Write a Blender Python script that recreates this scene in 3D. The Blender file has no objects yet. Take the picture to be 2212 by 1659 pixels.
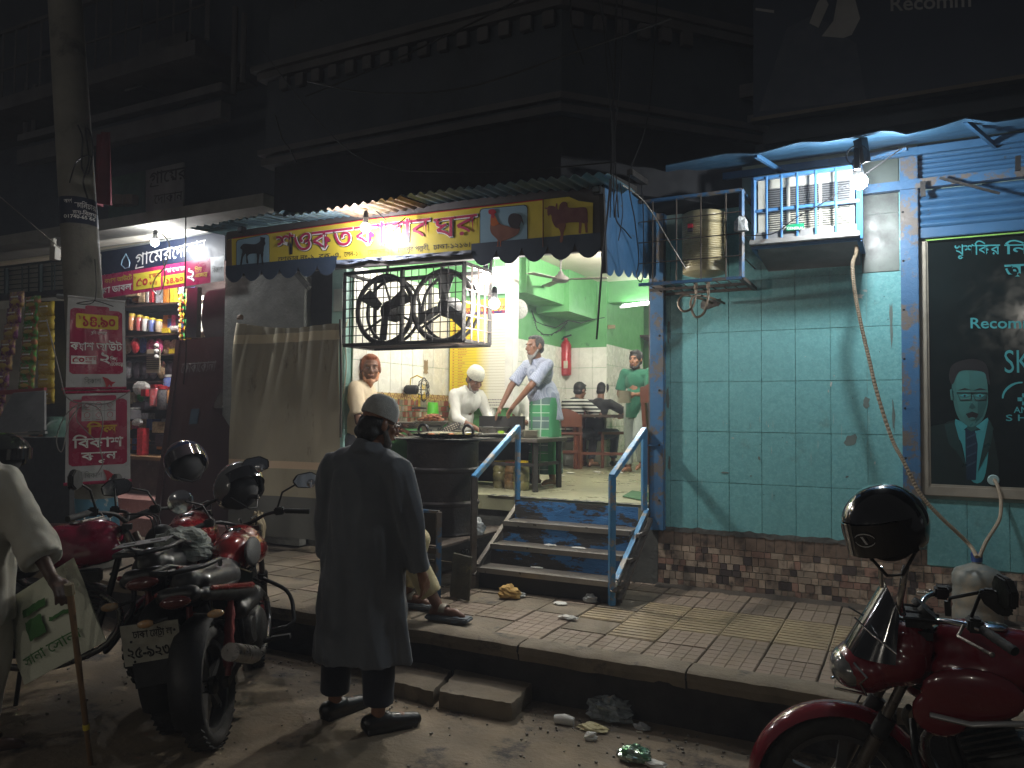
import bpy, bmesh, math, random
from mathutils import Vector, Matrix, noise
random.seed(7)
S = bpy.context.scene; COL = S.collection
D2R = math.radians
# ---------------------------------------------------------------- camera
YAW, PITCH, ROLL, CAMZ = D2R(27), D2R(2.2), D2R(0.5), 1.60
FWD = Vector((-math.sin(YAW)*math.cos(PITCH), math.cos(YAW)*math.cos(PITCH), math.sin(PITCH)))
_r0 = Vector((math.cos(YAW), math.sin(YAW), 0)); _u0 = _r0.cross(FWD)
RGT = _r0*math.cos(ROLL)+_u0*math.sin(ROLL); UPV = -_r0*math.sin(ROLL)+_u0*math.cos(ROLL)
CAM = Vector((0, 0, CAMZ)); FPX = 1670.0
cd = bpy.data.cameras.new('camera'); cam = bpy.data.objects.new('camera', cd); COL.objects.link(cam)
cd.sensor_fit = 'HORIZONTAL'; cd.sensor_width = 36; cd.lens = 36*FPX/2212; cd.clip_end = 300; cd.clip_start = .05
M = Matrix((RGT, UPV, -FWD)).transposed().to_4x4(); M.translation = CAM; cam.matrix_world = M
S.camera = cam
# ---------------------------------------------------------------- night sky and exposure
W = bpy.data.worlds.new('World'); S.world = W; W.use_nodes = True
wn = W.node_tree.nodes; bg = wn['Background']; bg.inputs[0].default_value = (.96, .95, .95, 1); bg.inputs[1].default_value = .015
S.view_settings.view_transform = 'Standard'; S.view_settings.look = 'None'; S.view_settings.exposure = 1.05
S.view_settings.gamma = 1; S.view_settings.use_curve_mapping = False
S.render.engine = 'CYCLES'; S.cycles.max_bounces = 7; S.cycles.diffuse_bounces = 4; S.cycles.glossy_bounces = 4
S.cycles.transmission_bounces = 6; S.cycles.sample_clamp_indirect = 4; S.cycles.use_denoising = True
S.cycles.transparent_max_bounces = 12
# ---------------------------------------------------------------- pixel ray helper: a point of the place on a known plane
def at(x, y, X=None, Y=None, Z=None):
    d = FWD+RGT*((x-1106)/FPX)-UPV*((y-829.5)/FPX)
    t = (X-CAM.x)/d.x if X is not None else (Y-CAM.y)/d.y if Y is not None else (Z-CAM.z)/d.z
    return CAM+d*t
# ---------------------------------------------------------------- materials
_m = {}
def mat(name, c, r=.7, m=0., c2=None, s=6, f=.5, bump=0., bs=40, dirt=None, ds=3, dt=.55, dw=.12, coat=0, rv=0., stretch=None, spec=.5, trans=0, alpha=1, sheen=0):
    if name in _m: return _m[name]
    M = bpy.data.materials.new(name); _m[name] = M; M.use_nodes = True
    N = M.node_tree.nodes; L = M.node_tree.links; b = N['Principled BSDF']
    geo = N.new('ShaderNodeNewGeometry'); pos = geo.outputs['Position']
    if stretch:
        mp = N.new('ShaderNodeMapping'); mp.inputs['Scale'].default_value = stretch; L.new(pos, mp.inputs[0]); pos = mp.outputs[0]
    def nz(sc, det=5, rough=.6):
        n = N.new('ShaderNodeTexNoise'); n.inputs['Scale'].default_value = sc; n.inputs['Detail'].default_value = det; n.inputs['Roughness'].default_value = rough
        L.new(pos, n.inputs['Vector']); return n.outputs['Fac']
    def rng(src, a, z, o0=0, o1=1):
        q = N.new('ShaderNodeMapRange'); q.inputs[1].default_value = a; q.inputs[2].default_value = z; q.inputs[3].default_value = o0; q.inputs[4].default_value = o1
        L.new(src, q.inputs[0]); return q.outputs[0]
    def mix(fac, A, B):
        q = N.new('ShaderNodeMix'); q.data_type = 'RGBA'; L.new(fac, q.inputs['Factor'])
        for k, v in ((6, A), (7, B)):
            if isinstance(v, tuple): q.inputs[k].default_value = (*v[:3], 1)
            else: L.new(v, q.inputs[k])
        return q.outputs[2]
    c = tuple(c); c2 = tuple(c2) if c2 else tuple(x*.72 for x in c)
    col = mix(rng(nz(s), .5-f*.4, .5+f*.4), c, c2)
    if dirt:
        col = mix(rng(nz(ds, 8, .7), dt, dt+dw), col, tuple(dirt))
    if rv:
        oi = N.new('ShaderNodeObjectInfo'); h = N.new('ShaderNodeHueSaturation'); L.new(rng(oi.outputs['Random'], 0, 1, 1-rv, 1+rv), h.inputs['Value']); L.new(col, h.inputs['Color']); col = h.outputs[0]
    L.new(col, b.inputs['Base Color'])
    L.new(rng(nz(s*2.3), .3, .7, max(r-.1, .02), min(r+.12, 1)), b.inputs['Roughness'])
    b.inputs['Metallic'].default_value = m; b.inputs['Coat Weight'].default_value = coat; b.inputs['Coat Roughness'].default_value = .06
    b.inputs['Specular IOR Level'].default_value = spec; b.inputs['Transmission Weight'].default_value = trans; b.inputs['Alpha'].default_value = alpha
    if sheen: b.inputs['Sheen Weight'].default_value = sheen
    if bump:
        bp = N.new('ShaderNodeBump'); bp.inputs['Strength'].default_value = min(bump, 1); bp.inputs['Distance'].default_value = .004 if bump <= 1 else .004*bump
        L.new(nz(bs, 6, .65), bp.inputs['Height']); L.new(bp.outputs[0], b.inputs['Normal'])
    return M
def emis(name, c, e):
    if name in _m: return _m[name]
    M = bpy.data.materials.new(name); _m[name] = M; M.use_nodes = True; N = M.node_tree.nodes; b = N['Principled BSDF']
    b.inputs['Base Color'].default_value = (*c, 1); b.inputs['Emission Color'].default_value = (*c, 1); b.inputs['Emission Strength'].default_value = e
    return M
# ---------------------------------------------------------------- mesh builder
class MB:
    def __init__(s): s.v = []; s.f = []
    def add(s, V, F):
        n = len(s.v); s.v += [tuple(p) for p in V]; s.f += [tuple(i+n for i in q) for q in F]; return s
    def box(s, c, d, M=None, taper=1):
        hx, hy, hz = d[0]/2, d[1]/2, d[2]/2; V = []
        for z in (-1, 1):
            k = taper if z > 0 else 1
            for x, y in ((-1, -1), (1, -1), (1, 1), (-1, 1)):
                p = Vector((x*hx*k, y*hy*k, z*hz))
                if M: p = M @ p
                V.append(p+Vector(c))
        return s.add(V, [(3, 2, 1, 0), (4, 5, 6, 7), (0, 1, 5, 4), (1, 2, 6, 5), (2, 3, 7, 6), (3, 0, 4, 7)])
    def b2(s, a, b):
        return s.box([(a[i]+b[i])/2 for i in range(3)], [abs(b[i]-a[i]) for i in range(3)])
    def quad(s, *P): return s.add(P, [tuple(range(len(P)))])
    def slab(s, P, off):
        n = len(P); o = Vector(off); V = [Vector(p) for p in P]+[Vector(p)+o for p in P]
        return s.add(V, [tuple(range(n)), tuple(reversed(range(n, 2*n)))]+[(i, n+i, n+(i+1) % n, (i+1) % n) for i in range(n)])
    def tube(s, pts, r, n=8, cap=True, closed=False):
        pts = [Vector(p) for p in pts]; k = len(pts); rs = r if isinstance(r, (list, tuple)) else [r]*k
        V = []; up = None
        for i, p in enumerate(pts):
            a = pts[(i-1) % k] if (i or closed) else p; b = pts[(i+1) % k] if (i < k-1 or closed) else p
            t = (b-a).normalized() if (b-a).length > 1e-9 else Vector((0, 0, 1))
            if up is None: up = t.orthogonal().normalized()
            else:
                up = up-t*up.dot(t); up = up.normalized() if up.length > 1e-6 else t.orthogonal().normalized()
            w = t.cross(up)
            for j in range(n):
                q = 2*math.pi*j/n+.4; V.append(p+(up*math.cos(q)+w*math.sin(q))*rs[i])
        F = [(i*n+j, i*n+(j+1) % n, ((i+1) % k)*n+(j+1) % n, ((i+1) % k)*n+j) for i in range(k if closed else k-1) for j in range(n)]
        if cap and not closed: F += [tuple(reversed(range(n))), tuple(range((k-1)*n, k*n))]
        return s.add(V, F)
    def bar(s, a, b, w, h=None, up=(0, 0, 1)):
        a = Vector(a); b = Vector(b); h = h or w; t = (b-a).normalized(); u = Vector(up); u = u-t*u.dot(t)
        u = u.normalized() if u.length > 1e-4 else t.orthogonal().normalized(); x = t.cross(u)
        V = [p+x*(i*w/2)+u*(j*h/2) for p in (a, b) for i, j in ((-1, -1), (1, -1), (1, 1), (-1, 1))]
        return s.add(V, [(0, 1, 2, 3), (7, 6, 5, 4), (0, 4, 5, 1), (1, 5, 6, 2), (2, 6, 7, 3), (3, 7, 4, 0)])
    def lathe(s, c, prof, n=20, axis=(0, 0, 1), arc=None):
        M = Vector((0, 0, 1)).rotation_difference(Vector(axis).normalized()).to_matrix(); V = []; c = Vector(c)
        for r, z in prof:
            for j in range(n):
                q = 2*math.pi*j/n; V.append(c+M @ Vector((r*math.cos(q), r*math.sin(q), z)))
        k = len(prof); F = [(i*n+j, i*n+(j+1) % n, (i+1)*n+(j+1) % n, (i+1)*n+j) for i in range(k-1) for j in range(n)]
        if prof[0][0] > 1e-6: F.append(tuple(reversed(range(n))))
        if prof[-1][0] > 1e-6: F.append(tuple(range((k-1)*n, k*n)))
        return s.add(V, F)
    def sph(s, c, r, nu=14, nv=9, M=None):
        r = (r, r, r) if not isinstance(r, (tuple, list)) else r; V = []; c = Vector(c)
        for i in range(nv+1):
            a = math.pi*i/nv
            for j in range(nu):
                q = 2*math.pi*j/nu; p = Vector((r[0]*math.sin(a)*math.cos(q), r[1]*math.sin(a)*math.sin(q), r[2]*math.cos(a)))
                if M: p = M @ p
                V.append(c+p)
        return s.add(V, [(i*nu+j, (i+1)*nu+j, (i+1)*nu+(j+1) % nu, i*nu+(j+1) % nu) for i in range(nv) for j in range(nu)])
    def grid(s, fn, nu, nv):
        V = [fn(i/nu, j/nv) for j in range(nv+1) for i in range(nu+1)]
        return s.add(V, [(j*(nu+1)+i, j*(nu+1)+i+1, (j+1)*(nu+1)+i+1, (j+1)*(nu+1)+i) for j in range(nv) for i in range(nu)])
    def ring(s, c, R, r, axis=(0, 1, 0), n=28, m=7):
        Mx = Vector((0, 0, 1)).rotation_difference(Vector(axis).normalized()).to_matrix(); c = Vector(c)
        return s.tube([c+Mx @ Vector((R*math.cos(2*math.pi*i/n), R*math.sin(2*math.pi*i/n), 0)) for i in range(n)], r, m, closed=True)
_w = {}
def T(name, label, cat, loc=(0, 0, 0), rz=0, group=None, local=False, rot=None):
    o = bpy.data.objects.new(name, None); COL.objects.link(o); o.location = loc; o.rotation_euler = rot or (0, 0, rz)
    o.empty_display_size = .1; o['label'] = label; o['category'] = cat
    if group: o['group'] = group
    _w[o.name] = Vector((0, 0, 0)) if (local or rz or rot) else Vector(loc)
    return o
def mesh(name, mb, mt=None, smooth=False, bev=0, ang=40, thick=0, fix=True):
    me = bpy.data.meshes.new(name); me.from_pydata([tuple(p) for p in mb.v], [], mb.f)
    if bev or fix or thick:
        b = bmesh.new(); b.from_mesh(me)
        if fix: bmesh.ops.remove_doubles(b, verts=b.verts, dist=1e-6); bmesh.ops.recalc_face_normals(b, faces=b.faces)
        if thick: bmesh.ops.solidify(b, geom=b.faces[:], thickness=thick)
        if bev: bmesh.ops.bevel(b, geom=[e for e in b.edges if len(e.link_faces) == 2 and e.calc_face_angle(0) > .5], offset=bev, segments=2, affect='EDGES', clamp_overlap=True)
        b.to_mesh(me); b.free()
    if smooth:
        me.polygons.foreach_set('use_smooth', [True]*len(me.polygons)); me.set_sharp_from_angle(angle=D2R(ang))
    if mt: me.materials.append(mt)
    return me
def put(name, me, parent=None, loc=(0, 0, 0), label=None, cat=None, kind=None, group=None, rot=None, scale=None):
    o = bpy.data.objects.new(name, me); COL.objects.link(o)
    loc = Vector(loc); base = Vector((0, 0, 0))
    if parent: o.parent = parent; base = _w[parent.name]
    o.location = loc-base; _w[o.name] = loc
    if rot: o.rotation_euler = rot
    if scale: o.scale = scale
    if label: o['label'] = label
    if cat: o['category'] = cat
    if kind: o['kind'] = kind
    if group: o['group'] = group
    return o
def obj(name, mb, mt, parent=None, smooth=False, bev=0, label=None, cat=None, kind=None, group=None, thick=0, ang=40, fix=True):
    if not mb.v: return None
    P = [Vector(p) for p in mb.v]; lo = [min(p[i] for p in P) for i in range(3)]; hi = [max(p[i] for p in P) for i in range(3)]
    c = Vector(((lo[0]+hi[0])/2, (lo[1]+hi[1])/2, lo[2])); mb.v = [tuple(p-c) for p in P]
    return put(name, mesh(name, mb, mt, smooth, bev, ang, thick, fix), parent, c, label, cat, kind, group)
def copy_thing(o, dloc=(0, 0, 0), label=None, parent=None, rz=0):
    c = o.copy(); COL.objects.link(c); c.parent = parent
    if parent is None: c.location = Vector(o.location)+Vector(dloc); c.rotation_euler.z += rz
    if label: c['label'] = label
    for ch in [x for x in COL.objects if x.parent == o]: copy_thing(ch, parent=c)
    return c
# ---------------------------------------------------------------- lettering (flat print): Bengali set in visual order
_g = {}
def _raw(t, off=0):
    cu = bpy.data.curves.new('g', 'FONT'); cu.body = t; cu.size = 1; cu.fill_mode = 'FRONT'; cu.resolution_u = 3; cu.offset = off
    o = bpy.data.objects.new('g', cu); COL.objects.link(o); me = bpy.data.meshes.new_from_object(o)
    V = [(v.co.x, v.co.y) for v in me.vertices]; F = [tuple(p.vertices) for p in me.polygons]
    bpy.data.objects.remove(o); bpy.data.curves.remove(cu); bpy.data.meshes.remove(me); return V, F
def glyph(ch, off):
    k = (ch, off)
    if k not in _g:
        if ch == ' ': _g[k] = ([], [], .26)
        else:
            V, F = _raw(ch, off); ref = 'ব' if ord(ch) > 255 else 'H'
            a = _raw(ref)[0]; b = _raw(ch+ref)[0]
            _g[k] = (V, F, max(x for x, y in b)-max(x for x, y in a))
    return _g[k]
def layout(t, off=0.):
    V = []; F = []; x = 0; prev = (0, .5); i = 0
    def addg(g, dx, dy, sx, sy):
        n = len(V); V.extend((dx+p[0]*sx, dy+p[1]*sy) for p in g[0]); F.extend(tuple(q+n for q in f) for f in g[1])
    while i < len(t):
        ch = t[i]; i += 1
        if ch == '^':
            g = glyph(t[i], off); i += 1; addg(g, prev[0]+(prev[1]-prev[0])*.25, -.24, .62, .55); continue
        if ch == '~':
            a, b = prev; n = len(V); V.extend([(a+.02, -.10), (a+.02, -.16), (b-.05, -.16), (b-.05, -.10)]); F.append((n, n+1, n+2, n+3))
            V.extend([(a+.02, -.10), (a+.09, -.10), (a+.15, .08), (a+.09, .08)]); F.append((n+4, n+5, n+6, n+7)); continue
        if ch == '`':
            a, b = prev; n = len(V); V.extend([(b-.2, .68), (b-.15, .68), (b+.02, .84), (b-.05, .86)]); F.append((n, n+1, n+2, n+3)); continue
        if ch == '#':
            g = glyph('য', off); addg(g, x-.02, -.06, .6, .95); x += g[2]*.6; continue
        g = glyph(ch, off); addg(g, x, 0, 1, 1); prev = (x, x+g[2]) if g[2] > .1 else prev; x += g[2]
    return V, F, x
def text(parent, t, mt, pos, width, height=None, ux=(1, 0, 0), uz=(0, 0, 1), off=0., lift=.004, name='lettering', align='l', size=None, shear=0, nrm=None, back=None):
    """pos = left end of the base line; width = run of the text in metres; lettering lies flat on its board"""
    V, F, w = layout(t, off); ux = Vector(ux).normalized(); uz = Vector(uz).normalized(); n = Vector(nrm) if nrm else ux.cross(uz).normalized()
    sx = width/w if width else size; sz = size or (height/.75 if height else sx)
    p0 = Vector(pos)+n*lift
    mb = MB(); mb.add([p0+ux*(x*sx+shear*y*sz)+uz*(y*sz) for x, y in V], F)
    return obj(name, mb, mt, parent, fix=False)
def closed(P, n=4):
    P = [Vector((x, y, 0)) for x, y in P]; k = len(P); out = []
    for i in range(k):
        p0, p1, p2, p3 = P[i-1], P[i], P[(i+1) % k], P[(i+2) % k]
        for j in range(n):
            t = j/n; q = .5*((2*p1)+(p2-p0)*t+(2*p0-5*p1+4*p2-p3)*t*t+(3*p1-p0-3*p2+p3)*t**3); out.append((q.x, q.y))
    return out
def lerp(a, b, t): return a+(b-a)*t
def vl(a, b, t): return Vector(a).lerp(Vector(b), t)
# ================================================================ palette
Y0 = 5.87; XR = -1.715; FL = .90
asphalt = mat('dusty_road', (.24, .185, .12), .85, c2=(.11, .088, .062), s=1.6, f=.45, bump=2.2, bs=26, dirt=(.035, .03, .026), ds=3.1, dt=.55, dw=.1)
conc = mat('worn_concrete', (.205, .165, .115), .85, c2=(.11, .088, .06), s=3, f=.5, bump=1.6, bs=30, dirt=(.05, .043, .036), ds=5, dt=.57)
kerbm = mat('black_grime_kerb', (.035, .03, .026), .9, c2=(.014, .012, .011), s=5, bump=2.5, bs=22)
pv_y = mat('ochre_paver', (.31, .24, .14), .75, c2=(.24, .185, .11), s=4, f=.5, bump=1, bs=45, dirt=(.17, .13, .088), ds=2.2, dt=.47, dw=.2, rv=.12)
pv_p = mat('purple_brown_paver', (.235, .175, .13), .75, c2=(.185, .14, .10), s=4, f=.5, bump=1, bs=45, dirt=(.18, .138, .09), ds=2.2, dt=.47, dw=.2, rv=.12)
grout = mat('dark_grout', (.14, .11, .08), .95, bump=1.2, bs=60)
teal = mat('teal_glazed_tile', (.165, .40, .41), .24, c2=(.14, .35, .365), s=34, f=.16, bump=.5, bs=26, dirt=(.12, .22, .20), ds=3.2, dt=.60, dw=.18, rv=.035)
teald = mat('tile_joint', (.30, .42, .38), .9)
plaster_d = mat('sooty_plaster', (.13, .13, .115), .9, c2=(.05, .05, .046), s=4, f=.6, bump=2, bs=20)
mos = [mat('mosaic_'+n, c, .5, c2=tuple(x*.6 for x in c), s=14, bump=.8, bs=50, dirt=(.055, .042, .033), ds=7, dt=.52, rv=.2) for n, c in
       (('tan', (.46, .35, .26)), ('rose', (.34, .20, .15)), ('dark', (.08, .06, .055)), ('sand', (.42, .33, .25)), ('umber', (.26, .18, .13)))]
bluep = mat('blue_paint', (.04, .125, .25), .45, c2=(.032, .10, .20), s=5, bump=.6, bs=40, dirt=(.055, .045, .04), ds=9, dt=.62, dw=.05)
bluew = mat('worn_blue_paint', (.042, .14, .28), .5, c2=(.03, .10, .21), s=5, bump=.8, bs=40, dirt=(.12, .10, .085), ds=7, dt=.5, dw=.06)
steel = mat('bare_worn_steel', (.22, .20, .18), .42, m=.6, c2=(.09, .075, .06), s=7, bump=.8, bs=50)
dsteel = mat('sooty_steel', (.05, .046, .042), .55, m=.4, c2=(.025, .022, .02), s=7, bump=1, bs=40)
blackm = mat('black_metal', (.018, .018, .019), .5, m=.3, bump=.5)
darkw = mat('night_wall', (.05, .058, .07), .9, c2=(.034, .041, .05), s=1.3, f=.6, bump=1.5, bs=14, dirt=(.03, .03, .03), ds=1.6, dt=.56, dw=.25)
darkw2 = mat('night_band', (.095, .092, .095), .9, c2=(.065, .064, .068), s=3, bump=1)
green = mat('green_wall_paint', (.12, .34, .12), .5, c2=(.09, .27, .095), s=4, f=.5, bump=.8, bs=25, dirt=(.05, .13, .05), ds=5, dt=.62)
cream = mat('cream_ceiling', (.62, .57, .45), .8, c2=(.52, .47, .36), s=2)
wtile = mat('white_glazed_tile', (.74, .72, .64), .25, c2=(.66, .64, .56), s=5, dirt=(.30, .25, .17), ds=6, dt=.66, rv=.03)
floorm = mat('restaurant_floor', (.33, .32, .20), .32, c2=(.22, .215, .14), s=2.2, f=.5, bump=.3, bs=18, dirt=(.12, .11, .08), ds=4, dt=.6)
yel = mat('yellow_print', (.62, .50, .05), .38, c2=(.52, .41, .04), s=6, bump=.3, bs=8)
signred = mat('magenta_letter', (.40, .02, .085), .4, c2=(.32, .015, .065)); redp = mat('red_print', (.42, .015, .035), .4, c2=(.36, .012, .03)); whp = mat('white_print', (.75, .75, .73), .4, c2=(.68, .68, .66)); blp = mat('black_print', (.012, .012, .014), .5)
mag = mat('magenta_print', (.36, .02, .085), .3, c2=(.30, .015, .07), s=5, bump=.5, bs=9)
navy = mat('navy_print', (.012, .02, .045), .45, c2=(.008, .012, .03)); silv = mat('silver_grey_print', (.42, .43, .44), .35, m=.3)
skyp = mat('pale_blue_print', (.20, .34, .46), .4, c2=(.25, .40, .5), s=5); orange = mat('orange_print', (.5, .12, .02), .4); brown = mat('brown_print', (.16, .05, .03), .5, c2=(.26, .10, .06), s=9)
blackr = mat('black_rubber', (.012, .012, .012), .75, bump=.6, bs=60); chrome = mat('chrome', (.7, .7, .72), .12, m=1); wire = mat('black_wire', (.012, .012, .013), .6)
tin = mat('blue_grey_tin', (.15, .25, .31), .42, m=.35, c2=(.10, .17, .21), s=5, bump=.5, dirt=(.10, .07, .05), ds=6, dt=.6)
hose = mat('beige_hose', (.28, .22, .15), .6); creamp = mat('cream_plastic', (.6, .54, .42), .4); greyp = mat('grey_cloth', (.2, .21, .2), .85)
tarpm = mat('khaki_tarpaulin', (.40, .35, .24), .6, c2=(.31, .275, .19), s=2.5, f=.6, bump=.6, bs=12, dirt=(.11, .085, .05), ds=7, dt=.60, stretch=(1, 1, .35))
wood = mat('red_brown_wood', (.17, .055, .03), .42, c2=(.10, .032, .018), s=6, stretch=(1, 1, .2), coat=.2); dwood = mat('dark_wood', (.06, .035, .022), .6, c2=(.03, .018, .012), s=6)
maroon = mat('maroon_metal', (.035, .010, .009), .4, c2=(.035, .010, .009), s=3, bump=.4)
# ================================================================ ground
def road():
    m = MB(); nx, ny = 150, 90
    def fn(u, v):
        x = -9+14*u; y = -1+4.98*v; z = 0
        z += .010*noise.noise(Vector((x*1.3, y*1.3, 0)))+.006*noise.noise(Vector((x*5, y*5, 3)))
        return (x, y, z)
    m.grid(fn, nx, ny)
    return obj('road', m, asphalt, kind='structure', smooth=True)
road()
g = MB(); g.quad((-60, -60, -.03), (60, -60, -.03), (60, 60, -.03), (-60, 60, -.03)); obj('ground', g, asphalt, kind='structure')
# pavement bed, its kerb face and cap
YK = 3.93
pv = MB(); pv.b2((-9, YK+.10, -.02), (4, Y0+.02, .272)); PAV = obj('pavement', pv, grout, kind='structure')
def rough_strip(x0, x1, y0, y1, z0, z1, n, seed, jit=.012):
    m = MB(); rows = []
    prof = [(y1, z1), (y0+.03, z1), (y0+.006, z1-.012), (y0, z1-.05), (y0+.01, (z0+z1)/2), (y0+.02, z0)]
    def fn(u, v):
        k = v*(len(prof)-1); i = min(int(k), len(prof)-2); y, z = lerp(prof[i][0], prof[i+1][0], k-i), lerp(prof[i][1], prof[i+1][1], k-i)
        x = lerp(x0, x1, u); q = noise.noise(Vector((x*6+seed, y*8, z*9)))
        return (x, y+(jit*q if v > .15 else 0)+jit*1.3*noise.noise(Vector((x*2.1, seed, 0))), z+(jit*.5*noise.noise(Vector((x*9, y*9, seed))) if v > 0 else 0))
    m.grid(fn, n, len(prof)-1); return m
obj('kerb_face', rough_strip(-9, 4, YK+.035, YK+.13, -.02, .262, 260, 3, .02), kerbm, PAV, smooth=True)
for i in range(13):
    x = -8.6+i*.95
    obj('kerb_stone', rough_strip(x, x+.94, YK, YK+.16, .215, .306, 22, 5+i*7, .013), conc, PAV, smooth=True)
# paving tiles: ribbed ochre tiles, purple-brown gridded tiles, plain slabs
ts = .30
def tile_ribbed():
    m = MB(); m.b2((-.146, -.146, -.02), (.146, .146, 0))
    for k in range(5): y = -.118+k*.059; m.box((0, y, .001), (.28, .036, .006))
    return mesh('tile_ribbed', m, pv_y, bev=0)
def tile_grid():
    m = MB(); m.b2((-.146, -.146, -.02), (.146, .146, -.002))
    for i in range(4):
        for j in range(4): m.box((-.108+i*.072, -.108+j*.072, .0), (.0705, .0705, .005), taper=.96)
    return mesh('tile_grid', m, pv_p)
def tile_plain(): m = MB(); m.b2((-.147, -.147, -.02), (.147, .147, .002)); return mesh('tile_plain', m, conc, bev=.004)
TR, TG, TP = tile_ribbed(), tile_grid(), tile_plain()
random.seed(3)
for j in range(6):
    for i in range(24):
        x = -5.2+i*ts+.15; y = YK+.17+j*ts+.14
        if y > Y0-.08: continue
        if x < -2.25 or (x < -1.6 and random.random() < .5): me = TP
        elif j in (2, 3): me = TR
        elif j == 1 and random.random() < .3: me = TR
        else: me = TG
        if me is TP and random.random() < .12: me = TG
        put('paving_tile', me, PAV, (x+random.uniform(-.002, .002), y+random.uniform(-.002, .002), .296+random.uniform(-.003, .002)), rot=(random.uniform(-.012, .012), random.uniform(-.012, .012), random.choice((0, 0, math.pi)) + random.uniform(-.008, .008)))
# broken concrete slabs on the road by the kerb
def slab_thing(P, h, label):
    m = MB(); n = 14; top = []
    for k in range(4):
        a, b = Vector(P[k]), Vector(P[(k+1) % 4])
        for i in range(n): top.append(a.lerp(b, i/n)+Vector((random.uniform(-.009, .009), random.uniform(-.009, .009), 0)))
    N = len(top); c = sum(top, Vector())/N
    V = []
    for s_, z in ((.985, h+.0), (1, h-.012), (1.005, h*.5), (.99, -.01)):
        V += [Vector((c.x+(p.x-c.x)*s_+random.uniform(-.004, .004), c.y+(p.y-c.y)*s_+random.uniform(-.004, .004), z)) for p in top]
    F = [(r*N+i, r*N+(i+1) % N, (r+1)*N+(i+1) % N, (r+1)*N+i) for r in range(3) for i in range(N)]
    V.append(Vector((c.x, c.y, h+.004))); F += [(4*N, (i+1) % N, i) for i in range(N)]
    m.add(V, F); return obj('concrete_slab', m, conc, label=label, cat='slab', smooth=True, ang=50)
slab_thing([at(838, 1470, Z=.08), at(938, 1494, Z=.08), at(1000, 1420, Z=.08), at(872, 1385, Z=.08)], .08, 'broken concrete slab partly hidden behind the man in the long dark tunic')
slab_thing([at(948, 1494, Z=.09), at(1108, 1520, Z=.09), at(1174, 1448, Z=.09), at(1012, 1408, Z=.09)], .09, 'thick concrete slab laid against the kerb below the steel steps')
# ================================================================ right tiled wall
random.seed(11)
TW = T('tiled_wall', 'teal tiled street wall with a brown mosaic band along its foot', 'wall', (-.8, Y0, .3))
w = MB(); w.b2((XR+.0, Y0+.012, .2), (4, Y0+.25, 3.5)); obj('backing', w, teald, TW)
tw_, th_ = .2345, .3735; zt = [2.224+th_*2-.0, 2.224+th_, 2.224, 1.852, 1.479, 1.100, .735]
xs = [XR+.005, -1.617, -1.408]+[-1.408+tw_*i for i in range(1, 7)]
tmesh = {}
def wall_tile(x0, x1, z0, z1, mt, parent, name='tile', y=Y0, dep=.012, bev=.002, gap=.0009):
    k = (round(x1-x0, 3), round(z1-z0, 3), mt.name, dep)
    if k not in tmesh:
        m = MB(); m.box((0, 0, 0), (x1-x0-gap*2, dep, z1-z0-gap*2)); tmesh[k] = mesh('wall_tile', m, mt, bev=bev)
    return put(name, tmesh[k], parent, ((x0+x1)/2, y+random.uniform(-.0012, .0012), (z0+z1)/2), rot=(random.uniform(-.003, .003), 0, random.uniform(-.003, .003)))
for r in range(len(zt)-1):
    for c in range(len(xs)-1): wall_tile(xs[c], xs[c+1], zt[r+1], zt[r], teal, TW)
for r in (-1,):
    for c in range(2, len(xs)-1): wall_tile(xs[c], xs[c+1], zt[0], zt[0]+.2, teal, TW)
for c in range(14): wall_tile(.115+c*tw_, .115+(c+1)*tw_, .62, 1.06, teal, TW)      # below the shop window
# mosaic band, small squares and oblongs
mm = {}
def mos_tile(x0, x1, z0, z1):
    k = (round(x1-x0, 2), round(z1-z0, 2), random.choices(range(5), (4, 3, 2, 3, 3))[0])
    if k not in mm:
        m = MB(); m.box((0, 0, 0), (x1-x0-.003, .012, z1-z0-.003)); mm[k] = mesh('mosaic_tile', m, mos[k[2]], bev=.0012)
    put('mosaic_tile', mm[k], TW, ((x0+x1)/2, Y0+.002+random.uniform(-.0015, .0015), (z0+z1)/2))
z = .305; row = 0
while z < .60:
    h = .046 if row % 3 != 1 else .062
    x = XR+.002+random.uniform(0, .0)
    while x < 1.35:
        wd = random.choice((.046, .046, .062, .09)); 
        mos_tile(x, x+wd, z, min(z+h, .735)); x += wd
    z += h; row += 1
    if row > 5: break
zb = z
b_ = MB(); b_.grid(lambda u, v: (lerp(XR, .1, u), Y0-.004-.006*abs(noise.noise(Vector((u*40, v*3, 1)))), lerp(zb-.0, .742+.02*noise.noise(Vector((u*23, 5, 0))), v)), 90, 4)
stuffm = MB(); x = XR+.002
while x < .1:
    wd = random.choice((.046, .062, .08)); stuffm.box((x+wd/2, Y0+.001, (zb+.72)/2), (wd-.003, .012, .72-zb-.004)); x += wd
obj('mosaic_top_row', stuffm, mos[4], TW)
m = MB(); m.grid(lambda u, v: (lerp(XR-.02, -.02, u), Y0-.008-.010*abs(noise.noise(Vector((u*60, v*3, 1)))), lerp(.712+.012*noise.noise(Vector((u*31, 9, 0))), .748+.014*noise.noise(Vector((u*23, 5, 0))), v)), 140, 3)
obj('mortar_scar', m, plaster_d, TW, smooth=True)
m = MB(); m.grid(lambda u, v: (lerp(XR+.0, 1.4, u), lerp(Y0+.004, Y0-.10+.05*noise.noise(Vector((u*30, 2, 0))), v), .299+.016*(1-v)+.008*noise.noise(Vector((u*60, v*9, 0)))), 200, 6)
obj('dirt_drift', m, mat('dirt', (.07, .055, .04), .95, bump=2, bs=40), PAV, kind='stuff', smooth=True)
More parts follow.
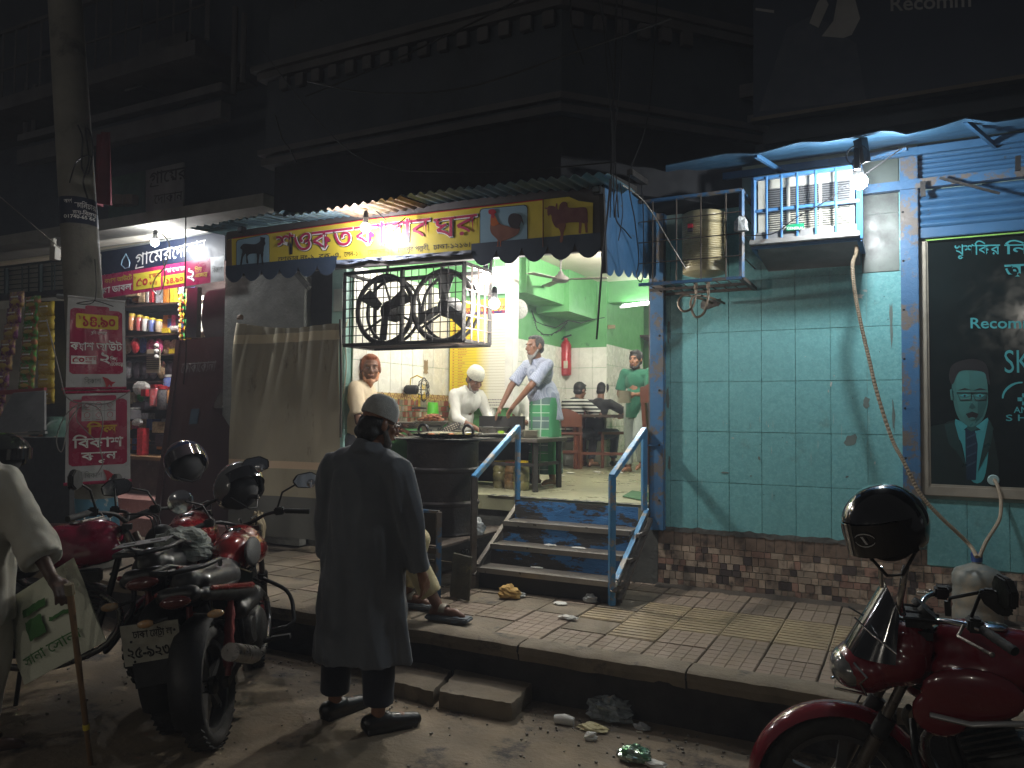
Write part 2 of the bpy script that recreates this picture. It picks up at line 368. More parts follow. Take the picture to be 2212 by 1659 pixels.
# sooty unpainted pier between AC and shop
for z0, z1 in ((2.597, 3.0), (3.0, 3.45)):
    wall_tile(-.262, -.03, z0, z1, mat('sooty_tile', (.12, .15, .13), .4, c2=(.06, .075, .068), s=5, f=.6, dirt=(.03, .028, .025), ds=4, dt=.5, dw=.2), TW, y=Y0-.004, dep=.02)
# ================================================================ right shop front: blue jamb, roller shutter, glass with poster
SH = T('shop_front', 'blue framed shop front with rolled shutter above a dark poster covered window', 'shop front', (.4, Y0-.05, .3))
m = MB(); m.b2((-.022, Y0-.085, .74), (.085, Y0+.03, 3.40)); obj('jamb', m, bluew, SH, bev=.004)
for k in range(7):
    m = MB(); m.lathe((-.005, Y0-.085, 1.0+k*.33), ((.008, 0), (.006, .004), (0, .006)), 8, (0, -1, 0)); obj('bolt', m, blackm, SH)
m = MB(); m.b2((-.25, Y0-.10, 3.13), (2.6, Y0-.05, 3.19)); obj('rail', m, bluew, SH)
for k in range(5):
    z = 3.125-k*.052
    m = MB(); m.grid(lambda u, v: (lerp(.086, 2.6, u), Y0-.03-.022*math.sin(math.pi*v), z-.052*v), 1, 8); obj('shutter_slat', m, bluep, SH, smooth=True)
for k in range(8):
    z = 3.45-k*.033
    m = MB(); m.grid(lambda u, v: (lerp(.086, 2.6, u), Y0-.0-.014*math.sin(math.pi*v), z-.033*v), 1, 6); obj('shutter_slat', m, bluep, SH, smooth=True)
m = MB(); m.b2((.086, Y0-.045, 2.80), (2.6, Y0-.01, 2.868)); obj('bottom_bar', m, bluep, SH, bev=.004)
alu = mat('aluminium_frame', (.42, .38, .31), .4, m=.3)
m = MB(); m.b2((.088, Y0-.03, 1.085), (.130, Y0+.02, 2.78)); m.b2((.130, Y0-.03, 1.085), (2.6, Y0+.02, 1.145)); m.b2((.130, Y0-.015, 1.146), (.142, Y0+.01, 2.79)); m.b2((.142, Y0-.015, 1.146), (2.6, Y0+.01, 1.158)); obj('window_frame', m, alu, SH, bev=.003)
m = MB(); m.b2((.13, Y0-.036, 2.781), (2.6, Y0-.028, 2.789)); obj('green_strip', m, mat('lime_strip', (.30, .62, .12), .4), SH)
glassp = mat('poster_glass', (.008, .014, .014), .07, c2=(.006, .010, .010), spec=.6)
m = MB(); m.b2((.142, Y0+.0, 1.158), (2.6, Y0+.01, 2.795)); POST = obj('poster', m, glassp, SH)
YP = Y0-.002
def flat(pts, mt, name, parent, Y=YP, lift=0, thick=.0008):
    m = MB(); P = [at(x, y, Y=Y-lift) for x, y in (closed(pts) if len(pts) > 6 else pts)]; m.slab(P, (0, thick, 0)); return obj(name, m, mt, parent)
tealp = mat('teal_print', (.05, .30, .33), .35, c2=(.045, .26, .29)); skinp = mat('teal_skin_print', (.045, .17, .17), .35, c2=(.04, .13, .12), s=9); darkp = mat('dark_suit_print', (.006, .02, .02), .35); tiep = mat('tie_print', (.008, .03, .06), .35)
def bntext(parent, t, mt, x0, y0, x1, y1, h, Y=YP, off=0., lift=.002, shear=0):
    a = at(x0, y0, Y=Y); b = at(x1, y1, Y=Y); sz = (a-at(x0, y0-h, Y=Y)).length/.68
    return text(parent, t, mt, a, (b-a).length, size=sz, ux=(b-a), uz=Vector((0, 0, 1)), off=off, lift=lift, shear=shear, nrm=(0, -1, 0))
bntext(SH, 'খুশিকর', tealp, 2061, 551, 2160, 549, 22, off=.012); bntext(SH, 'িন', tealp, 2171, 549, 2222, 548, 22, off=.012)
bntext(SH, 'অ', tealp, 2171, 602, 2214, 600, 32, off=.012); bntext(SH, 'Recomm', tealp, 2094, 709, 2240, 709, 22, off=.015)
bntext(SH, 'SK', tealp, 2168, 805, 2228, 805, 48); bntext(SH, 'AN', tealp, 2190, 892, 2222, 892, 13, off=.01); bntext(SH, 'S H', tealp, 2172, 909, 2222, 909, 13, off=.01)
m = MB(); c = at(2206, 860, Y=YP); R = .105
m.add([c+Vector((math.cos(a)*r, -.001, math.sin(a)*r)) for a in [D2R(85+12*k) for k in range(9)] for r in (R, R-.016*(1-abs(a-2.3)/2))], [(2*k, 2*k+1, 2*k+3, 2*k+2) for k in range(8)]); obj('logo_arc', m, tealp, SH)
m = MB(); m.b2((c.x-.02, YP-.002, c.z-.02), (c.x+.05, YP-.001, c.z+.004)); m.b2((c.x+.005, YP-.002, c.z-.045), (c.x+.03, YP-.001, c.z+.03)); obj('logo_cross', m, tealp, SH)
# the printed man in suit and glasses
flat([(1997, 1037), (1997, 935), (2040, 915), (2060, 908), (2130, 905), (2145, 935), (2148, 1052), (1997, 1047)], darkp, 'printed_suit', SH, lift=.0)
flat([(2064, 905), (2080, 928), (2120, 928), (2134, 902), (2136, 960), (2125, 1035), (2096, 1035), (2078, 960), (2065, 940)], tealp, 'printed_shirt', SH, lift=.001)
flat([(2085, 920), (2104, 920), (2112, 960), (2108, 1037), (2088, 1037), (2086, 990)], tiep, 'printed_tie', SH, lift=.002)
flat([(2060, 870), (2056, 830), (2062, 800), (2090, 793), (2122, 797), (2132, 820), (2134, 870), (2124, 905), (2104, 921), (2088, 919), (2070, 902)], skinp, 'printed_face', SH, lift=.003)
flat([(2052, 842), (2058, 838), (2061, 866), (2054, 864)], skinp, 'printed_ear', SH, lift=.003)
flat([(2058, 830), (2050, 815), (2056, 790), (2080, 778), (2110, 776), (2132, 790), (2138, 830), (2132, 822), (2126, 805), (2100, 800), (2072, 803)], blp, 'printed_hair', SH, lift=.004)
for x in (2084, 2117):
    gl = MB(); gl.tube([at(x-17, 848, Y=YP-.006), at(x+15, 848, Y=YP-.006), at(x+13, 863, Y=YP-.006), at(x-10, 864, Y=YP-.006)], .0028, 5, closed=True); obj('printed_glasses', gl, blp, SH)
    flat([(x-10, 855), (x, 850), (x+9, 855), (x, 859)], whp if 0 else tealp, 'printed_eye', SH, lift=.005); flat([(x-3, 855), (x, 852), (x+3, 855), (x, 858)], blp, 'printed_pupil', SH, lift=.006)
    flat([(x-15, 843), (x, 838), (x+14, 842), (x, 842)], blp, 'printed_eyebrow', SH, lift=.005)
flat([(2066, 838), (2070, 808), (2092, 802), (2094, 838), (2098, 860), (2092, 884), (2080, 900), (2070, 880)], mat('teal_light_print', (.055, .205, .195), .35), 'printed_face_light', SH, lift=.0036)
flat([(2112, 868), (2130, 850), (2132, 872), (2122, 900), (2106, 916), (2112, 895)], mat('teal_shadow_print', (.02, .09, .09), .35), 'printed_cheek', SH, lift=.0036)
flat([(2082, 908), (2118, 908), (2112, 926), (2098, 932), (2086, 924)], mat('teal_shadow_print', (.02, .09, .09)), 'printed_neck', SH, lift=.0022)
for P_ in ([(2064, 905), (2078, 932), (2090, 921), (2080, 912)], [(2133, 902), (2124, 932), (2108, 921), (2120, 912)]): flat(P_, mat('collar_print', (.07, .38, .42), .35), 'printed_collar', SH, lift=.003)
for P_ in ([(2040, 917), (2062, 912), (2088, 1010), (2066, 975), (2050, 960)], [(2135, 906), (2146, 925), (2140, 965), (2112, 1020)]): flat(P_, mat('lapel_print', (.012, .045, .045), .35), 'printed_lapel', SH, lift=.003)
for k in range(4): flat([(2088, 945+k*20), (2109, 935+k*20), (2109, 939+k*20), (2088, 949+k*20)], mat('tie_stripe', (.03, .07, .11), .35), 'tie_stripe', SH, lift=.003)
flat([(2093, 880), (2100, 870), (2108, 880), (2100, 884)], mat('nose_print', (.02, .08, .08), .4), 'printed_nose', SH, lift=.005)
flat([(2086, 894), (2100, 889), (2114, 894), (2108, 906), (2094, 906)], blp, 'printed_mouth', SH, lift=.005)
flat([(2092, 903), (2100, 901), (2108, 903), (2104, 907), (2096, 907)], skinp, 'printed_lip', SH, lift=.006)
# ================================================================ scalloped tin canopy over the right half
CN = T('tin_canopy', 'blue painted tin canopy with wavy edge above the air conditioner and shutter', 'canopy', (.0, 5.2, 3.3))
top = [(1438, 357), (1500, 345), (1564, 332), (1600, 331), (1634, 332), (1680, 320), (1728, 306), (1781, 306), (1840, 296), (1903, 282), (1930, 283), (1956, 290), (2020, 276), (2085, 255), (2148, 264), (2212, 254), (2290, 236), (2360, 240)]
low = [(1438, 402), (1640, 373), (1840, 346), (2040, 320), (2212, 299), (2380, 277)]
def yi(L, x):
    for (a, b), (c, d) in zip(L, L[1:]):
        if a <= x <= c: return lerp(b, d, (x-a)/(c-a))
    return L[-1][1]
def sheet(x0, x1, dy=0):
    m = MB(); n = max(4, int((x1-x0)/14))
    def fn(u, v):
        x = lerp(x0, x1, u); A = at(x, yi(top, x), Y=4.82+dy); B = at(x, yi(low, x)-18, Y=Y0-.10)
        p = A.lerp(B, v); p.z += .02*math.sin(v*math.pi)+.006*math.sin(v*math.pi*9); return p
    m.grid(fn, n, 16); return m
for a, b, dy in ((1438, 1640, 0), (1632, 1905, .02), (1900, 2100, 0), (2092, 2360, .02)): obj('canopy_sheet', sheet(a, b, dy), mat('dim_blue_canopy', (.03, .095, .17), .5, c2=(.022, .07, .13), s=4, bump=.4), CN, smooth=True, thick=.002)
m = MB(); m.bar(at(1440, 398, Y=Y0-.1), at(2380, 274, Y=Y0-.1), .03, .05); obj('canopy_rail', m, bluep, CN)
for x in (1637, 2090): m = MB(); m.bar(at(x-5, yi(top, x)+4, Y=5.0), at(x+60, yi(low, x)+2, Y=Y0-.02), .02, .03); obj('bracket', m, bluep, CN)
m = MB(); m.bar(at(1960, 322, Y=5.5), at(1760, 376, Y=5.84), .02); m.bar(at(1975, 368, Y=5.8), at(1975, 340, Y=5.8), .025); obj('stay', m, bluew, CN)
for a, b in (((1993, 392), (1994, 425)), ((2199, 337), (2199, 368))): m = MB(); m.bar(at(*a, Y=5.72), at(*b, Y=5.72), .022, .03); obj('hook', m, dsteel, CN)
m = MB(); m.bar(at(2030, 384, Y=5.7), at(2160, 418, Y=5.7), .015); obj('strut', m, dsteel, CN)
# ================================================================ upper storeys
UP = T('upper_building', 'dark upper storey with dentilled cornice projecting above the street', 'building', (-3, 5, 3.6))
m = MB(); m.b2((-14, Y0+.1, 3.58), (8, Y0+6.5, 11)); obj('main_wall', m, darkw, UP)
YB = 4.75; cx, cz = at(1212, 240, Y=YB).x, at(1212, 240, Y=YB).z; xl = at(664, 344, Y=YB).x-.45; ztop = at(1232, -4, Y=YB).z
def baypoly(z0, z1, o, name, mt):
    P = [(xl-o, YB-o), (cx+o*.4, YB-o), (cx+(Y0-YB)*1.0+o, Y0+.1), (xl-o, Y0+.1)]
    m = MB(); m.slab([(x, y, z0) for x, y in P], (0, 0, z1-z0)); return obj(name, m, mt, UP)
baypoly(cz, ztop+.5, 0, 'bay', darkw); baypoly(3.16, cz, -.05, 'bay_base', mat('shade_black_wall', (.012, .012, .014), .95)); baypoly(cz-.01, cz+.045, .03, 'band', darkw2); baypoly(cz+.075, cz+.12, .05, 'band', darkw2)  # bay base coloured near-black so it looks unlit despite the nearby bulb
baypoly(ztop-.06, ztop+.0, .06, 'cornice', darkw2); baypoly(ztop+.0, ztop+.05, .10, 'cornice', darkw2)
dm = MB(); dm.box((0, 0, 0), (.085, .05, .10)); dme = mesh('dentil', dm, darkw2, bev=.003)
n = int((cx-xl)/.17)
for k in range(n): put('dentil', dme, UP, (cx-.08-k*.17, YB-.03, ztop-.125))
for k in range(6): q = .12+k*.17; put('dentil', dme, UP, (cx+q*.707, YB+q*.707-.02, ztop-.125), rot=(0, 0, D2R(45)))
# parapet railings on the bay roof
for k in range(12):
    x = xl+.1+k*.32
    m = MB(); m.bar((x, YB+.2, ztop+.05), (x, YB+.2, ztop+.75), .015); m.bar((x, YB+.2, ztop+.1), (x+.3, YB+.2, ztop+.7), .012); obj('railing_bar', m, darkw2, UP)
# right hand wall strip, cable trunk, billboard
m = MB(); p = at(1539, 222, Y=Y0); m.b2((p.x-.04, Y0+.04, p.z), (p.x+.04, Y0+.1, 8)); obj('pilaster', m, darkw2, UP)
m = MB(); a = at(1340, 262, Y=Y0); m.b2((cx+.9, Y0-.05, a.z-.0), (8, Y0+.1, a.z+.10)); m.b2((cx+.9, Y0-.0, a.z-.18), (8, Y0+.1, a.z-.12)); obj('ledge', m, darkw2, UP)
m = MB(); m.b2((cx+1.2, 5.5, 3.48), (8, Y0+.1, 3.56)); obj('slab_edge', m, darkw, UP)
BB = T('billboard', 'large unlit dark blue billboard above the tin canopy at upper right', 'billboard', tuple(at(1900, 230, Y=5.3)))
bbm = mat('billboard_print', (.022, .032, .06), .6, c2=(.02, .028, .045), s=1.2); bbf = mat('billboard_figure', (.05, .06, .085), .6, c2=(.03, .04, .06)); bbw = mat('billboard_pale', (.25, .25, .25), .6)
def flatp(pts, mt, name, parent, Y, d=.002): m = MB(); m.slab([at(x, y, Y=Y) for x, y in pts], (0, d, 0)); return obj(name, m, mt, parent)
flatp([(1627, 256), (1627, -60), (2330, -60), (2330, 140), (2212, 161)], bbm, 'panel', BB, 5.3, .03)
flatp([(1640, 240), (1700, 60), (1760, 30), (1850, 95), (1870, 210), (1872, 215)], bbf, 'printed_figure', BB, 5.298)
flatp([(1775, 78), (1800, 45), (1812, -20), (1845, -10), (1858, 40), (1840, 75), (1822, 82)], bbw, 'printed_fist', BB, 5.295); flatp([(1748, 50), (1766, 5), (1780, -10), (1790, 10), (1768, 60)], bbw, 'printed_cuff', BB, 5.295)
flatp([(1632, 17), (1672, 22), (1672, 28), (1632, 22)], bbw, 'printed_line', BB, 5.295)
bntext(BB, 'Recomm', bbw, 1921, 24, 2100, 14, 30, Y=5.297, off=.015)
m = MB(); m.b2((at(1627, 256, Y=5.3).x-.01, 5.27, at(1627, 256, Y=5.3).z-.03), (6, 5.34, at(1627, 256, Y=5.3).z-.005)); obj('frame', m, mat('board_frame', (.10, .08, .06), .6), BB)
# left neighbour: balconies, ledge, AC, sign boards
LB = T('neighbour_building', 'dark neighbouring building with railed balconies over the grocery', 'building', (-8, 5.6, 3.5))
zs = at(400, 508, Y=Y0).z
m = MB(); m.b2((-14, 5.33, zs), (-5.35, Y0+1, zs+.12)); obj('canopy_slab', m, mat('grey_soffit', (.24, .235, .21), .85, c2=(.15, .145, .13), s=3, bump=1, dirt=(.12, .115, .10), ds=4, dt=.6), LB)
m = MB(); m.b2((-14, 5.15, 5.05), (-6.1, Y0+.2, 5.2)); obj('balcony_slab', m, darkw2, LB)
m = MB(); m.b2((-9.2, 5.3, 4.45), (-5.9, 5.42, 4.62)); m.b2((-9.2, 5.3, 4.72), (-5.9, 5.4, 4.8)); obj('band', m, darkw2, LB)
for k in range(16):
    x = -9.6+k*.24; m = MB(); m.bar((x, 5.2, 5.2), (x, 5.2, 6.0), .018); obj('railing_bar', m, darkw2, LB)
m = MB(); m.bar((-9.8, 5.2, 6.0), (-6, 5.2, 6.0), .04); m.bar((-6, 5.2, 5.2), (-6, 5.2, 6.6), .04); m.bar((-9.8, 5.2, 5.55), (-6, 5.2, 5.55), .02); obj('railing_rail', m, darkw2, LB)
m = MB()
for x, y0, y1 in ((58, 180, 312), (76, 184, 300), (508, 15, 205), (528, 30, 180)): m = MB(); m.tube([at(x, y0, Y=5.5), at(x-4, y1, Y=5.5)], .03, 7); obj('drain_pipe', m, darkw2, LB)
pass
m = MB(); m.b2(at(270, 166, Y=5.4), at(360, 210, Y=5.7)+Vector((0, .3, 0))); m.b2(at(300, 98, Y=5.4), at(400, 150, Y=5.4)+Vector((0, .25, 0))); obj('wall_box', m, darkw2, LB)
# ================================================================ restaurant shell (interior)
random.seed(21)
RS = T('restaurant_room', 'green and white tiled kebab restaurant interior behind the open front', 'building', (-3.2, 7, FL))
XL = -4.70; YM = 7.60; XD = -4.2; YBK = 9.88
zc = at(1229, 582, Y=8.9).z; xb = at(1309, 800, Y=YBK).x
m = MB(); m.b2((-5.2, Y0-.02, FL-.12), (XR, 12.6, FL)); obj('room_floor', m, floorm, RS)
m = MB(); m.b2((-5.2, Y0, .28), (XR+.0, Y0+.1, FL-.121)); obj('plinth', m, plaster_d, RS)
m = MB(); m.b2((-5.2, Y0+.1, zc), (XR+1.6, 12.6, zc+.1)); obj('ceiling', m, cream, RS)
m = MB(); m.b2((XL-.25, Y0+.02, FL), (XL-.012, YM, zc)); m.b2((XL-.25, YM+.02, FL), (at(1100, 700, Y=YM).x, YM+.12, zc)); m.b2((XD-.15, YM+.12, FL), (XD-.012, YBK+.2, zc)); m.b2((XD-.1, YBK+.012, FL), (xb, YBK+.15, zc)); obj('wall', m, green, RS)
m = MB(); m.b2((xb-.15, YBK+.15, FL), (xb-.012, 11.6, zc)); m.b2((xb-.4, 12.2, FL), (XR+1.6, 12.3, zc)); m.b2((XR+1.5, Y0+.26, FL), (XR+1.6, 12.3, zc)); obj('wall', m, green, RS)
m = MB(); a = at(1229, 672, Y=8.9); m.b2((XD, 8.9, a.z), (a.x, YBK+.01, zc)); obj('bulkhead', m, green, RS)
m = MB(); b = at(1153, 637, Y=8.0); m.b2((XD-.3, 7.8, b.z), (b.x+.0, 8.9, zc)); obj('bulkhead', m, green, RS)
yg = at(1380, 604, Z=zc).y; m = MB(); m.b2((xb+.0, yg, at(1380, 650, Y=yg).z), (XR+1.6, yg+.25, zc)); obj('beam', m, green, RS)
m = MB(); s1 = at(1400, 726, Y=11.6); m.b2((at(1375, 726, Y=11.5).x, 11.4, s1.z-.03), (XR+1, 12.2, s1.z)); obj('shelf', m, dwood, RS)
m = MB(); m.b2((at(1362, 800, Y=12).x, 12.1, at(1362, 795, Y=12).z-.6), (XR+1, 12.19, at(1362, 795, Y=12).z)); obj('hatch', m, mat('terracotta', (.20, .07, .035), .6), RS)
# glazed tiles: left wall (plane X), menu wall pier, deep walls
zr = at(770, 777, X=XL).z; zb1 = at(806, 847, X=XL).z; zb0 = at(806, 861, X=XL).z; tY = .2; tZ = .3
m = MB(); m.box((0, 0, 0), (.012, tY-.004, tZ-.004)); tx = mesh('tile_x', m, wtile, bev=.002)
m = MB(); m.box((0, 0, 0), (tY-.004, .012, tZ-.004)); ty = mesh('tile_y', m, wtile, bev=.002)
m = MB(); m.box((0, 0, 0), (.012, tY-.004, zr-zb1-.003)); tx2 = mesh('tile_xs', m, wtile, bev=.002)
def jr(): return random.uniform(-.0015, .0015)
for i in range(9):
    y = Y0+.1+i*tY
    put('tile', tx2, RS, (XL+jr(), y, (zr+zb1)/2))
    for k in range(3): put('tile', tx, RS, (XL+jr(), y, zr+.15+k*tZ))
m = MB(); m.box((XL, (Y0+YM)/2, (zb1+zb0)/2), (.016, YM-Y0, zb1-zb0)); bd = obj('border_strip', m, mat('ochre_border', (.5, .36, .12), .35, c2=(.42, .3, .1)), RS)
for i in range(30):
    m = MB(); y = Y0+.06+i*.058; m.ring((XL+.009, y, (zb1+zb0)/2+(.012 if i % 2 else -.012)), .022, .004, (1, 0, 0), 10, 4); obj('border_motif', m, brown, bd)
bk = [mat('brick_tile_'+n, c, .45, c2=tuple(x*.7 for x in c), s=12) for n, c in (('red', (.30, .09, .05)), ('tan', (.42, .30, .18)), ('grey', (.30, .27, .20)))]
bkm = {}
for r in range(8):
    y = Y0+.02; z = zb0-.03-r*.062
    while y < YM:
        wd = .06 if (r+int(y*10)) % 3 else .03; h = .056; k = (wd, random.choices((0, 1, 2), (4, 3, 3))[0])
        if k not in bkm: q = MB(); q.box((0, 0, 0), (.010, wd-.005, h)); bkm[k] = mesh('brick_tile', q, bk[k[1]], bev=.001)
        if r < 4: put('brick_tile', bkm[k], RS, (XL, y+wd/2, z))
        y += wd
zt2 = at(1222, 752, Y=YBK).z; nrow = int((zt2-FL)/.28)+1
for i in range(11):
    for k in range(nrow):
        put('tile', tx, RS, (XD+jr(), YM+.22+i*tY, zt2-.14-k*.28), scale=(1, 1, .93))
i = 0
while XD+.1+i*tY < xb:
    for k in range(nrow): put('tile', ty, RS, (XD+.1+i*tY, YBK+jr(), zt2-.14-k*.28), scale=(1, 1, .93))
    i += 1
for i in range(8):
    for k in range(nrow): put('tile', tx, RS, (xb+jr(), YBK+.12+i*tY, zt2-.10-k*.28), scale=(1, 1, .93))
# opening jambs, lintel wall over the opening, pier at left
m = MB(); m.b2((XR-.045, Y0-.07, .72), (XR+.062, Y0+.05, 3.3)); obj('blue_jamb', m, bluew, RS, bev=.004)
for k in range(5): m = MB(); m.lathe((XR+.03, Y0-.07, .95+k*.42), ((.009, 0), (.007, .004), (0, .007)), 8, (0, -1, 0)); obj('bolt', m, blackm, RS)
m = MB(); m.b2((XR-.06, Y0-.055, .72), (XR-.048, Y0+.06, 3.3)); obj('jamb_edge', m, steel, RS)
jx = at(748, 800, Y=Y0).x; m = MB(); m.b2((jx-.10, Y0-.03, FL), (jx, Y0+.07, 3.3)); obj('blue_jamb', m, bluew, RS, bev=.004)
# white strip pillar and mirror by the menu
pa = at(1096, 560, Y=YM-.1); pb = at(1110, 881, Y=YM-.1); m = MB(); m.b2((pa.x, YM-.14, pb.z), (pb.x, YM-.0, zc)); obj('white_pillar', m, mat('white_paint', (.72, .70, .64), .5, dirt=(.35, .31, .25), ds=5, dt=.6), RS, bev=.004)
m = MB(); m.b2(at(1010, 640, Y=YM)+Vector((0, -.02, 0)), at(1094, 575, Y=YM)); obj('mirror', m, mat('mint_glass', (.45, .62, .55), .15), RS)
# mint panel and dark window left of the cage
PW = T('pier_wall', 'scarred grey plaster pier with mint paint flakes above the khaki tarpaulin', 'wall', tuple(at(600, 690, Y=Y0-.05)))
pl = mat('scarred_plaster', (.22, .22, .20), .85, c2=(.13, .13, .12), s=5, f=.6, bump=2.5, bs=24, dirt=(.30, .42, .36), ds=4.5, dt=.66, dw=.02)
a = at(487, 600, Y=Y0-.08); b = at(656, 694, Y=Y0-.08); m = MB(); m.b2((a.x, Y0-.08, .3), (b.x, Y0+.1, 3.25)); obj('plaster', m, pl, PW)
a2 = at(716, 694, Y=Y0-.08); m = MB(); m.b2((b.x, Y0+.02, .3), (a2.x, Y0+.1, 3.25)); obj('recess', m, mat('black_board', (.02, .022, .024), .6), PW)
m = MB(); m.bar(at(640, 590, Y=Y0-.12), at(668, 622, Y=Y0-.12), .05, .04); obj('beam_stub', m, plaster_d, PW)
a3 = at(746, 694, Y=Y0-.08); m = MB(); m.b2((a2.x, Y0-.08, .9), (a3.x, Y0+.05, 3.25)); obj('mint_panel', m, mat('mint_metal', (.28, .46, .42), .5, dirt=(.10, .15, .13), ds=7, dt=.6), PW, bev=.004)
m = MB(); q1 = at(722, 625, Y=Y0-.085); q2 = at(741, 672, Y=Y0-.085); m.b2((q1.x, Y0-.095, q2.z), (q2.x, Y0-.08, q1.z)); obj('meter_window', m, mat('pale_panel', (.45, .5, .45), .4), PW, bev=.004)
# ================================================================ tin awning over the restaurant
AW = T('tin_awning', 'rusty corrugated tin awning over the yellow signboard', 'awning', (-3.4, 4.9, 3.1))
def corr(pL, pR, yb, dz, amp=.011, pitch=.078, mt=tin, jag=0):
    L = (pR-pL).length; n = int(L/pitch*8); m = MB()
    def fn(u, v):
        p = pL.lerp(pR, u); y = lerp(p.y+(jag*noise.noise(Vector((u*7, 3, 0))) if jag else 0), yb, v)
        return (p.x, y, p.z+dz*v+amp*math.sin(u*L/pitch*2*math.pi)-.004*noise.noise(Vector((u*9, v*3, 1))))
    m.grid(fn, n, 8); return obj('tin_sheet', m, mt, AW, smooth=True, thick=.0015)
tinr = mat('rusty_tin', (.30, .27, .22), .55, m=.3, c2=(.16, .11, .07), s=6, bump=.6, dirt=(.10, .05, .025), ds=5, dt=.52)
corr(at(410, 494, Y=4.5), at(500, 478, Y=4.5), 5.3, .05, mt=tin, jag=.05)
corr(at(492, 478, Y=4.42), at(560, 466, Y=4.42), 4.86, .04); corr(at(556, 465, Y=4.36), at(612, 456, Y=4.36), 4.86, .04); corr(at(604, 466, Y=4.4), at(730, 452, Y=4.4), 4.86, .04, mt=tin)
corr(at(705, 452, Y=4.32), at(870, 424, Y=4.32), 4.86, .03, mt=tinr); corr(at(862, 424, Y=4.36), at(1012, 404, Y=4.36), 4.86, .03)
corr(at(1005, 407, Y=4.36), at(1170, 386, Y=4.36), 4.86, .03); corr(at(1160, 388, Y=4.32), at(1312, 372, Y=4.32), 4.86, .03, mt=tin)
m = MB(); m.bar(at(495, 508, Y=4.72), at(1303, 400, Y=4.72), .03, .05); m.bar(at(1309, 380, Y=4.7), at(1425, 436, Y=5.8), .04, .04); m.bar(at(1360, 372, Y=4.9), at(1432, 420, Y=5.8), .04, .04); m.bar(at(1300, 395, Y=4.64), at(1306, 590, Y=4.64), .03); obj('angle_iron', m, dsteel, AW)
# side return sheet (blue) with scalloped edge
YS = 4.65
m = MB(); z0 = at(1307, 578, X=XR).z; za = at(1306, 392, X=XR).z; zb_ = at(1422, 424, X=XR).z; zq = at(1422, 592, X=XR).z
def side(u, v):
    y = lerp(YS, Y0-.08, u); zt_ = lerp(za, zb_, u); zl = lerp(z0, zq, u)-.055*abs(math.sin(u*math.pi*6))**.6
    return (XR+.002+.004*math.sin(u*20), y, lerp(zt_, zl, v))
m.grid(side, 120, 4); obj('side_sheet', m, bluep, AW, smooth=True, thick=.002)
# front valance scallops
vmat = mat('dark_blue_valance', (.03, .05, .085), .5, c2=(.024, .04, .065), dirt=(.10, .13, .17), ds=4, dt=.68)
def scallop(xa, xb_, yd, dep, n=9):
    A = at(xa, yd, Y=YS-.005); B = at(xb_, yd-(xb_-xa)*.085, Y=YS-.005); P = [A+Vector((0, 0, .06)), ]
    for i in range(n+1):
        t = i/n; P.append(A.lerp(B, t)+Vector((0, 0, -dep*math.sin(math.pi*t)**.6)))
    P.append(B+Vector((0, 0, .06))); m = MB(); m.slab(P, (0, .003, 0)); obj('scallop', m, vmat, AW)
bl = [487, 526, 564, 603, 644, 685, 727]
for i in range(6): scallop(bl[i], bl[i+1], 590-i*3.4, .085)
br = [1018, 1072, 1127, 1183, 1242, 1302]
for i in range(5): scallop(br[i], br[i+1], 545-i*4.6, .10)
m = MB(); m.grid(lambda u, v: tuple(at(lerp(727, 1018, u), lerp(562, 540, u)+v*(8+5*noise.noise(Vector((u*6, 1, 0)))), Y=YS-.01+.02*noise.noise(Vector((u*14, v*3, 0))))), 60, 3); obj('torn_edge', m, mat('torn_blue', (.10, .16, .26), .5, c2=(.3, .3, .33), s=8), AW, smooth=True, thick=.002)
# ---- signboard
SG = T('signboard', 'long yellow kebab house signboard with red Bengali lettering, goat, rooster and bull', 'signboard', tuple(at(900, 570, Y=YS)))
m = MB(); P = [(489, 596), (1304, 540), (1304, 392), (489, 502)]; m.slab([at(x, y, Y=YS+.012) for x, y in P], (0, .05, 0)); obj('backing', m, mat('sooty_board', (.06, .055, .055), .7, c2=(.09, .08, .075), s=4), SG)
def sp(pts, mt, name, lift=0., th=.002): m = MB(); m.slab([at(x, y, Y=YS-lift) for x, y in (closed(pts) if ('printed' in name or 'rooster' in name) and len(pts) > 5 else pts)], (0, th, 0)); return obj(name, m, mt, SG)
sp([(492, 518), (503, 515), (640, 495), (780, 476), (885, 465), (1173, 431), (1229, 425), (1250, 434), (1281, 438), (1280, 512), (1173, 534), (885, 553), (640, 578), (503, 589), (492, 590)], yel, 'yellow_panel', 0)
sp([(489, 520), (500, 516), (501, 589), (490, 592)], mat('rust_strip', (.16, .11, .08), .6), 'end_strip', .003)
P = [at(503, 515, Y=YS-.004), at(780, 476, Y=YS-.004), at(885, 465, Y=YS-.004), at(1173, 431, Y=YS-.004)]
m = MB(); m.tube(P, .004, 5); obj('edge_line', m, redp, SG)
m = MB(); m.bar(at(1173, 431, Y=YS-.004), at(1173, 534, Y=YS-.004), .008, .004); obj('seam', m, brown, SG)
def signword(t, x0, x1, y0, y1, h):
    for mt, lf, dx, dy, of in ((blp, .003, 2.2, 1.6, .022), (whp, .005, .6, .5, .024), (signred, .008, 0, 0, .004)):
        bntext(SG, t, mt, x0+dx, y0+dy, x1+dx, y1+dy, h, Y=YS, off=of, lift=lf)
signword('শওকত', 598, 762, 550, 532, 42); signword('কাবাব', 768, 928, 532, 515, 45); signword('ঘর', 938, 1030, 515, 505, 45)
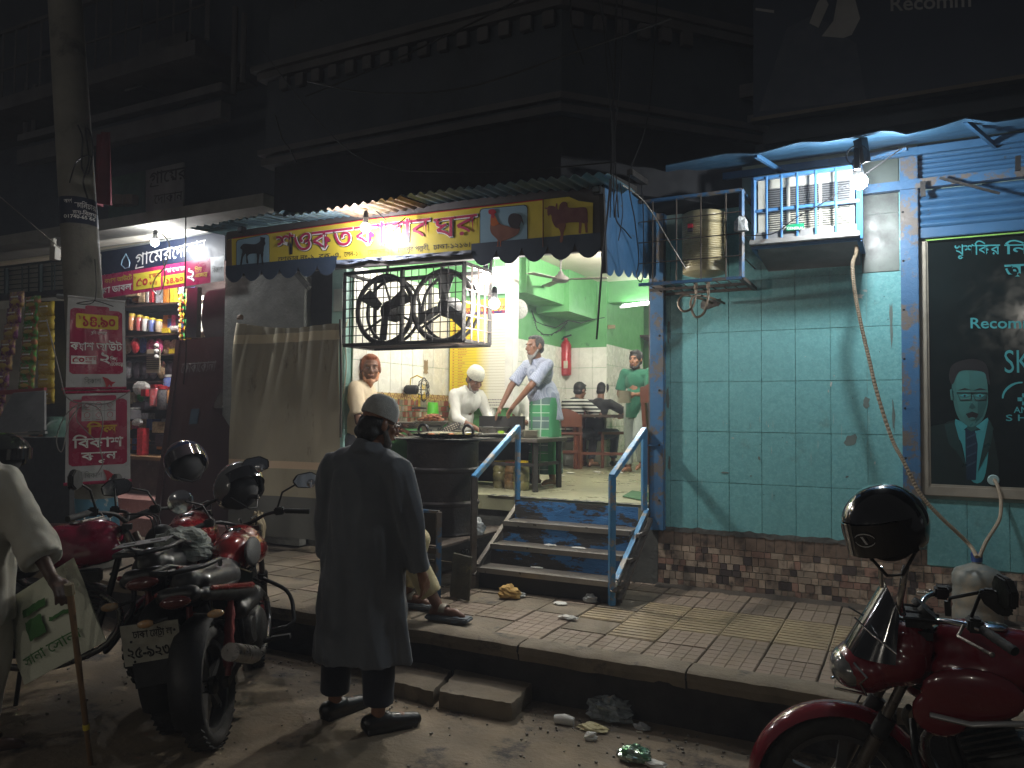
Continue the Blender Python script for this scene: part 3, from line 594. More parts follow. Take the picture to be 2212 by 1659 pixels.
for t, x0, x1 in (('েদাকান নং-১.', 601, 683), ('ব^লক-এ,', 689, 737), ('েলন-১১,', 744, 784), ('েসকশন-১১,', 795, 852), ('িমরপুর পল^লবী,', 845+14, 928), ('ঢাকা-১২১৬।', 936, 1017)):
    bntext(SG, t, blp, x0, lerp(566, 533, (x0-601)/416), x1, lerp(566, 533, (x1-601)/416), 10.5, Y=YS, off=.006)
def rbox(x0, x1, ytl, ytr, ybl, ybr, mt, name, lift):
    c = 7; pts = [(x0+c, ytl), (x1-c, ytr), (x1-2, ytr+2), (x1, ytr+c), (x1, ybr-c), (x1-2, ybr-2), (x1-c, ybr), (x0+c, ybl), (x0+2, ybl-2), (x0, ybl-c), (x0, ytl+c), (x0+2, ytl+2)]
    sp(pts, mt, name, lift)
rbox(510, 582, 517, 506, 581, 575, blp, 'picture_border', .001); rbox(511, 581, 518, 507, 580, 574, skyp, 'picture_panel', .003)
rbox(1036, 1140, 450, 442, 538, 531, blp, 'picture_border', .001); rbox(1037.5, 1138.5, 451.5, 443.5, 536.5, 529.5, skyp, 'picture_panel', .003)
def pic(pts, ox, oy, k, mt, name, lift=.006): sp([(ox+x*k, oy+y*k) for x, y in pts], mt, name, lift)
gm = mat('goat_print', (.016, .018, .024), .5)
G = [(510, 805), (535, 765), (570, 745), (640, 748), (700, 752), (745, 745), (790, 715), (805, 680), (812, 650), (840, 655), (868, 660), (862, 700), (872, 740), (858, 770), (850, 800), (845, 850), (832, 890), (800, 895), (700, 885), (640, 895), (590, 890), (545, 880), (535, 830)]
gx = lambda P: [((800+x/3.687)*.553, (750+y/3.687)*.553) for x, y in P]
sp(gx(G), gm, 'printed_goat', .006)
for L in ([(540, 870), (580, 885), (550, 940), (530, 1045), (510, 1045), (525, 940)], [(595, 880), (640, 890), (612, 930), (625, 1020), (600, 1020), (595, 940)], [(745, 880), (790, 885), (772, 1050), (748, 1050), (752, 960)], [(805, 880), (842, 880), (835, 960), (845, 1040), (822, 1040), (815, 960)], [(508, 815), (535, 795), (545, 810), (530, 820)], [(800, 640), (815, 655), (822, 690), (800, 690)]):
    sp(gx(L), gm, 'printed_goat', .0065)
cx_ = lambda P: [((1600+x/2.011)*.553, (650+y/2.011)*.553) for x, y in P]
sp(cx_([(640, 385), (660, 370), (675, 395), (690, 430), (720, 455), (770, 470), (800, 480), (840, 470), (866, 480), (850, 530), (800, 560), (750, 580), (700, 590), (685, 570), (645, 530), (632, 490), (636, 440)]), brown, 'printed_rooster', .006)
sp(cx_([(640, 385), (660, 370), (675, 395), (690, 430), (700, 450), (660, 470), (636, 450)]), orange, 'rooster_neck', .008)
sp(cx_([(620, 345), (640, 335), (665, 338), (680, 360), (665, 375), (665, 400), (648, 405), (640, 380), (622, 370)]), redp, 'rooster_comb', .0085)
sp(cx_([(775, 440), (778, 395), (805, 370), (850, 372), (880, 395), (895, 460), (878, 430), (862, 470), (855, 490), (800, 480)]), mat('dark_tail_print', (.03, .02, .03), .5), 'rooster_tail', .0085)
for x in (690, 712): sp(cx_([(x, 585), (x+6, 585), (x+5, 622), (x+14, 626), (x-10, 628), (x, 620)]), orange, 'rooster_leg', .006)
sp(cx_([(1085, 320), (1120, 310), (1150, 320), (1170, 340), (1180, 300), (1205, 278), (1235, 285), (1245, 320), (1300, 325), (1350, 320), (1390, 330), (1398, 400), (1392, 450), (1340, 440), (1260, 440), (1220, 450), (1200, 480), (1150, 480), (1120, 430), (1110, 380), (1085, 385)]), mat('bull_print', (.11, .02, .03), .5, c2=(.16, .06, .05), s=14), 'printed_bull', .006)
for L in ([(1160, 460), (1225, 450), (1210, 520), (1200, 590), (1180, 590), (1185, 520)], [(1330, 440), (1352, 440), (1345, 530), (1328, 525)], [(1372, 440), (1395, 440), (1398, 520), (1382, 520)], [(1055, 325), (1090, 322), (1095, 335), (1070, 335)], [(1150, 290), (1160, 290), (1158, 335), (1145, 325)]):
    sp(cx_(L), brown, 'printed_bull', .0065)
# little spotlights on the board ends
for x, y in ((523, 497), (1290, 411)):
    L_ = T('floodlight', 'small unlit silver floodlight on the '+('left' if x < 900 else 'right')+' end of the signboard', 'floodlight', tuple(at(x, y, Y=YS-.06)), group='floodlights on the signboard')
    p = at(x, y, Y=YS-.06); m = MB(); m.box(p, (.06, .05, .05)); obj('housing', m, blackm, L_, bev=.006); m = MB(); m.box(p+Vector((0, -.028, 0)), (.045, .008, .035)); obj('lens', m, chrome, L_, bev=.003)
# ================================================================ lamps
def bulb(name, label, p, r, power, hang, col=(1, .97, .90), tilt=(0, 0, -1), group='bare bulbs'):
    p = Vector(p); t = Vector(tilt).normalized(); R = T(name, label, 'light bulb', tuple(p), group=group)
    e = emis('bulb_glass_%s' % name+str(round(power)), col, power/(math.pi*4*math.pi*r*r))
    m = MB(); m.sph(p, (r, r, r), 20, 14); obj('glass', m, e, R, smooth=True)
    q = p-t*(r*.72); m = MB(); m.lathe(q, ((r*.74, 0), (r*.66, r*.5), (r*.5, r*1.3), (r*.42, r*1.35)), 18, -t); obj('neck', m, mat('white_plastic_neck', (.5, .5, .5), .4), R, smooth=True)
    q2 = q-t*(r*1.35); m = MB(); m.lathe(q2, ((r*.5, 0), (r*.55, .01), (r*.5, .035), (r*.3, .05), (0, .052)), 14, -t); obj('socket', m, blackm, R, smooth=True)
    m = MB(); a = q2-t*.05; m.tube([a, a.lerp(Vector(hang), .3)+Vector((.01, 0, -.01)), a.lerp(Vector(hang), .7)+Vector((-.008, 0, .0)), hang], .003, 5); obj('wire', m, wire, R)
    return R
bulb('hanging_bulb', 'lit bulb hanging in front of the yellow signboard', at(790, 492, Y=4.46), .036, 13, at(795, 440, Y=4.6), col=(1, .96, 1))
bulb('hanging_bulb', 'lit bulb hanging lowest on its wire beside the fan cage', at(1068, 656, Y=5.25), .040, 48, at(1070, 548, Y=4.9))
bulb('hanging_bulb', 'lit bulb hanging above and behind the lowest one beside the fan cage', at(1049, 602, Y=5.55), .040, 38, at(1052, 560, Y=5.6))
bulb('hanging_bulb', 'tilted lit bulb shining in front of the caged air conditioner', at(1857, 393, Y=5.08), .046, 36, at(1863, 335, Y=5.12), col=(.93, .98, 1), tilt=(.15, .1, -1))
bulb('hanging_bulb', 'lit bulb under the slab over the grocery name board', at(335, 524, Y=5.45), .040, 20, at(338, 505, Y=5.5), col=(.95, .98, 1))
bulb('hanging_bulb', 'lit ceiling bulb deep in the restaurant dining room', (-2.6, 8.0, zc-.16), .04, 82, (-2.6, 8.0, zc), col=(1, .97, .91), group='room lamps')
bulb('hanging_bulb', 'lit bulb high above the menu board behind the fan cage', (-3.95, 6.9, zc-.16), .04, 32, (-3.95, 6.9, zc), col=(1, .97, .91), group='room lamps')
TL = T('tube_light', 'lit tube light on the green beam of the back passage', 'tube light', tuple(at(1400, 652, Y=yg-.05)))
m = MB(); m.tube([at(1345, 660, Y=yg-.06), at(1440, 648, Y=yg-.06)], .014, 8); obj('tube', m, emis('tube_glass', (.8, 1, .85), 22), TL); m = MB(); m.bar(at(1340, 664, Y=yg-.03), at(1445, 652, Y=yg-.03), .05, .03); obj('fitting', m, whp, TL)
bulb('hanging_bulb', 'lit bulb hidden in the kitchen passage behind the waiter', (-1.9, 11.2, zc-.2), .04, 32, (-1.9, 11.2, zc), col=(.9, 1, .88), group='room lamps')
# warm lamp inside the grocery
bulb('hanging_bulb', 'lit bulb inside the grocery above the shelves', at(470, 628, Y=6.1)+Vector((-.45, -.05, .35)), .035, 85, at(470, 628, Y=6.1)+Vector((-.3, 0, .8)), col=(1, .97, .92), group='room lamps')
bulb('hanging_bulb', 'lit bulb inside the far left shop above the snack packets', at(60, 590, Y=6.6)+Vector((0, 0, .3)), .035, 22, at(60, 590, Y=6.6)+Vector((0, 0, .6)), col=(1, .93, .8), group='room lamps')
# bare bulbs strung across the other side of the street (the helmets and the round mirror reflect them)
wy = -5.2; m = MB(); m.tube([(-9.5, wy, 4.3), (-6.8, wy, 4.0), (-3.0, wy, 3.9), (2.2, wy, 4.0), (5, wy, 4.3)], .006, 5); obj('street_cable', m, wire, label='cable strung across the opposite side of the street carrying bulbs', cat='cable')
for k, (x, pw) in enumerate(((-6.8, 46), (-3.0, 22), (2.2, 30))): bulb('hanging_bulb', ('left', 'middle', 'right')[k]+' lit bulb on the cable across the street', (x, wy, 3.5), .045, pw, (x, wy, 3.95), col=(1, .93, .80), group='bulbs across the street')
# lamp arm for the right bulb
m = MB(); m.bar(at(1858, 300, Y=5.0), at(1866, 352, Y=5.02), .06, .05); m.bar(at(1850, 322, Y=4.98), at(1852, 366, Y=4.98), .03); m.ring(at(1852, 335, Y=4.97), .06, .004, (0, 1, 0), 14, 5); obj('lamp_arm', m, blackm, label='black lamp arm clamped to the wavy canopy edge above the right bulb', cat='bracket')
# ================================================================ fan cage
FC = T('fan_cage', 'black welded cage holding two industrial fans below the signboard', 'fan cage', tuple(at(870, 740, Y=5.2)))
YC = 5.15; A = at(745, 592, Y=YC); B = at(1003, 568, Y=YC); Cc = at(1000, 741, Y=YC); Dd = at(747, 741, Y=YC); x0c, x1c = A.x, B.x; z1c = (A.z+B.z)/2; z0c = (Cc.z+Dd.z)/2; dp = .42
cgm = mat('greasy_black_iron', (.008, .007, .006), .7, c2=(.014, .011, .009), s=9, bump=1.5, bs=60)
m = MB()
for y in (YC, YC+dp):
    for a, b in (((x0c, z0c), (x1c, z0c)), ((x0c, z1c), (x1c, z1c)), ((x0c, z0c), (x0c, z1c)), ((x1c, z0c), (x1c, z1c)), (((x0c+x1c)/2, z0c), ((x0c+x1c)/2, z1c))):
        m.bar((a[0], y, a[1]), (b[0], y, b[1]), .028)
for x in (x0c, x1c):
    for z in (z0c, z1c): m.bar((x, YC, z), (x, YC+dp, z), .026)
obj('cage_frame', m, cgm, FC)
for k in range(1, 17):
    x = lerp(x0c, x1c, k/17); m = MB(); m.bar((x, YC-.012, z0c), (x, YC-.012, z1c), .007); obj('cage_bar', m, cgm, FC)
for k in range(1, 8):
    z = lerp(z0c, z1c, k/8); m = MB(); m.bar((x0c, YC-.018, z), (x1c, YC-.018, z), .007); obj('cage_bar', m, cgm, FC)
for k in range(1, 4):
    y = YC+dp*k/4; m = MB(); m.bar((x1c+.01, y, z0c), (x1c+.01, y, z1c), .012); m.bar((x0c, y, z0c), (x1c, y, z0c), .01); obj('cage_bar', m, mat('cage_side_bar', (.14, .105, .09), .6, bump=1.5), FC)
for k in range(1, 6): z = lerp(z0c, z1c, k/6); m = MB(); m.bar((x1c+.012, YC, z), (x1c+.012, YC+dp, z), .009); obj('cage_bar', m, mat('cage_side_bar', (.1, .1, .1)), FC)
for k, xx in enumerate((lerp(x0c, x1c, .27), lerp(x0c, x1c, .76))):
    c = Vector((xx, YC+.14, (z0c+z1c)/2-.0)); FN = T('drum_fan', ('left' if k == 0 else 'right')+' black industrial fan inside the welded cage', 'fan', tuple(c), group='fans in the cage'); Rf = (z1c-z0c)*.47
    m = MB(); m.ring(c, Rf, .022, (0, 1, 0), 30, 8); m.ring(c+Vector((0, .12, 0)), Rf*.96, .014, (0, 1, 0), 30, 6); obj('rim', m, cgm, FN, smooth=True)
    m = MB(); m.lathe(c+Vector((0, .10, 0)), ((0, -.09), (.05, -.09), (.085, -.05), (.09, .06), (.05, .1), (0, .1)), 16, (0, 1, 0)); obj('motor', m, cgm, FN, smooth=True)
    for j in range(3):
        a = j*2.094+.5+k; m = MB(); w_ = Vector((-math.sin(a), 0, math.cos(a))); u = Vector((math.cos(a), 0, math.sin(a)))
        m.slab([c+u*.05-w_*.03, c+u*(Rf*.88)-w_*.07+Vector((0, .03, 0)), c+u*(Rf*.92)+w_*.05-Vector((0, .03, 0)), c+u*.06+w_*.04], (0, .003, 0)); obj('blade', m, mat('grey_blade', (.07, .07, .07), .5), FN)
    for j in range(3): a = j*2.094+1.7; m = MB(); m.tube([c+Vector((math.cos(a)*.05, .1, math.sin(a)*.05)), c+Vector((math.cos(a)*Rf, .02, math.sin(a)*Rf))], .011, 6); obj('strut', m, cgm, FN)
m = MB()
for x in (lerp(x0c, x1c, .1), lerp(x0c, x1c, .6), x1c): m.bar((x, YC+dp, z1c), (x, YC+dp+.1, z1c+.45), .02)
obj('hanger', m, cgm, FC)
# ================================================================ steel steps, rails
ST = T('steel_steps', 'worn blue and grey steel steps climbing to the restaurant floor', 'steps', (-2.35, 5.1, .3))
X0s, X1s = -2.86, -1.80; ys = [5.06, 5.26, 5.46, 5.66]; zs_ = [.455, .60, .75]; stm = mat('worn_tread', (.15, .135, .115), .5, m=.3, c2=(.08, .07, .06), s=5, bump=1, dirt=(.05, .14, .26), ds=6, dt=.63)
riser = mat('flaking_blue_riser', (.045, .04, .036), .6, c2=(.03, .028, .026), s=5, bump=1.6, bs=30, dirt=(.03, .15, .36), ds=2.6, dt=.50, dw=.03, stretch=(1, 1, 3.0))
for i in range(3):
    m = MB(); m.b2((X0s-.03*i*0, ys[i], zs_[i]-.03), (X1s, ys[i]+.215, zs_[i])); obj('tread', m, stm, ST, bev=.004)
    m = MB(); m.b2((X0s+.01, ys[i]-.004, zs_[i]-.035), (X1s-.01, ys[i]+.004, zs_[i]+.002)); obj('nosing', m, mat('polished_edge', (.32, .30, .27), .35, m=.7), ST)
for i in range(3):
    zz0, zz1 = (zs_[i], zs_[i+1]-.03) if i < 2 else (zs_[2], FL+.0)
    m = MB(); m.grid(lambda u, v: (lerp(X0s+.01, X1s-.01, u), ys[i]+.206+.004*noise.noise(Vector((u*9, v*2, i))), lerp(zz0, zz1, v)), 30, 4); obj('riser', m, riser, ST, thick=.004)
m = MB(); m.b2((X0s, 5.10, .30), (X1s, 5.12, .42)); obj('toe_board', m, blackm, ST)
m = MB(); m.grid(lambda u, v: (lerp(-3.2, XR-.06, u), lerp(Y0-.03, Y0+.05, v), FL+.001+.006*noise.noise(Vector((u*30, v, 0)))), 80, 2); obj('broken_sill', m, plaster_d, ST, smooth=True)
for X in (X0s-.02, X1s+.02):
    m = MB(); m.bar((X, 5.03, .40), (X, 5.80, .86), .045, .012); obj('stringer', m, steel, ST)
for X in (X1s+.05,):
    m = MB(); m.bar((X, 5.08, .33), (X, 5.8, .80), .03); [m.bar((X, y, z-.03), (X, y+.2, z-.03), .025) for y, z in zip(ys, zs_)]; obj('brace', m, steel, ST)
railm = mat('chipped_blue_rail', (.07, .23, .42), .38, m=.2, c2=(.05, .17, .33), s=7, bump=.5, dirt=(.25, .23, .21), ds=8, dt=.52, dw=.05)
for side_, X in (('left', X0s-.03), ('right', X1s+.0)):
    R = T('handrail', side_+' blue and bare steel handrail of the restaurant steps', 'handrail', (X, 5.06, .3), group='handrails of the steps')
    xd = (1022, 1029, 1120) if side_ == 'left' else (1325, 1327, 1398)
    a = Vector((X, 5.06, .30)); b = Vector((X, 5.06, at(xd[1], 1030 if side_ == 'left' else 1028, Y=5.06).z)); c_ = Vector((X, 5.80, at(xd[2], 922 if side_ == 'left' else 928, Y=5.80).z))
    m = MB(); m.bar(a, b, .042); obj('post', m, railm if side_ == 'right' else steel, R, bev=.004)
    m = MB(); m.bar(b+Vector((0, -.01, -.01)), c_, .042); obj('top_rail', m, railm, R, bev=.004)
    m = MB(); m.bar(c_+Vector((0, -.01, 0)), (X, 5.79, .86), .04); obj('post', m, railm, R, bev=.004)
    m = MB(); m.bar((X+.02, 5.08, .47), (X+.02, 5.80, .88), .034, .012); obj('lower_rail', m, railm if side_ == 'right' else steel, R)
m = MB(); p1 = Vector((X1s, 5.79, at(1400, 962, Y=5.79).z)); m.tube([p1, (XR+.02, Y0-.08, p1.z)], .006, 6); obj('hook_rod', m, bluep, ST)
m = MB(); 
for k, (x, y) in enumerate(((938, 0),)): pass
for k in range(6): q = Vector((X0s-.03-.035*k*.6, 5.1-.01*k, .60-.012*k+.01*math.sin(k*2))); m.ring(q, .016, .004, ((0, 1, 0), (1, 0, 0))[k % 2], 10, 5)
obj('chain', m, blackm, ST)
# ================================================================ barrel hearth, platform, cooking table
PT = T('steel_platform', 'rusty angle iron platform carrying the oil drum hearth', 'stand', (-3.4, 4.9, .3))
zp = .655; pf = mat('rust_iron', (.11, .085, .065), .6, m=.3, c2=(.05, .04, .033), s=7, bump=1.2); px1 = X0s-.09
m = MB(); m.b2((-3.75, 4.68, zp-.02), (px1, 5.8, zp)); obj('deck', m, pf, PT, bev=.003)
m = MB(); m.bar((-3.75, 4.68, zp-.03), (px1, 4.68, zp-.03), .04); m.bar((-3.75, 4.68, zp-.03), (-3.75, 5.8, zp-.03), .04); obj('edge_angle', m, pf, PT)
for x, y, t in ((-2.95, 4.67, .90), (-3.75, 4.67, .90), (-3.75, 5.7, .62), (px1, 5.75, .62)): m = MB(); m.bar((x, y, .30), (x, y, t), .035); obj('leg', m, bluew if t > .8 else pf, PT)
m = MB(); m.bar((-3.75, 4.67, .90), (-2.95, 4.67, .90), .02); obj('top_bar', m, bluew, PT)
m = MB(); m.b2((-3.73, 4.675, zp+.01), (-2.97, 4.68, .89)); obj('side_plate', m, dsteel, PT)
bc = Vector((-3.30, 5.27, zp)); Rb = .285; hb = .735
BR = T('oil_drum', 'black oil drum used as charcoal hearth in front of the man with the orange beard', 'barrel', tuple(bc))
drm = mat('burnt_drum', (.045, .036, .03), .5, m=.4, c2=(.022, .018, .016), s=4, f=.6, bump=1.2, bs=24, dirt=(.10, .07, .05), ds=5, dt=.6)
prof = [(Rb, 0), (Rb+.008, .012), (Rb, .03), (Rb, .22), (Rb+.012, .235), (Rb+.012, .25), (Rb, .265), (Rb, .48), (Rb+.012, .495), (Rb+.012, .51), (Rb, .525), (Rb, .71), (Rb+.010, .722), (Rb+.006, hb), (Rb-.01, hb), (Rb-.012, .6), (0, .6)]
m = MB(); m.lathe(bc, prof, 48); obj('drum_body', m, drm, BR, smooth=True, ang=30)
m = MB(); m.lathe(bc+Vector((0, 0, hb+.002)), ((Rb+.10, -.006), (Rb+.10, .0), (Rb-.06, 0), (Rb-.06, -.006)), 4); 
hp = MB(); zt3 = zp+hb; hp.b2((bc.x-.42, bc.y-.30, zt3+.002), (bc.x+.33, bc.y+.34, zt3+.012)); obj('hot_plate', hp, dsteel, BR, bev=.002)
m = MB(); m.slab([(-3.72, 4.72, .78), (-3.56, 4.66, .78), (-3.56, 4.68, 1.12), (-3.73, 4.74, 1.14)], (.006, .012, 0)); obj('rusty_sheet', m, mat('speckled_rust', (.32, .26, .19), .7, c2=(.2, .14, .09), s=20, dirt=(.12, .05, .03), ds=12, dt=.5), label='small rusty speckled sheet leaning left of the oil drum', cat='metal sheet')
m = MB(); m.slab([(-2.90, 4.74, .305), (-2.70, 4.66, .305), (-2.70, 4.70, .60), (-2.90, 4.78, .60)], (.004, .02, 0)); obj('leaning_board', m, mat('mossy_board', (.10, .09, .055), .85, c2=(.05, .048, .036), s=5, bump=1.5, dirt=(.2, .17, .08), ds=8, dt=.6), label='dirty board leaning under the iron platform by the steps', cat='board', bev=.003)
bag = mat('grey_plastic_bag', (.4, .41, .4), .45, c2=(.25, .26, .26), s=9, bump=1)
def crumple(c, r, seed, n=14, flat=.6, amp=.35, mt=None, name='x', **k):
    m = MB(); m.sph((0, 0, 0), (1, 1, 1), n, n); V = []
    for p in m.v:
        v = Vector(p); q = 1+amp*noise.noise(v*1.7+Vector((seed, 0, 0)))+amp*.8*abs(noise.noise(v*4+Vector((0, seed, 0)))); V.append((v.x*r[0]*q+c[0], v.y*r[1]*q+c[1], max(v.z*r[2]*q, -r[2]*.55)+c[2]+r[2]*.55))
    m.v = V; return obj(name, m, mt, smooth=False, **k)
crumple((px1-.06, 5.3, zp), (.07, .06, .075), 4, mt=bag, name='plastic_bag', label='grey tied plastic bag standing on the platform right of the drum', cat='bag')
# ================================================================ cooking table and its food
stl = mat('dull_aluminium', (.48, .47, .44), .32, m=.8, c2=(.36, .35, .33), s=9); tabm = mat('greasy_table_steel', (.16, .14, .12), .4, m=.5, c2=(.08, .07, .06), s=6)
CT = T('cooking_table', 'low greasy steel cooking table standing between the cook and the steps', 'table', (-3.5, 6.5, FL))
zT = at(1198, 945, X=None, Y=6.83).z; tx0 = -4.15; tx1 = at(1213, 944, Y=6.80).x
m = MB(); m.b2((tx0, 6.25, zT-.035), (tx1, 6.95, zT)); obj('table_top', m, tabm, CT, bev=.006)
for x, y in ((tx1-.04, 6.83), (tx1-.04, 6.30), (-3.72, 6.30), (tx0+.04, 6.9)): m = MB(); m.bar((x, y, FL), (x, y, zT-.036), .045); obj('leg', m, dsteel, CT, bev=.003)
m = MB(); m.bar((-3.72, 6.30, FL+.24), (tx1-.04, 6.30, FL+.24), .03); m.bar((tx1-.04, 6.30, FL+.24), (tx1-.04, 6.83, FL+.24), .03); obj('rail', m, dsteel, CT)
m = MB(); m.b2((tx1-.45, 6.88, zT+.001), (tx1-.95, 6.93, zT+.20)); obj('wind_guard', m, mat('soot_black', (.03, .028, .026), .6), label='black soot covered guard box the man in the checked shirt leans on', cat='box', bev=.004)
m = MB(); m.b2((tx0, 6.28, FL+.02), (-3.74, 6.30, zT-.04)); obj('front_shade_panel', m, dsteel, CT)  # dark sheet added to stand for the shade below the table front
m = MB(); m.b2((XL+.02, 6.9, FL+.01), (-3.30, 6.93, zT-.04)); obj('under_shade_panel', m, dsteel, CT)  # dark sheet added as under-table shadow, hiding the green wall behind
m = MB(); m.b2((XL+.02, 6.1, zT-.03), (tx0-.005, 6.95, zT)); obj('side_shelf', m, tabm, CT, bev=.004)
def bowl(name, label, cat, c, r, h, mt=stl, flare=1.0, grp=None):
    m = MB(); m.lathe(c, ((r*.62*flare, 0), (r*.9, h*.75), (r, h), (r*1.06, h+.004), (r*1.05, h-.003), (r*.97, h-.006), (r*.86, h*.7), (r*.56*flare, .008), (0, .008)), 32); return obj(name, m, mt, label=label, cat=cat, group=grp, smooth=True, ang=50)
tp = lambda x, y, Y: at(x, y, Y=Y)
def tz(x, Y): p = at(x, 900, Y=Y); return Vector((p.x, Y, zT))
bowl('steel_tray', 'long steel tray lying at the front edge of the cooking table beside the left handrail', 'tray', tz(1040, 6.32), .11, .03)
c1 = tz(1068, 6.75); bowl('steel_bowl', 'large steel bowl on the cooking table right in front of the cook', 'bowl', c1, .15, .09)
bowl('steel_tray', 'shallow steel tray with a lime green packet in front of the large bowl', 'tray', tz(1085, 6.45), .17, .035)
bowl('steel_tray', 'shallow steel tray with two white spoons standing in it', 'tray', tz(1013, 6.4), .13, .04)
bowl('steel_tray', 'dark rimmed oblong pan under the cook\'s hands', 'pan', tz(985, 6.62), .15, .05, tabm)
k0 = tz(933, 6.3); pedestal = bowl('cooking_pot', 'upturned steel pot carrying the dish of fried kebabs', 'pot', k0+Vector((0, .0, .0)), .105, .09, stl, flare=1.5)
bowl('steel_dish', 'wide steel dish heaped with brown kebab patties', 'dish', k0+Vector((0, 0, .095)), .165, .05)
bowl('steel_basin', 'wide empty steel basin left of the kebab dish', 'basin', tz(880, 6.4)+Vector((0, 0, .07)), .17, .06)
random.seed(5); pm = MB(); pm.sph((0, 0, 0), (.042, .034, .014), 10, 6); V = []
pm.v = [tuple(Vector(v)*(1+.25*noise.noise(Vector(v)*60))) for v in pm.v]; pme = mesh('kebab_patty', pm, mat('fried_brown', (.30, .10, .03), .6, c2=(.16, .05, .02), s=40, bump=1.5, bs=90), smooth=True)
KP = T('kebab_pile', 'heap of fried brown kebab patties on the steel dish', 'food', tuple(k0+Vector((0, 0, .14))))
for k in range(30):
    a = random.random()*6.28; lv = k//12; r = (.12-.04*lv)*math.sqrt(random.random()); put('patty', pme, KP, k0+Vector((r*math.cos(a), r*math.sin(a), .155+.020*lv+random.uniform(0, .01))), rot=(random.uniform(-.4, .4), random.uniform(-.4, .4), a))
for x in (1003, 1022): m = MB(); p = tz(x, 6.4); m.tube([p+Vector((0, 0, .03)), p+Vector((.004, -.01, .075))], [.008, .005], 6); obj('spoon', m, whp, label=('left' if x < 1010 else 'right')+' white spoon standing in the small steel tray', cat='spoon', group='spoons in the tray')
m = MB(); p = tz(1083, 6.45); m.box(p+Vector((0, 0, .05)), (.055, .03, .025)); obj('lime_packet', m, mat('lime_green', (.35, .6, .05), .5), label='lime green packet on the shallow tray', cat='packet', bev=.003)
# stack of plates
PS = T('plate_stack', 'stack of white plates at the right end of the cooking table', 'plates', tuple(tz(1147, 6.6))); 
for k in range(6): m = MB(); m.lathe(tz(1147, 6.6)+Vector((0, 0, .012*k)), ((.05, 0), (.085, .008), (.09, .011), (.085, .0105), (.05, .004), (0, .004)), 24); obj('plate', m, mat('melamine_plate', (.62, .58, .48), .4), PS, smooth=True)
# griddle on the drum with handles, perforated ladle
gp = Vector((bc.x+.02, bc.y+.02, zt3+.013)); GR = T('griddle', 'round griddle with two thick ring handles on top of the oil drum', 'griddle', tuple(gp))
m = MB(); m.lathe(gp, ((.18, 0), (.26, .02), (.275, .035), (.265, .033), (.18, .010), (0, .010)), 36); obj('pan', m, mat('oily_pan', (.10, .085, .06), .25, m=.5, c2=(.05, .04, .03), s=8), GR, smooth=True)
for sx in (-1, 1): m = MB(); q = gp+Vector((sx*.21, -.02, .055)); m.tube([q+Vector((.0+.045*math.cos(a), .012*math.sin(a)*0, .05*math.sin(a))) for a in [D2R(-40+26*k) for k in range(11)]], .011, 8); obj('handle', m, blackm, GR, smooth=True)
LD = T('skimmer', 'perforated black skimmer resting across the griddle', 'skimmer', tuple(gp+Vector((.02, 0, .05))))
q = gp+Vector((.07, -.06, .075)); Mx = Matrix.Rotation(D2R(-20), 3, 'Y') @ Matrix.Rotation(D2R(55), 3, 'X'); m = MB(); m.sph(q, (.105, .05, .004), 20, 4, M=Mx); obj('blade', m, dsteel, LD, smooth=True)
hm = MB(); hm.sph((0, 0, 0), (.0055, .0055, .003), 6, 4); hme = mesh('hole', hm, mat('pale_hole', (.5, .42, .3), .6))
for i in range(-4, 5):
    for j in range(-1, 2):
        if abs(i)+abs(j)*1.5 < 5: put('hole', hme, LD, q+Mx @ Vector((i*.021+(j % 2)*.01, j*.022, .005)), rot=Mx.to_euler())
m = MB(); m.tube([q+Vector((-.09, 0, -.03)), gp+Vector((-.32, -.05, .045))], .007, 6); obj('handle', m, steel, LD)
m = MB(); m.slab([gp+Vector((-.12, -.22, .04)), gp+Vector((.10, -.24, .04)), gp+Vector((.22, -.12, .045)), gp+Vector((-.02, -.05, .05))], (0, 0, .003)); obj('scraper', m, mat('oily_flat', (.3, .28, .2), .3, m=.5), LD)
random.seed(8)
for k in range(5): crumple(gp+Vector((-.16+.05*k, .05+random.uniform(-.05, .06), .015)), (.03, .025, .012), k, n=8, mt=mat('fried_orange', (.4, .12, .03), .55), name='kebab', label='fried kebab sizzling on the griddle, %s' % ('far left', 'second from the left', 'in the middle', 'second from the right', 'far right')[k], cat='food', group='kebabs on the griddle')
# jars under the table
for i, (x, yb, Y, r, h, lid) in enumerate(((1079, 1058, 6.5, .065, .23, 0), (1104, 1060, 6.45, .065, .225, 1), (1126, 1058, 6.4, .078, .245, 0), (1100, 1040, 6.75, .06, .22, 0))):
    p = at(x, 1058, Y=Y); p = Vector((p.x, Y, FL)); J = T('plastic_jar', ('left jar of pale contents with yellow lid under the cooking table', 'red lidded brown filled jar in the middle under the cooking table', 'largest jar with yellow lid nearest the rail under the cooking table', 'rear jar with yellow lid half hidden under the cooking table')[i], 'jar', tuple(p), group='jars under the table')
    m = MB(); m.lathe(p, ((r*.9, 0), (r, .012), (r, h*.3), (r*.95, h*.32), (r, h*.34), (r, h*.62), (r*.95, h*.64), (r, h*.66), (r, h*.82), (r*.75, h*.93), (r*.75, h)), 20); obj('body', m, mat('jar_olive' if i != 1 else 'jar_brown', (.20, .17, .06) if i != 1 else (.22, .10, .03), .25, c2=(.12, .11, .06), s=6, coat=.6), J, smooth=True)
    m = MB(); m.lathe(p+Vector((0, 0, h)), ((r*.82, 0), (r*.82, .022), (r*.76, .026), (0, .026)), 20); obj('lid', m, mat('lid_yellow', (.65, .42, .02), .4) if lid == 0 else mat('lid_red', (.45, .03, .02), .4), J, smooth=True)
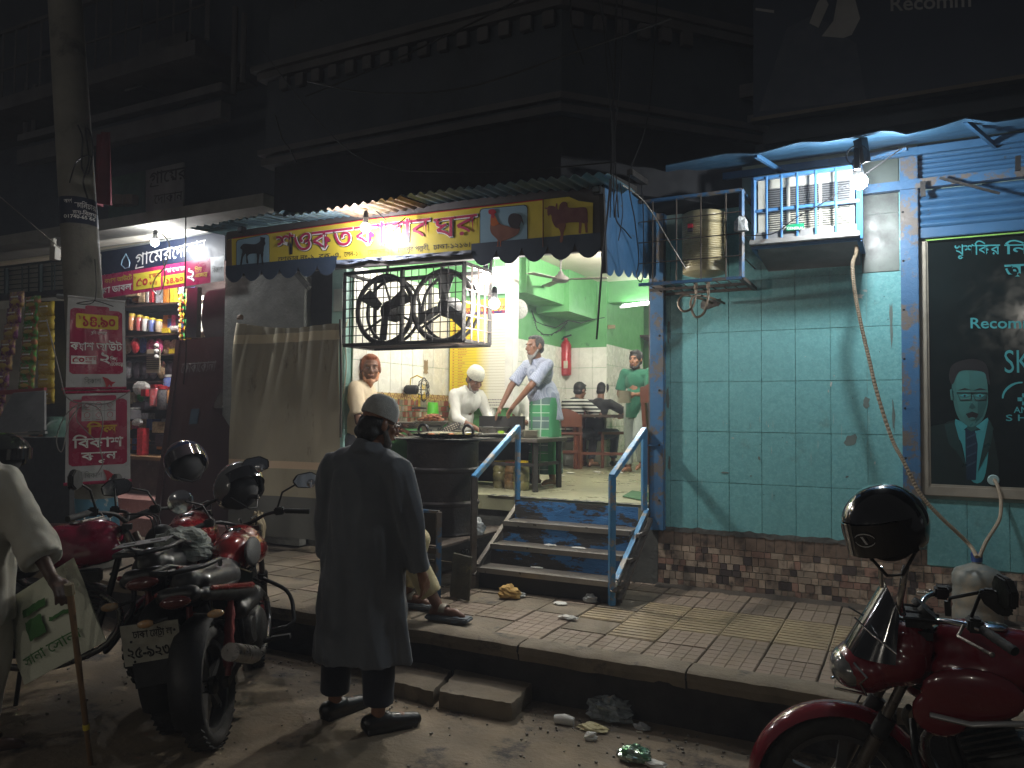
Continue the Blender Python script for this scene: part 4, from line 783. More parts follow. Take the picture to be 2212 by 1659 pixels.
# wall fan
FA = T('table_fan', 'small yellow and black caged fan hung on the tiled wall beside the cook', 'fan', tuple(at(910, 870, X=XL+.12)))
fc = at(916, 842, X=XL+.22); ax = Vector((.35, -.93, 0)).normalized(); ax = Vector((1, .35, 0)).normalized(); rf = .125
m = MB()
for k in range(12):
    a = k*math.pi/12*2; w_ = ax.cross(Vector((0, 0, 1))).normalized(); d_ = w_*math.cos(a)+Vector((0, 0, 1))*math.sin(a)
    m.tube([fc+ax*.045+d_*.02, fc+ax*.04+d_*rf*.7, fc+d_*rf, fc-ax*.045+d_*rf*.75, fc-ax*.055+d_*.04], .0028, 4)
m.ring(fc, rf, .006, ax, 28, 6); m.ring(fc+ax*.036, rf*.6, .003, ax, 24, 4); m.ring(fc+ax*.045, rf*.3, .003, ax, 20, 4); obj('guard', m, blackm, FA)
m = MB()
for k in range(3):
    a = k*2.1+.4; w_ = ax.cross(Vector((0, 0, 1))).normalized(); d_ = w_*math.cos(a)+Vector((0, 0, 1))*math.sin(a); e_ = -w_*math.sin(a)+Vector((0, 0, 1))*math.cos(a)
    m.add([fc+d_*.02-e_*.02, fc+d_*.1-e_*.04+ax*.01, fc+d_*.1+e_*.03-ax*.01, fc+d_*.02+e_*.02], [(0, 1, 2, 3)])
obj('blades', m, mat('yellow_plastic', (.6, .42, .04), .4), FA, thick=.002)
m = MB(); m.lathe(fc-ax*.06, ((.03, 0), (.05, -.02), (.05, -.13), (.03, -.15), (0, -.15)), 18, ax); obj('motor', m, blackm, FA, smooth=True)
m = MB(); e = fc-ax*.05; m.tube([e+Vector((0, 0, -.06)), e+Vector((-.06, -.0, -.12)), e+Vector((-.12, 0, 0)), e+Vector((-.11, 0, .12)), e+Vector((-.03, 0, .15)), e+Vector((.04, 0, .12))], .007, 6); m.tube([e+Vector((.0, 0, -.05)), e+Vector((0, 0, -.18))], .012, 6); obj('yoke', m, mat('yellow_plastic2', (.6, .42, .04), .4), FA)
m = MB(); m.lathe(e+Vector((0, 0, -.2)), ((.075, 0), (.08, .012), (.06, .022), (0, .026)), 22); obj('base', m, blackm, FA, smooth=True)
m = MB(); p = at(934, 885, X=XL+.03); m.lathe(p+Vector((0, 0, -.12)), ((.08, 0), (.06, .2), (0, .2)), 14); obj('lime_sack', m, mat('neon_green', (.12, .6, .04), .5), label='neon green plastic bag hanging beside the cook', cat='bag', smooth=True)
# menu board
MBD = T('menu_board', 'yellow to white menu board with kebab house heading behind the cook', 'menu board', tuple(at(1035, 880, Y=YM-.02)))
mm_ = bpy.data.materials.new('menu_gradient'); mm_.use_nodes = True; N = mm_.node_tree.nodes; L = mm_.node_tree.links; g_ = N.new('ShaderNodeNewGeometry'); sx = N.new('ShaderNodeSeparateXYZ'); L.new(g_.outputs[0], sx.inputs[0]); q_ = N.new('ShaderNodeMapRange')
q_.inputs[1].default_value = at(1030, 800, Y=YM).x; q_.inputs[2].default_value = at(1062, 800, Y=YM).x; L.new(sx.outputs[0], q_.inputs[0]); mx = N.new('ShaderNodeMix'); mx.data_type = 'RGBA'; L.new(q_.outputs[0], mx.inputs[0]); mx.inputs[6].default_value = (.72, .54, .02, 1); mx.inputs[7].default_value = (.66, .64, .55, 1); L.new(mx.outputs[2], N['Principled BSDF'].inputs[0]); N['Principled BSDF'].inputs['Roughness'].default_value = .4
YB_ = YM-.035
a = at(973, 652, Y=YB_); b = at(1095, 881, Y=YB_); m = MB(); m.b2((a.x, YB_, b.z), (b.x, YB_+.02, a.z)); obj('panel', m, mm_, MBD)
m = MB(); m.b2((a.x, YB_-.003, a.z-.165), (b.x, YB_, a.z-.135)); obj('purple_band', m, mat('purple_print', (.05, .02, .12), .4), MBD)
m = MB(); m.b2((a.x, YB_-.002, a.z-.134), (b.x, YB_, a.z)); obj('heading_strip', m, yel, MBD)
bntext(MBD, 'শওকত কাবাব ঘর', redp, 984, 684, 1091, 676, 17, Y=YB_-.003, off=.01)
lm = MB(); n_ = 28
for k in range(n_): z = a.z-.19-k*(a.z-.19-b.z-.14)/n_; lm.b2((a.x+.03, YB_-.0015, z), (b.x-.03, YB_, z+.002))
obj('ruled_lines', lm, mat('thin_brown', (.25, .17, .05), .6), MBD, kind='stuff')
random.seed(2); tm = MB()
for k in range(n_-1):
    z = a.z-.205-k*(a.z-.19-b.z-.14)/n_; x = a.x+.04; tm.b2((x, YB_-.002, z-.003), (x+.02, YB_, z+.005)); x = a.x+.11
    for q in range(random.randint(3, 6)): w_ = random.uniform(.012, .025); tm.b2((x, YB_-.002, z-.003), (x+w_*.8, YB_, z+.001)); tm.b2((x, YB_-.002, z+.003), (x+w_, YB_, z+.0055)); x += w_+.003
obj('menu_entries', tm, redp, MBD, kind='stuff')
nt = MB()
for k in range(3):
    x = b.x-.42; z = b.z+.085-k*.03
    while x < b.x-.06: w_ = random.uniform(.01, .03); nt.b2((x, YB_-.002, z), (x+w_, YB_, z+.010)); x += w_+.006
obj('menu_note', nt, mat('grey_print', (.2, .18, .18), .5), MBD, kind='stuff')
# framed poster & paper on left wall
m = MB(); p = at(920, 700, X=XL+.01); m.box(p, (.004, .16, .3)); obj('paper_notice', m, mat('paper', (.6, .56, .45), .8), label='faded paper notice on the white tiles behind the cage', cat='notice')
m = MB(); p = at(920, 793, X=XL+.008); m.grid(lambda u, v: (p.x+.0, p.y+(u-.5)*.08*(1+.5*noise.noise(Vector((v*6, 1, 0)))), p.z+(v-.5)*.15+.03*noise.noise(Vector((u*5, 2, 0)))), 8, 10); obj('glue_stain', m, mat('glue_brown', (.35, .25, .13), .8), RS)
# ceiling fan
CF = T('ceiling_fan', 'grey ceiling fan hanging in the middle of the restaurant', 'ceiling fan', tuple(at(1211, 600, Y=7.9))); p = at(1211, 604, Y=7.9)
m = MB(); m.lathe(p, ((0, -.03), (.07, -.03), (.10, -.01), (.09, .02), (.035, .06), (.025, .09)), 24); obj('motor', m, mat('grey_fan', (.12, .11, .10), .4), CF, smooth=True)
m = MB(); m.tube([p+Vector((0, 0, .08)), (p.x, p.y, zc)], .01, 8); m.lathe((p.x, p.y, zc-.10), ((.02, 0), (.055, .05), (.05, .1)), 16); obj('down_rod', m, mat('grey_fan2', (.12, .11, .10), .4), CF, smooth=True)
for k in range(3): a = k*2.094+.25; u = Vector((math.cos(a), math.sin(a), 0)); w_ = Vector((-u.y, u.x, 0)); m = MB(); m.slab([p+u*.08-w_*.02, p+u*.16-w_*.05, p+u*.52-w_*.06, p+u*.52+w_*.06, p+u*.16+w_*.05, p+u*.08+w_*.02], (0, 0, .004)); obj('blade', m, mat('grey_fan3', (.16, .13, .10), .5), CF)
# fire extinguisher
FE = T('fire_extinguisher', 'red fire extinguisher hung on the white tiled back wall', 'fire extinguisher', tuple(at(1223, 808, Y=YBK-.1))); p = at(1222, 812, Y=YBK-.1)
m = MB(); m.lathe((p.x, p.y, p.z), ((.05, 0), (.075, .02), (.075, .42), (.05, .47), (.025, .49), (.025, .52)), 20); obj('cylinder', m, mat('extinguisher_red', (.42, .02, .025), .3), FE, smooth=True)
m = MB(); m.b2((p.x+.0, p.y-.078, p.z+.1), (p.x+.06, p.y-.072, p.z+.2)); obj('label_plate', m, creamp, FE); m = MB(); m.tube([(p.x, p.y, p.z+.52), (p.x-.08, p.y-.03, p.z+.5), (p.x-.1, p.y-.05, p.z+.2), (p.x-.05, p.y-.08, p.z+.02)], .010, 6); m.bar((p.x-.04, p.y, p.z+.53), (p.x+.08, p.y, p.z+.56), .02); obj('hose', m, blackm, FE)
# wall clock, fairy lights, socket plates
CK = T('wall_basket', 'round white woven disc hanging on the green wall beside the white pillar', 'wall disc', tuple(at(1119, 665, Y=YM+.3)))
p = at(1119, 668, Y=7.75); m = MB(); m.lathe(p, ((.0, .0), (.10, 0), (.115, .02), (.10, .03)), 24, (.75, -.6, 0)); obj('disc', m, mat('woven_white', (.45, .45, .40), .6, c2=(.2, .2, .18), s=60), CK, smooth=True)
P = [(1131, 600), (1138, 640), (1150, 675), (1158, 695), (1175, 702), (1200, 708), (1227, 692), (1255, 698), (1280, 690), (1306, 686)]; m = MB(); m.tube([at(x, y, Y=8.8) for x, y in P], .006, 5)
P2 = [(1150, 675), (1160, 710), (1172, 722), (1190, 723), (1210, 712), (1226, 695)]; m.tube([at(x, y, Y=8.8) for x, y in P2], .006, 5)
for k in range(26):
    i = k % 5; a_ = at(*P2[i], Y=8.8).lerp(at(*P2[i+1], Y=8.8), (k*.37) % 1); m.box(a_+Vector((0, 0, -.012)), (.006, .006, .028), M=Matrix.Rotation(k*1.3, 3, 'Y'))
obj('fairy_lights', m, wire, label='unlit dark string of fairy lights drooping under the green bulkhead', cat='fairy lights')
m = MB(); p = at(1315, 702, Y=YBK-.02); m.box(at(1392*.0+1321, 706, Y=YBK+.05), (.10, .03, .05)); obj('switch_board', m, mat('old_switch', (.25, .2, .1), .5), label='small brown switch board on the tiled pillar', cat='switch board')
# water dispenser, steel cabinet
WD = T('water_filter', 'blue water bottle upside down on a grey steel cabinet behind the waiter', 'water dispenser', tuple(at(1340, 985, Z=FL)))
ca = at(1322, 990, Z=FL); yb_ = ca.y+.05; pL = at(1320, 930, Y=yb_); pR = at(1360, 930, Y=yb_); zt_ = at(1340, 860, Y=yb_).z
m = MB(); m.b2((pL.x, yb_, FL+.06), (pR.x+.02, yb_+.4, zt_)); obj('cabinet', m, mat('grey_cabinet', (.26, .26, .25), .35, m=.4, c2=(.18, .18, .17), s=4, dirt=(.1, .08, .06), ds=5), WD, bev=.01)
m = MB(); m.b2((pL.x-.005, yb_-.01, zt_-.02), (pR.x+.025, yb_+.41, zt_+.02)); obj('cabinet_top', m, creamp, WD)
bp = at(1355, 850, Y=yb_+.2); m = MB(); m.lathe((bp.x, bp.y, zt_+.02), ((.05, 0), (.09, .04), (.125, .06), (.12, .1), (.125, .12), (.12, .15), (.125, .17), (.12, .25), (.11, .29), (.03, .30), (0, .3)), 24); obj('bottle', m, mat('blue_water', (.13, .33, .42), .15, c2=(.2, .42, .5), coat=1), WD, smooth=True)
crumple((pL.x+.13, yb_+.1, zt_+.02), (.07, .05, .025), 9, mt=mat('orange_cloth', (.5, .22, .06), .8, c2=(.5, .42, .3), s=30), name='orange_cloth', label='orange and cream cloth on top of the grey cabinet', cat='cloth')
# chairs and dark table
def chair(name, label, p, rz, group='carved wooden chairs', h=1.0, w_=.42):
    R = T(name, label, 'chair', tuple(p), rz, group); 
    def L_(nm, m, **k): return obj(nm, m, wood, R, **k)
    for x in (-w_/2, w_/2):
        m = MB(); m.bar((x, -w_/2, 0), (x, -w_/2, .44), .04); L_('leg', m, bev=.004); m = MB(); m.bar((x, w_/2, 0), (x, w_/2, .46), .04); m.bar((x, w_/2, .46), (x, w_/2+.07, h), .045); L_('leg', m, bev=.004)
    m = MB(); m.box((0, 0, .455), (w_+.05, w_+.05, .035)); L_('seat', m, bev=.006)
    m = MB(); n = 16; top = [(lerp(-w_/2-.02, w_/2+.02, i/n), w_/2+.07, h-.03+.10*math.sin(math.pi*i/n)) for i in range(n+1)]; bot = [(w_/2+.02, w_/2+.06, h-.16), (-w_/2-.02, w_/2+.06, h-.16)]; m.slab(top+bot, (0, .025, 0)); L_('crest_rail', m)
    for k in range(3): m = MB(); m.sph((-.10+.10*k, w_/2+.062, h-.05+.03*(k == 1)), (.03, .006, .022), 8, 5); obj('carved_hole', m, blackm, R)
    for k in range(3): m = MB(); m.bar((-.10+.10*k, w_/2+.01, .5), (-.10+.10*k, w_/2+.065, h-.15), .035, .015, up=(1, 0, 0)); L_('slat', m)
    for y, z in ((-w_/2, .18), (w_/2, .22)): m = MB(); m.bar((-w_/2, y, z), (w_/2, y, z), .03); L_('stretcher', m)
    return R
ch1 = chair('carved_chair', 'carved wooden chair pushed against the grey cabinet by the dark table', Vector((at(1310, 1008, Z=FL).x, at(1310, 1008, Z=FL).y+.0, FL)), D2R(55), h=.92)
ch2 = chair('carved_chair', 'tall carved wooden chair under the seated woman beside the blue door jamb', Vector((at(1418, 1046, Z=FL).x+.17, at(1400, 1046, Z=FL).y+.1, FL)), D2R(-190), h=.98)
ch3 = chair('carved_chair', 'wooden chair under the man in the striped shirt', Vector((at(1226, 1010, Z=FL).x, at(1226, 1010, Z=FL).y-.05, FL)), D2R(200), h=.70, w_=.38)
DT = T('dining_table', 'dark topped dining table the two seated diners lean on', 'table', tuple(at(1300, 1012, Z=FL)), D2R(20)); 
m = MB(); m.box((-.0, .1, .68), (.75, .6, .04)); obj('table_top', m, dwood, DT, bev=.006)
for x in (-.33, .33):
    for y in (-.15, .35): m = MB(); m.bar((x, y, 0), (x, y, .66), .05); obj('leg', m, wood, DT, bev=.004)
m = MB(); m.bar((-.33, -.15, .2), (.33, -.15, .2), .035); m2 = m; obj('stretcher', m, wood, DT)
m = MB(); P = [at(1345, 1074, Z=FL), at(1422, 1090, Z=FL), at(1422, 1070, Z=FL), at(1365, 1062, Z=FL)]; m.slab([p+Vector((0, 0, .004)) for p in P], (0, 0, .008)); obj('door_mat', m, mat('green_mat', (.05, .14, .06), .9, bump=1.5, bs=90), label='green door mat lying by the right handrail', cat='door mat')
random.seed(14)
for k, (x, y) in enumerate(((1210, 1028), (1338, 1022), (1365, 1019), (1180+110, 1020), (1352, 1016), (1232, 1022))):
    crumple(at(x, y, Z=FL+.005), (.05, .035, .008), k*3, n=9, mt=mat('tissue', (.62, .6, .54), .9), name='tissue', label='crumpled tissue on the restaurant floor, '+('left of the striped diner', 'before the waiter', 'right of the waiter', 'under the dining table', 'at the waiter heel', 'behind the striped diner')[k], cat='tissue', group='tissues on the restaurant floor')
# ================================================================ caged air conditioner
AC = T('air_conditioner', 'window air conditioner behind a blue barred cage on the street wall', 'air conditioner', (-.57, 5.5, 2.80)); YA = 5.42
def bx(x0, y0, x1, y1, ya, yb, nm, mt, par, bev=.003):
    a = at(x0, y0, Y=ya); b = at(x1, y1, Y=ya); m = MB(); m.b2((a.x, ya, b.z), (b.x, yb, a.z)); return obj(nm, m, mt, par, bev=bev)
white_ac = mat('cream_ac_plastic', (.52, .50, .43), .5, c2=(.42, .40, .34), s=5, dirt=(.2, .17, .12), ds=6, dt=.6); inn = mat('ac_dark', (.02, .02, .022), .7)
bx(1638, 388, 1846, 514, YA+.06, Y0+.02, 'housing', inn, AC)
for x0, x1 in ((1637, 1655), (1698, 1707), (1768, 1776), (1836, 1846)): bx(x0, 392-(x0-1637)*.11, x1, 518-(x0-1637)*.015, YA+.045, YA+.055, 'grille_post', white_ac, AC, .002)
for y0, y1 in ((390, 396), (511, 518)): bx(1637, y0-10*(y0 < 400), 1846, y1-10*(y0 < 400), YA+.040, YA+.05, 'grille_rail', white_ac, AC, .002)
za, zb_ = at(1700, 398, Y=YA).z-.0, at(1700, 514, Y=YA).z
sm = MB(); sm.box((0, 0, 0), (1, .012, .0055), M=Matrix.Rotation(.5, 3, 'X')); sme = mesh('louvre', sm, white_ac)
for c, (x0, x1) in enumerate(((1655, 1698), (1707, 1768), (1776, 1836))):
    xa, xb_ = at(x0, 450, Y=YA+.05).x, at(x1, 450, Y=YA+.05).x
    for k in range(24):
        z = lerp(zb_+.008, za, k/23.5)
        put('louvre', sme if k < 13 else mesh('louvre_dark', sm, mat('louvre_grey', (.16, .165, .17), .5)) if (c, k) == (0, 13) else (sme if k < 13 else bpy.data.meshes['louvre_dark']), AC, ((xa+xb_)/2, YA+.05, z), scale=(xb_-xa, 1, 1))
FR = T('ac_cage', 'bright blue barred security cage around the air conditioner', 'cage', (-.57, 5.42, 2.78))
bl_ = mat('bright_blue_cage', (.06, .19, .40), .4, c2=(.05, .15, .33), dirt=(.16, .09, .05), ds=9, dt=.64)
a = at(1628, 388, Y=YA); b = at(1857, 516, Y=YA); zt_, zb2 = a.z, b.z+.0; zm = at(1740, 446, Y=YA).z
for p, q, w_ in (((a.x, zt_), (b.x, zt_), .04), ((a.x, zb2), (b.x, zb2), .035), ((a.x, zt_), (a.x, zb2), .035), ((b.x, zt_), (b.x, zb2), .04), ((a.x, zm), (b.x, zm), .03)):
    m = MB(); m.bar((p[0], YA, p[1]), (q[0], YA, q[1]), w_, .02); obj('frame_bar', m, bl_, FR, bev=.002)
for x in (1656, 1688, 1722, 1762, 1806): p = at(x, 440, Y=YA-.02); m = MB(); m.tube([(p.x, YA-.02, zb2), (p.x, YA-.02, zt_)], .0085, 8); obj('rod', m, bl_, FR, smooth=True)
for x in (a.x, b.x): m = MB(); m.bar((x, YA, zt_), (x, Y0, zt_), .03); m.bar((x, YA, zb2), (x, Y0, zb2), .03); obj('side_bar', m, bl_, FR)
m = MB(); p = at(1718, 490, Y=YA-.032); m.b2((p.x-.055, YA-.04, p.z-.022), (p.x+.055, YA-.034, p.z+.018)); bdg = obj('badge', m, mat('green_badge', (.01, .28, .13), .35), FR)
bntext(FR, 'GENERAL', whp, 1700, 496, 1737, 495, 5.5, Y=YA-.041, off=.012, lift=.001)
m = MB(); p = at(1694, 490, Y=YA-.042); m.ring(p, .010, .002, (0, 1, 0), 14, 4); obj('badge_mark', m, whp, FR)
TR_ = T('ac_tray', 'grey sheet metal tray under the air conditioner', 'tray', (-.57, 5.5, 2.75)); a = at(1618, 530, Y=YA-.06); b = at(1850, 530, Y=YA-.06)
m = MB(); m.b2((a.x, YA-.06, a.z-.0), (b.x+.02, Y0, a.z+.035)); obj('tray', m, mat('grey_tray', (.28, .28, .27), .6, c2=(.2, .19, .18), dirt=(.14, .08, .05), ds=5, dt=.6), TR_, bev=.004)
m = MB(); m.slab([(a.x+.02, YA-.02, a.z), (b.x, YA-.02, a.z), (b.x, Y0, a.z-.10), (a.x+.05, Y0, a.z-.10)], (0, .01, .09)); obj('under_board', m, mat('grey_tray2', (.2, .2, .2), .7), TR_)
hp_ = [(1850, 530), (1849, 548), (1842, 570), (1844, 610), (1850, 651), (1862, 710), (1877, 774), (1895, 850), (1926, 946), (1951, 995), (1988, 1067), (2030, 1115), (2064, 1147), (2095, 1178), (2112, 1203)]
P = [at(x, y, Y=5.45-.03*math.sin(i*.8)+(.06*min(i, 8)/8)) for i, (x, y) in enumerate(hp_)]
P[-1] = at(2110, 1203, Y=5.4)
def smoothp(P, n=6):
    out = []
    for i in range(len(P)-1):
        p0, p1, p2, p3 = P[max(i-1, 0)], P[i], P[i+1], P[min(i+2, len(P)-1)]
        for k in range(n):
            t = k/n; out.append(.5*((2*p1)+(p2-p0)*t+(2*p0-5*p1+4*p2-p3)*t*t+(3*p1-p0-3*p2+p3)*t**3))
    return out+[P[-1]]
hs = smoothp(P, 22); m = MB(); m.tube(hs, [.0135 if i % 2 else .0108 for i in range(len(hs))], 8); obj('drain_hose', m, hose, label='beige corrugated drain hose hanging from the air conditioner to the water jar', cat='hose')
P = [at(2148, 1036, Y=Y0-.03), at(2155, 1050, Y=5.8), at(2162, 1080, Y=5.75), at(2160, 1118, Y=5.65), at(2146, 1145, Y=5.55), at(2130, 1170, Y=5.45), at(2116, 1203, Y=5.4)]; m = MB(); m.tube(smoothp(P, 6), .011, 8); obj('drain_hose', m, hose, label='short beige hose coming out of the shop window into the water jar', cat='hose', smooth=True)
m = MB(); m.lathe(at(2146, 1037, Y=Y0-.012), ((.035, 0), (.03, .012), (.0, .012)), 16, (0, -1, 0)); obj('hose_flange', m, mat('clear_plastic', (.35, .5, .5), .2), SH)
wj = at(2112, 1352, Z=.3); WJ = T('water_jar', 'dusty blue water jar on the pavement taking the two drain hoses', 'water jar', tuple(wj)); pj_ = Vector((wj.x, wj.y+.0, .3)); r = .14
m = MB(); m.lathe(pj_, ((r*.92, 0), (r, .03), (r, .1), (r*.95, .12), (r, .14), (r, .22), (r*.95, .24), (r, .26), (r*1.0, .315), (r*.86, .35), (r*.45, .375), (r*.2, .39), (r*.2, .41)), 30); obj('jar_body', m, mat('dusty_jar', (.14, .17, .17), .45, c2=(.20, .185, .15), s=9, dirt=(.26, .22, .16), ds=5, dt=.5), WJ, smooth=True)
m = MB(); m.lathe(pj_+Vector((0, 0, .40)), ((.032, 0), (.034, .05), (.03, .055), (0, .055)), 16); obj('cap', m, mat('blue_cap', (.02, .06, .22), .4), WJ, smooth=True)
# ================================================================ water heater in its cage
HC = T('heater_cage', 'rusty blue edged wire cage mounted left of the air conditioner', 'cage', tuple(at(1520, 600, Y=5.4))); YH = 5.35
A = at(1424, 425, Y=YH); B = at(1602, 418, Y=YH); C_ = at(1598, 597, Y=YH); zt_, zb3 = (A.z+B.z)/2, C_.z-.01; x0, x1 = XR+.01, B.x
for p, q in (((x0, zt_), (x1, zt_)), ((x0, zb3), (x1, zb3)), ((x1, zt_), (x1, zb3))): m = MB(); m.bar((p[0], YH, p[1]), (q[0], YH, q[1]), .034, .02); obj('frame_bar', m, bluew, HC)
for y in (YH+.26, Y0-.02): m = MB(); m.bar((x0, y, zb3), (x1, y, zb3), .02); obj('frame_bar', m, pf, HC)
m = MB(); m.bar((x1, YH, zb3), (x1, Y0, zb3), .025); obj('frame_bar', m, pf, HC); m = MB(); m.bar((x1, YH, zt_), (x1, Y0, zt_), .02); obj('frame_bar', m, bluew, HC)
for k in range(4): x = lerp(x0, x1, (k+.6)/4.2); m = MB(); m.tube([(x, YH-.01, zb3), (x, YH-.01, zt_)], .005, 6); obj('rod', m, pf, HC)
for k in range(3): z = lerp(zb3, zt_, (k+1)/4); m = MB(); m.tube([(x0, YH-.016, z), (x1, YH-.016, z)], .0045, 6); obj('rod', m, pf, HC)
for k in range(3): z = lerp(zb3, zt_, (k+1)/4); m = MB(); m.tube([(x1, YH, z), (x1, Y0, z)], .0045, 6); obj('rod', m, pf, HC)
for k in range(9): x = lerp(x0, x1, (k+.5)/9); m = MB(); m.tube([(x, YH, zb3+.01), (x, Y0, zb3+.01)], .0045, 6); obj('rod', m, pf, HC)
WH = T('water_heater', 'cream ribbed water heater cylinder inside the rusty cage', 'water heater', tuple(at(1522, 592, Y=5.58))); ct = at(1520, 594, Y=5.58); zt5 = at(1520, 458, Y=5.55).z; r = .155
prof = [(r*.7, 0), (r, .015), (r, .04)]; n = 22
for k in range(n): z = lerp(.045, zt5-ct.z-.05, k/n); dz = (zt5-ct.z-.09)/n; prof += [(r, z), (r*1.02, z+dz*.3), (r*1.02, z+dz*.6), (r*.985, z+dz*.9)]
prof += [(r*1.01, zt5-ct.z-.045), (r*1.01, zt5-ct.z-.01), (r*.9, zt5-ct.z), (0, zt5-ct.z+.005)]
m = MB(); m.lathe(Vector((ct.x, 5.60, max(ct.z, zb3+.02))), prof, 36); obj('cylinder', m, mat('heater_cream', (.50, .42, .24), .35, c2=(.42, .35, .20), s=5), WH, smooth=True, ang=60)
m = MB(); q = at(1491, 488, Y=5.44); m.box(q, (.035, .012, .03)); obj('sticker', m, redp, WH); m = MB(); m.box(q+Vector((0, 0, -.03)), (.035, .012, .022)); obj('sticker', m, mat('dark_sticker', (.05, .04, .05), .4), WH)
for k, (x, y) in enumerate(((1503, 600), (1522, 600))):
    c0 = at(x+8*k, 610, Y=5.55); P = [c0, c0+Vector((0, 0, -.10)), c0+Vector((-.02, -.04, -.19-.03*k)), c0+Vector((-.08, -.05, -.21-.04*k)), c0+Vector((-.12, -.03, -.15)), c0+Vector((-.09, 0, -.09)), c0+Vector((0, .1, -.10)), c0+Vector((.06, .26, -.12))]
    m = MB(); m.tube(smoothp(P, 5), .009, 8); m.lathe(c0, ((.013, -.05), (.013, .01)), 8); obj('flexible_pipe', m, mat('braided_pipe', (.2, .15, .1), .5, m=.3), WH, smooth=True, label=None)
m = MB(); q = at(1535, 655, Y=Y0-.004); m.sph(q, (.08, .012, .04), 14, 6); m.v = [tuple(Vector(v)+Vector((.02, 0, .02))*noise.noise(Vector(v)*25)) for v in m.v]; obj('wall_hole', m, mat('broken_cement', (.05, .04, .035), .95, c2=(.2, .18, .15), s=30), TW)
# ================================================================ wires
def cable(pts, label, r=.004, cat='cable', mt=wire, grp=None): m = MB(); m.tube(smoothp(pts, 7), r, 5); return obj('cable', m, mt, label=label, cat=cat, group=grp)
cable([at(1337, 0, Y=4.6)+Vector((0, 0, .6)), at(1325, 250, Y=4.55), at(1318, 400, Y=4.5), at(1302, 560, Y=4.5), at(1289, 733, Y=4.55)], 'long black cable hanging straight down in front of the signboard end', .007)
cable([at(1420, 0, Y=4.7), at(1400, 250, Y=4.6), at(1360, 380, Y=4.5), at(1372, 480, Y=4.6), at(1380, 560, Y=4.9), at(1375, 596, Y=4.95), at(1388, 600, Y=5.0), at(1390, 480, Y=4.9), at(1386, 400, Y=5)], 'black cable looping down over the blue side sheet', .004)
cable([at(1335, 398, Y=4.45), at(1330, 470, Y=4.45), at(1352, 500, Y=4.45), at(1364, 515, Y=4.45)], 'frayed cable end with split strands before the blue side sheet', .004)
cable([at(1340, 395, Y=4.44), at(1345, 460, Y=4.44), at(1336, 520, Y=4.44)], 'thin dark strand crossing the blue side sheet', .003)
cable([at(1345, 400, Y=4.42), at(1395, 440, Y=4.8), at(1450, 530, Y=5.2), at(1482, 582, Y=5.3)], 'grey cable slanting from the awning corner to the heater cage', .005, mt=steel)
cable([at(664, 175, Y=4.2), at(800, 200, Y=4.2), at(1000, 190, Y=4.1), at(1250, 110, Y=4.1), at(1450, 40, Y=4.1)], 'sagging black cable across the upper storey front', .006)
cable([at(660, 208, Y=4.3), at(850, 130, Y=4.2), at(1100, 10, Y=4.2), at(1160, -30, Y=4.2)], 'black cable rising to the right across the dentilled cornice', .006)
cable([at(1232, -10, Y=4.3), at(1236, 60, Y=4.3), at(1262, 140, Y=4.4)], 'short cable hanging over the corner of the cornice', .006)
cable([at(0, 425, Y=4.0), at(140, 545, Y=4.6), at(160, 562, Y=4.9)], 'thin taut cable crossing the upper left corner', .005, mt=steel)
cable([at(399, 560, Y=5.0)+Vector((0, 0, .4)), at(400, 600, Y=5.0), at(398, 660, Y=5.0), at(402, 760, Y=5.0), at(396, 830, Y=5.0)], 'thin black cable hanging before the magenta shop banner', .006)
cable([at(595, 250, Y=4.55), at(610, 300, Y=4.5), at(625, 320, Y=4.5), at(640, 350, Y=4.5)], 'cable stub at the left end of the upper band', .006)
cable([at(350, 505, Y=5.4), at(366, 530, Y=5.35), at(356, 575, Y=5.35), at(336, 600, Y=5.35), at(330, 625, Y=5.35), at(345, 636, Y=5.35), at(356, 600, Y=5.35), at(352, 560, Y=5.35)], 'pale looped lamp flex hanging in front of the grocery name board', .006, mt=creamp)
cable([at(805, 448, Y=4.55), at(830, 472, Y=4.55), at(852, 486, Y=4.55), at(876, 470, Y=4.6)], 'black flex sagging over the middle of the yellow signboard', .005)
cable([at(752, 690, Y=5.5), at(745, 720, Y=5.4), at(748, 790, Y=5.4), at(742, 850, Y=5.5)], 'knotted rope hanging between the tarpaulin and the opening', .006, mt=creamp)
cable([at(1728, 306, Y=5.2)+Vector((.6, 0, -.12)), at(1790, 430, Y=5.25), at(1720, 470, Y=5.3), at(1680, 500, Y=5.3), at(1648, 508, Y=5.3), at(1610, 508, Y=5.3)], 'black flex strung across the front of the blue cage', .004)
m = MB(); 
cr = at(1600, 500, Y=5.3); crumple(cr, (.05, .03, .06), 3, mt=bag, name='plastic_wrap', label='scrap of clear plastic tied between the two cages', cat='plastic scrap')
# ================================================================ tarpaulin
def tarp():
    m = MB(); A = at(511, 697, Y=5.66); B = at(737, 697, Y=5.62)
    def fn(u, v):
        x = lerp(A.x, B.x, u); zt_ = lerp(A.z, B.z, u)-.05*math.sin(math.pi*u); z = lerp(zt_, .42, v); k = min(1, v*2.5)
        fold = .02*math.sin(u*17+2*v)*(1-v)*.6+.03*noise.noise(Vector((u*5, v*2.5, 0)))+.07*noise.noise(Vector((u*1.7, v*1.4, 4)))+.03*abs(math.sin(u*26+v*6))*(1-k)
        return (x+.10*v*(.5-u)*0-.08*v*(1-u)*-.5, 5.66-.10*v-fold, z)
    m.grid(fn, 90, 90); return m
TP_ = T('tarpaulin', 'khaki tarpaulin with pale bands tied up beside the restaurant opening', 'tarpaulin', (-5.3, 5.6, .4))
tm_ = bpy.data.materials.new('tarpaulin_bands'); base = tarpm.copy(); N = base.node_tree.nodes; L = base.node_tree.links; bs = N['Principled BSDF']; src = bs.inputs['Base Color'].links[0].from_socket
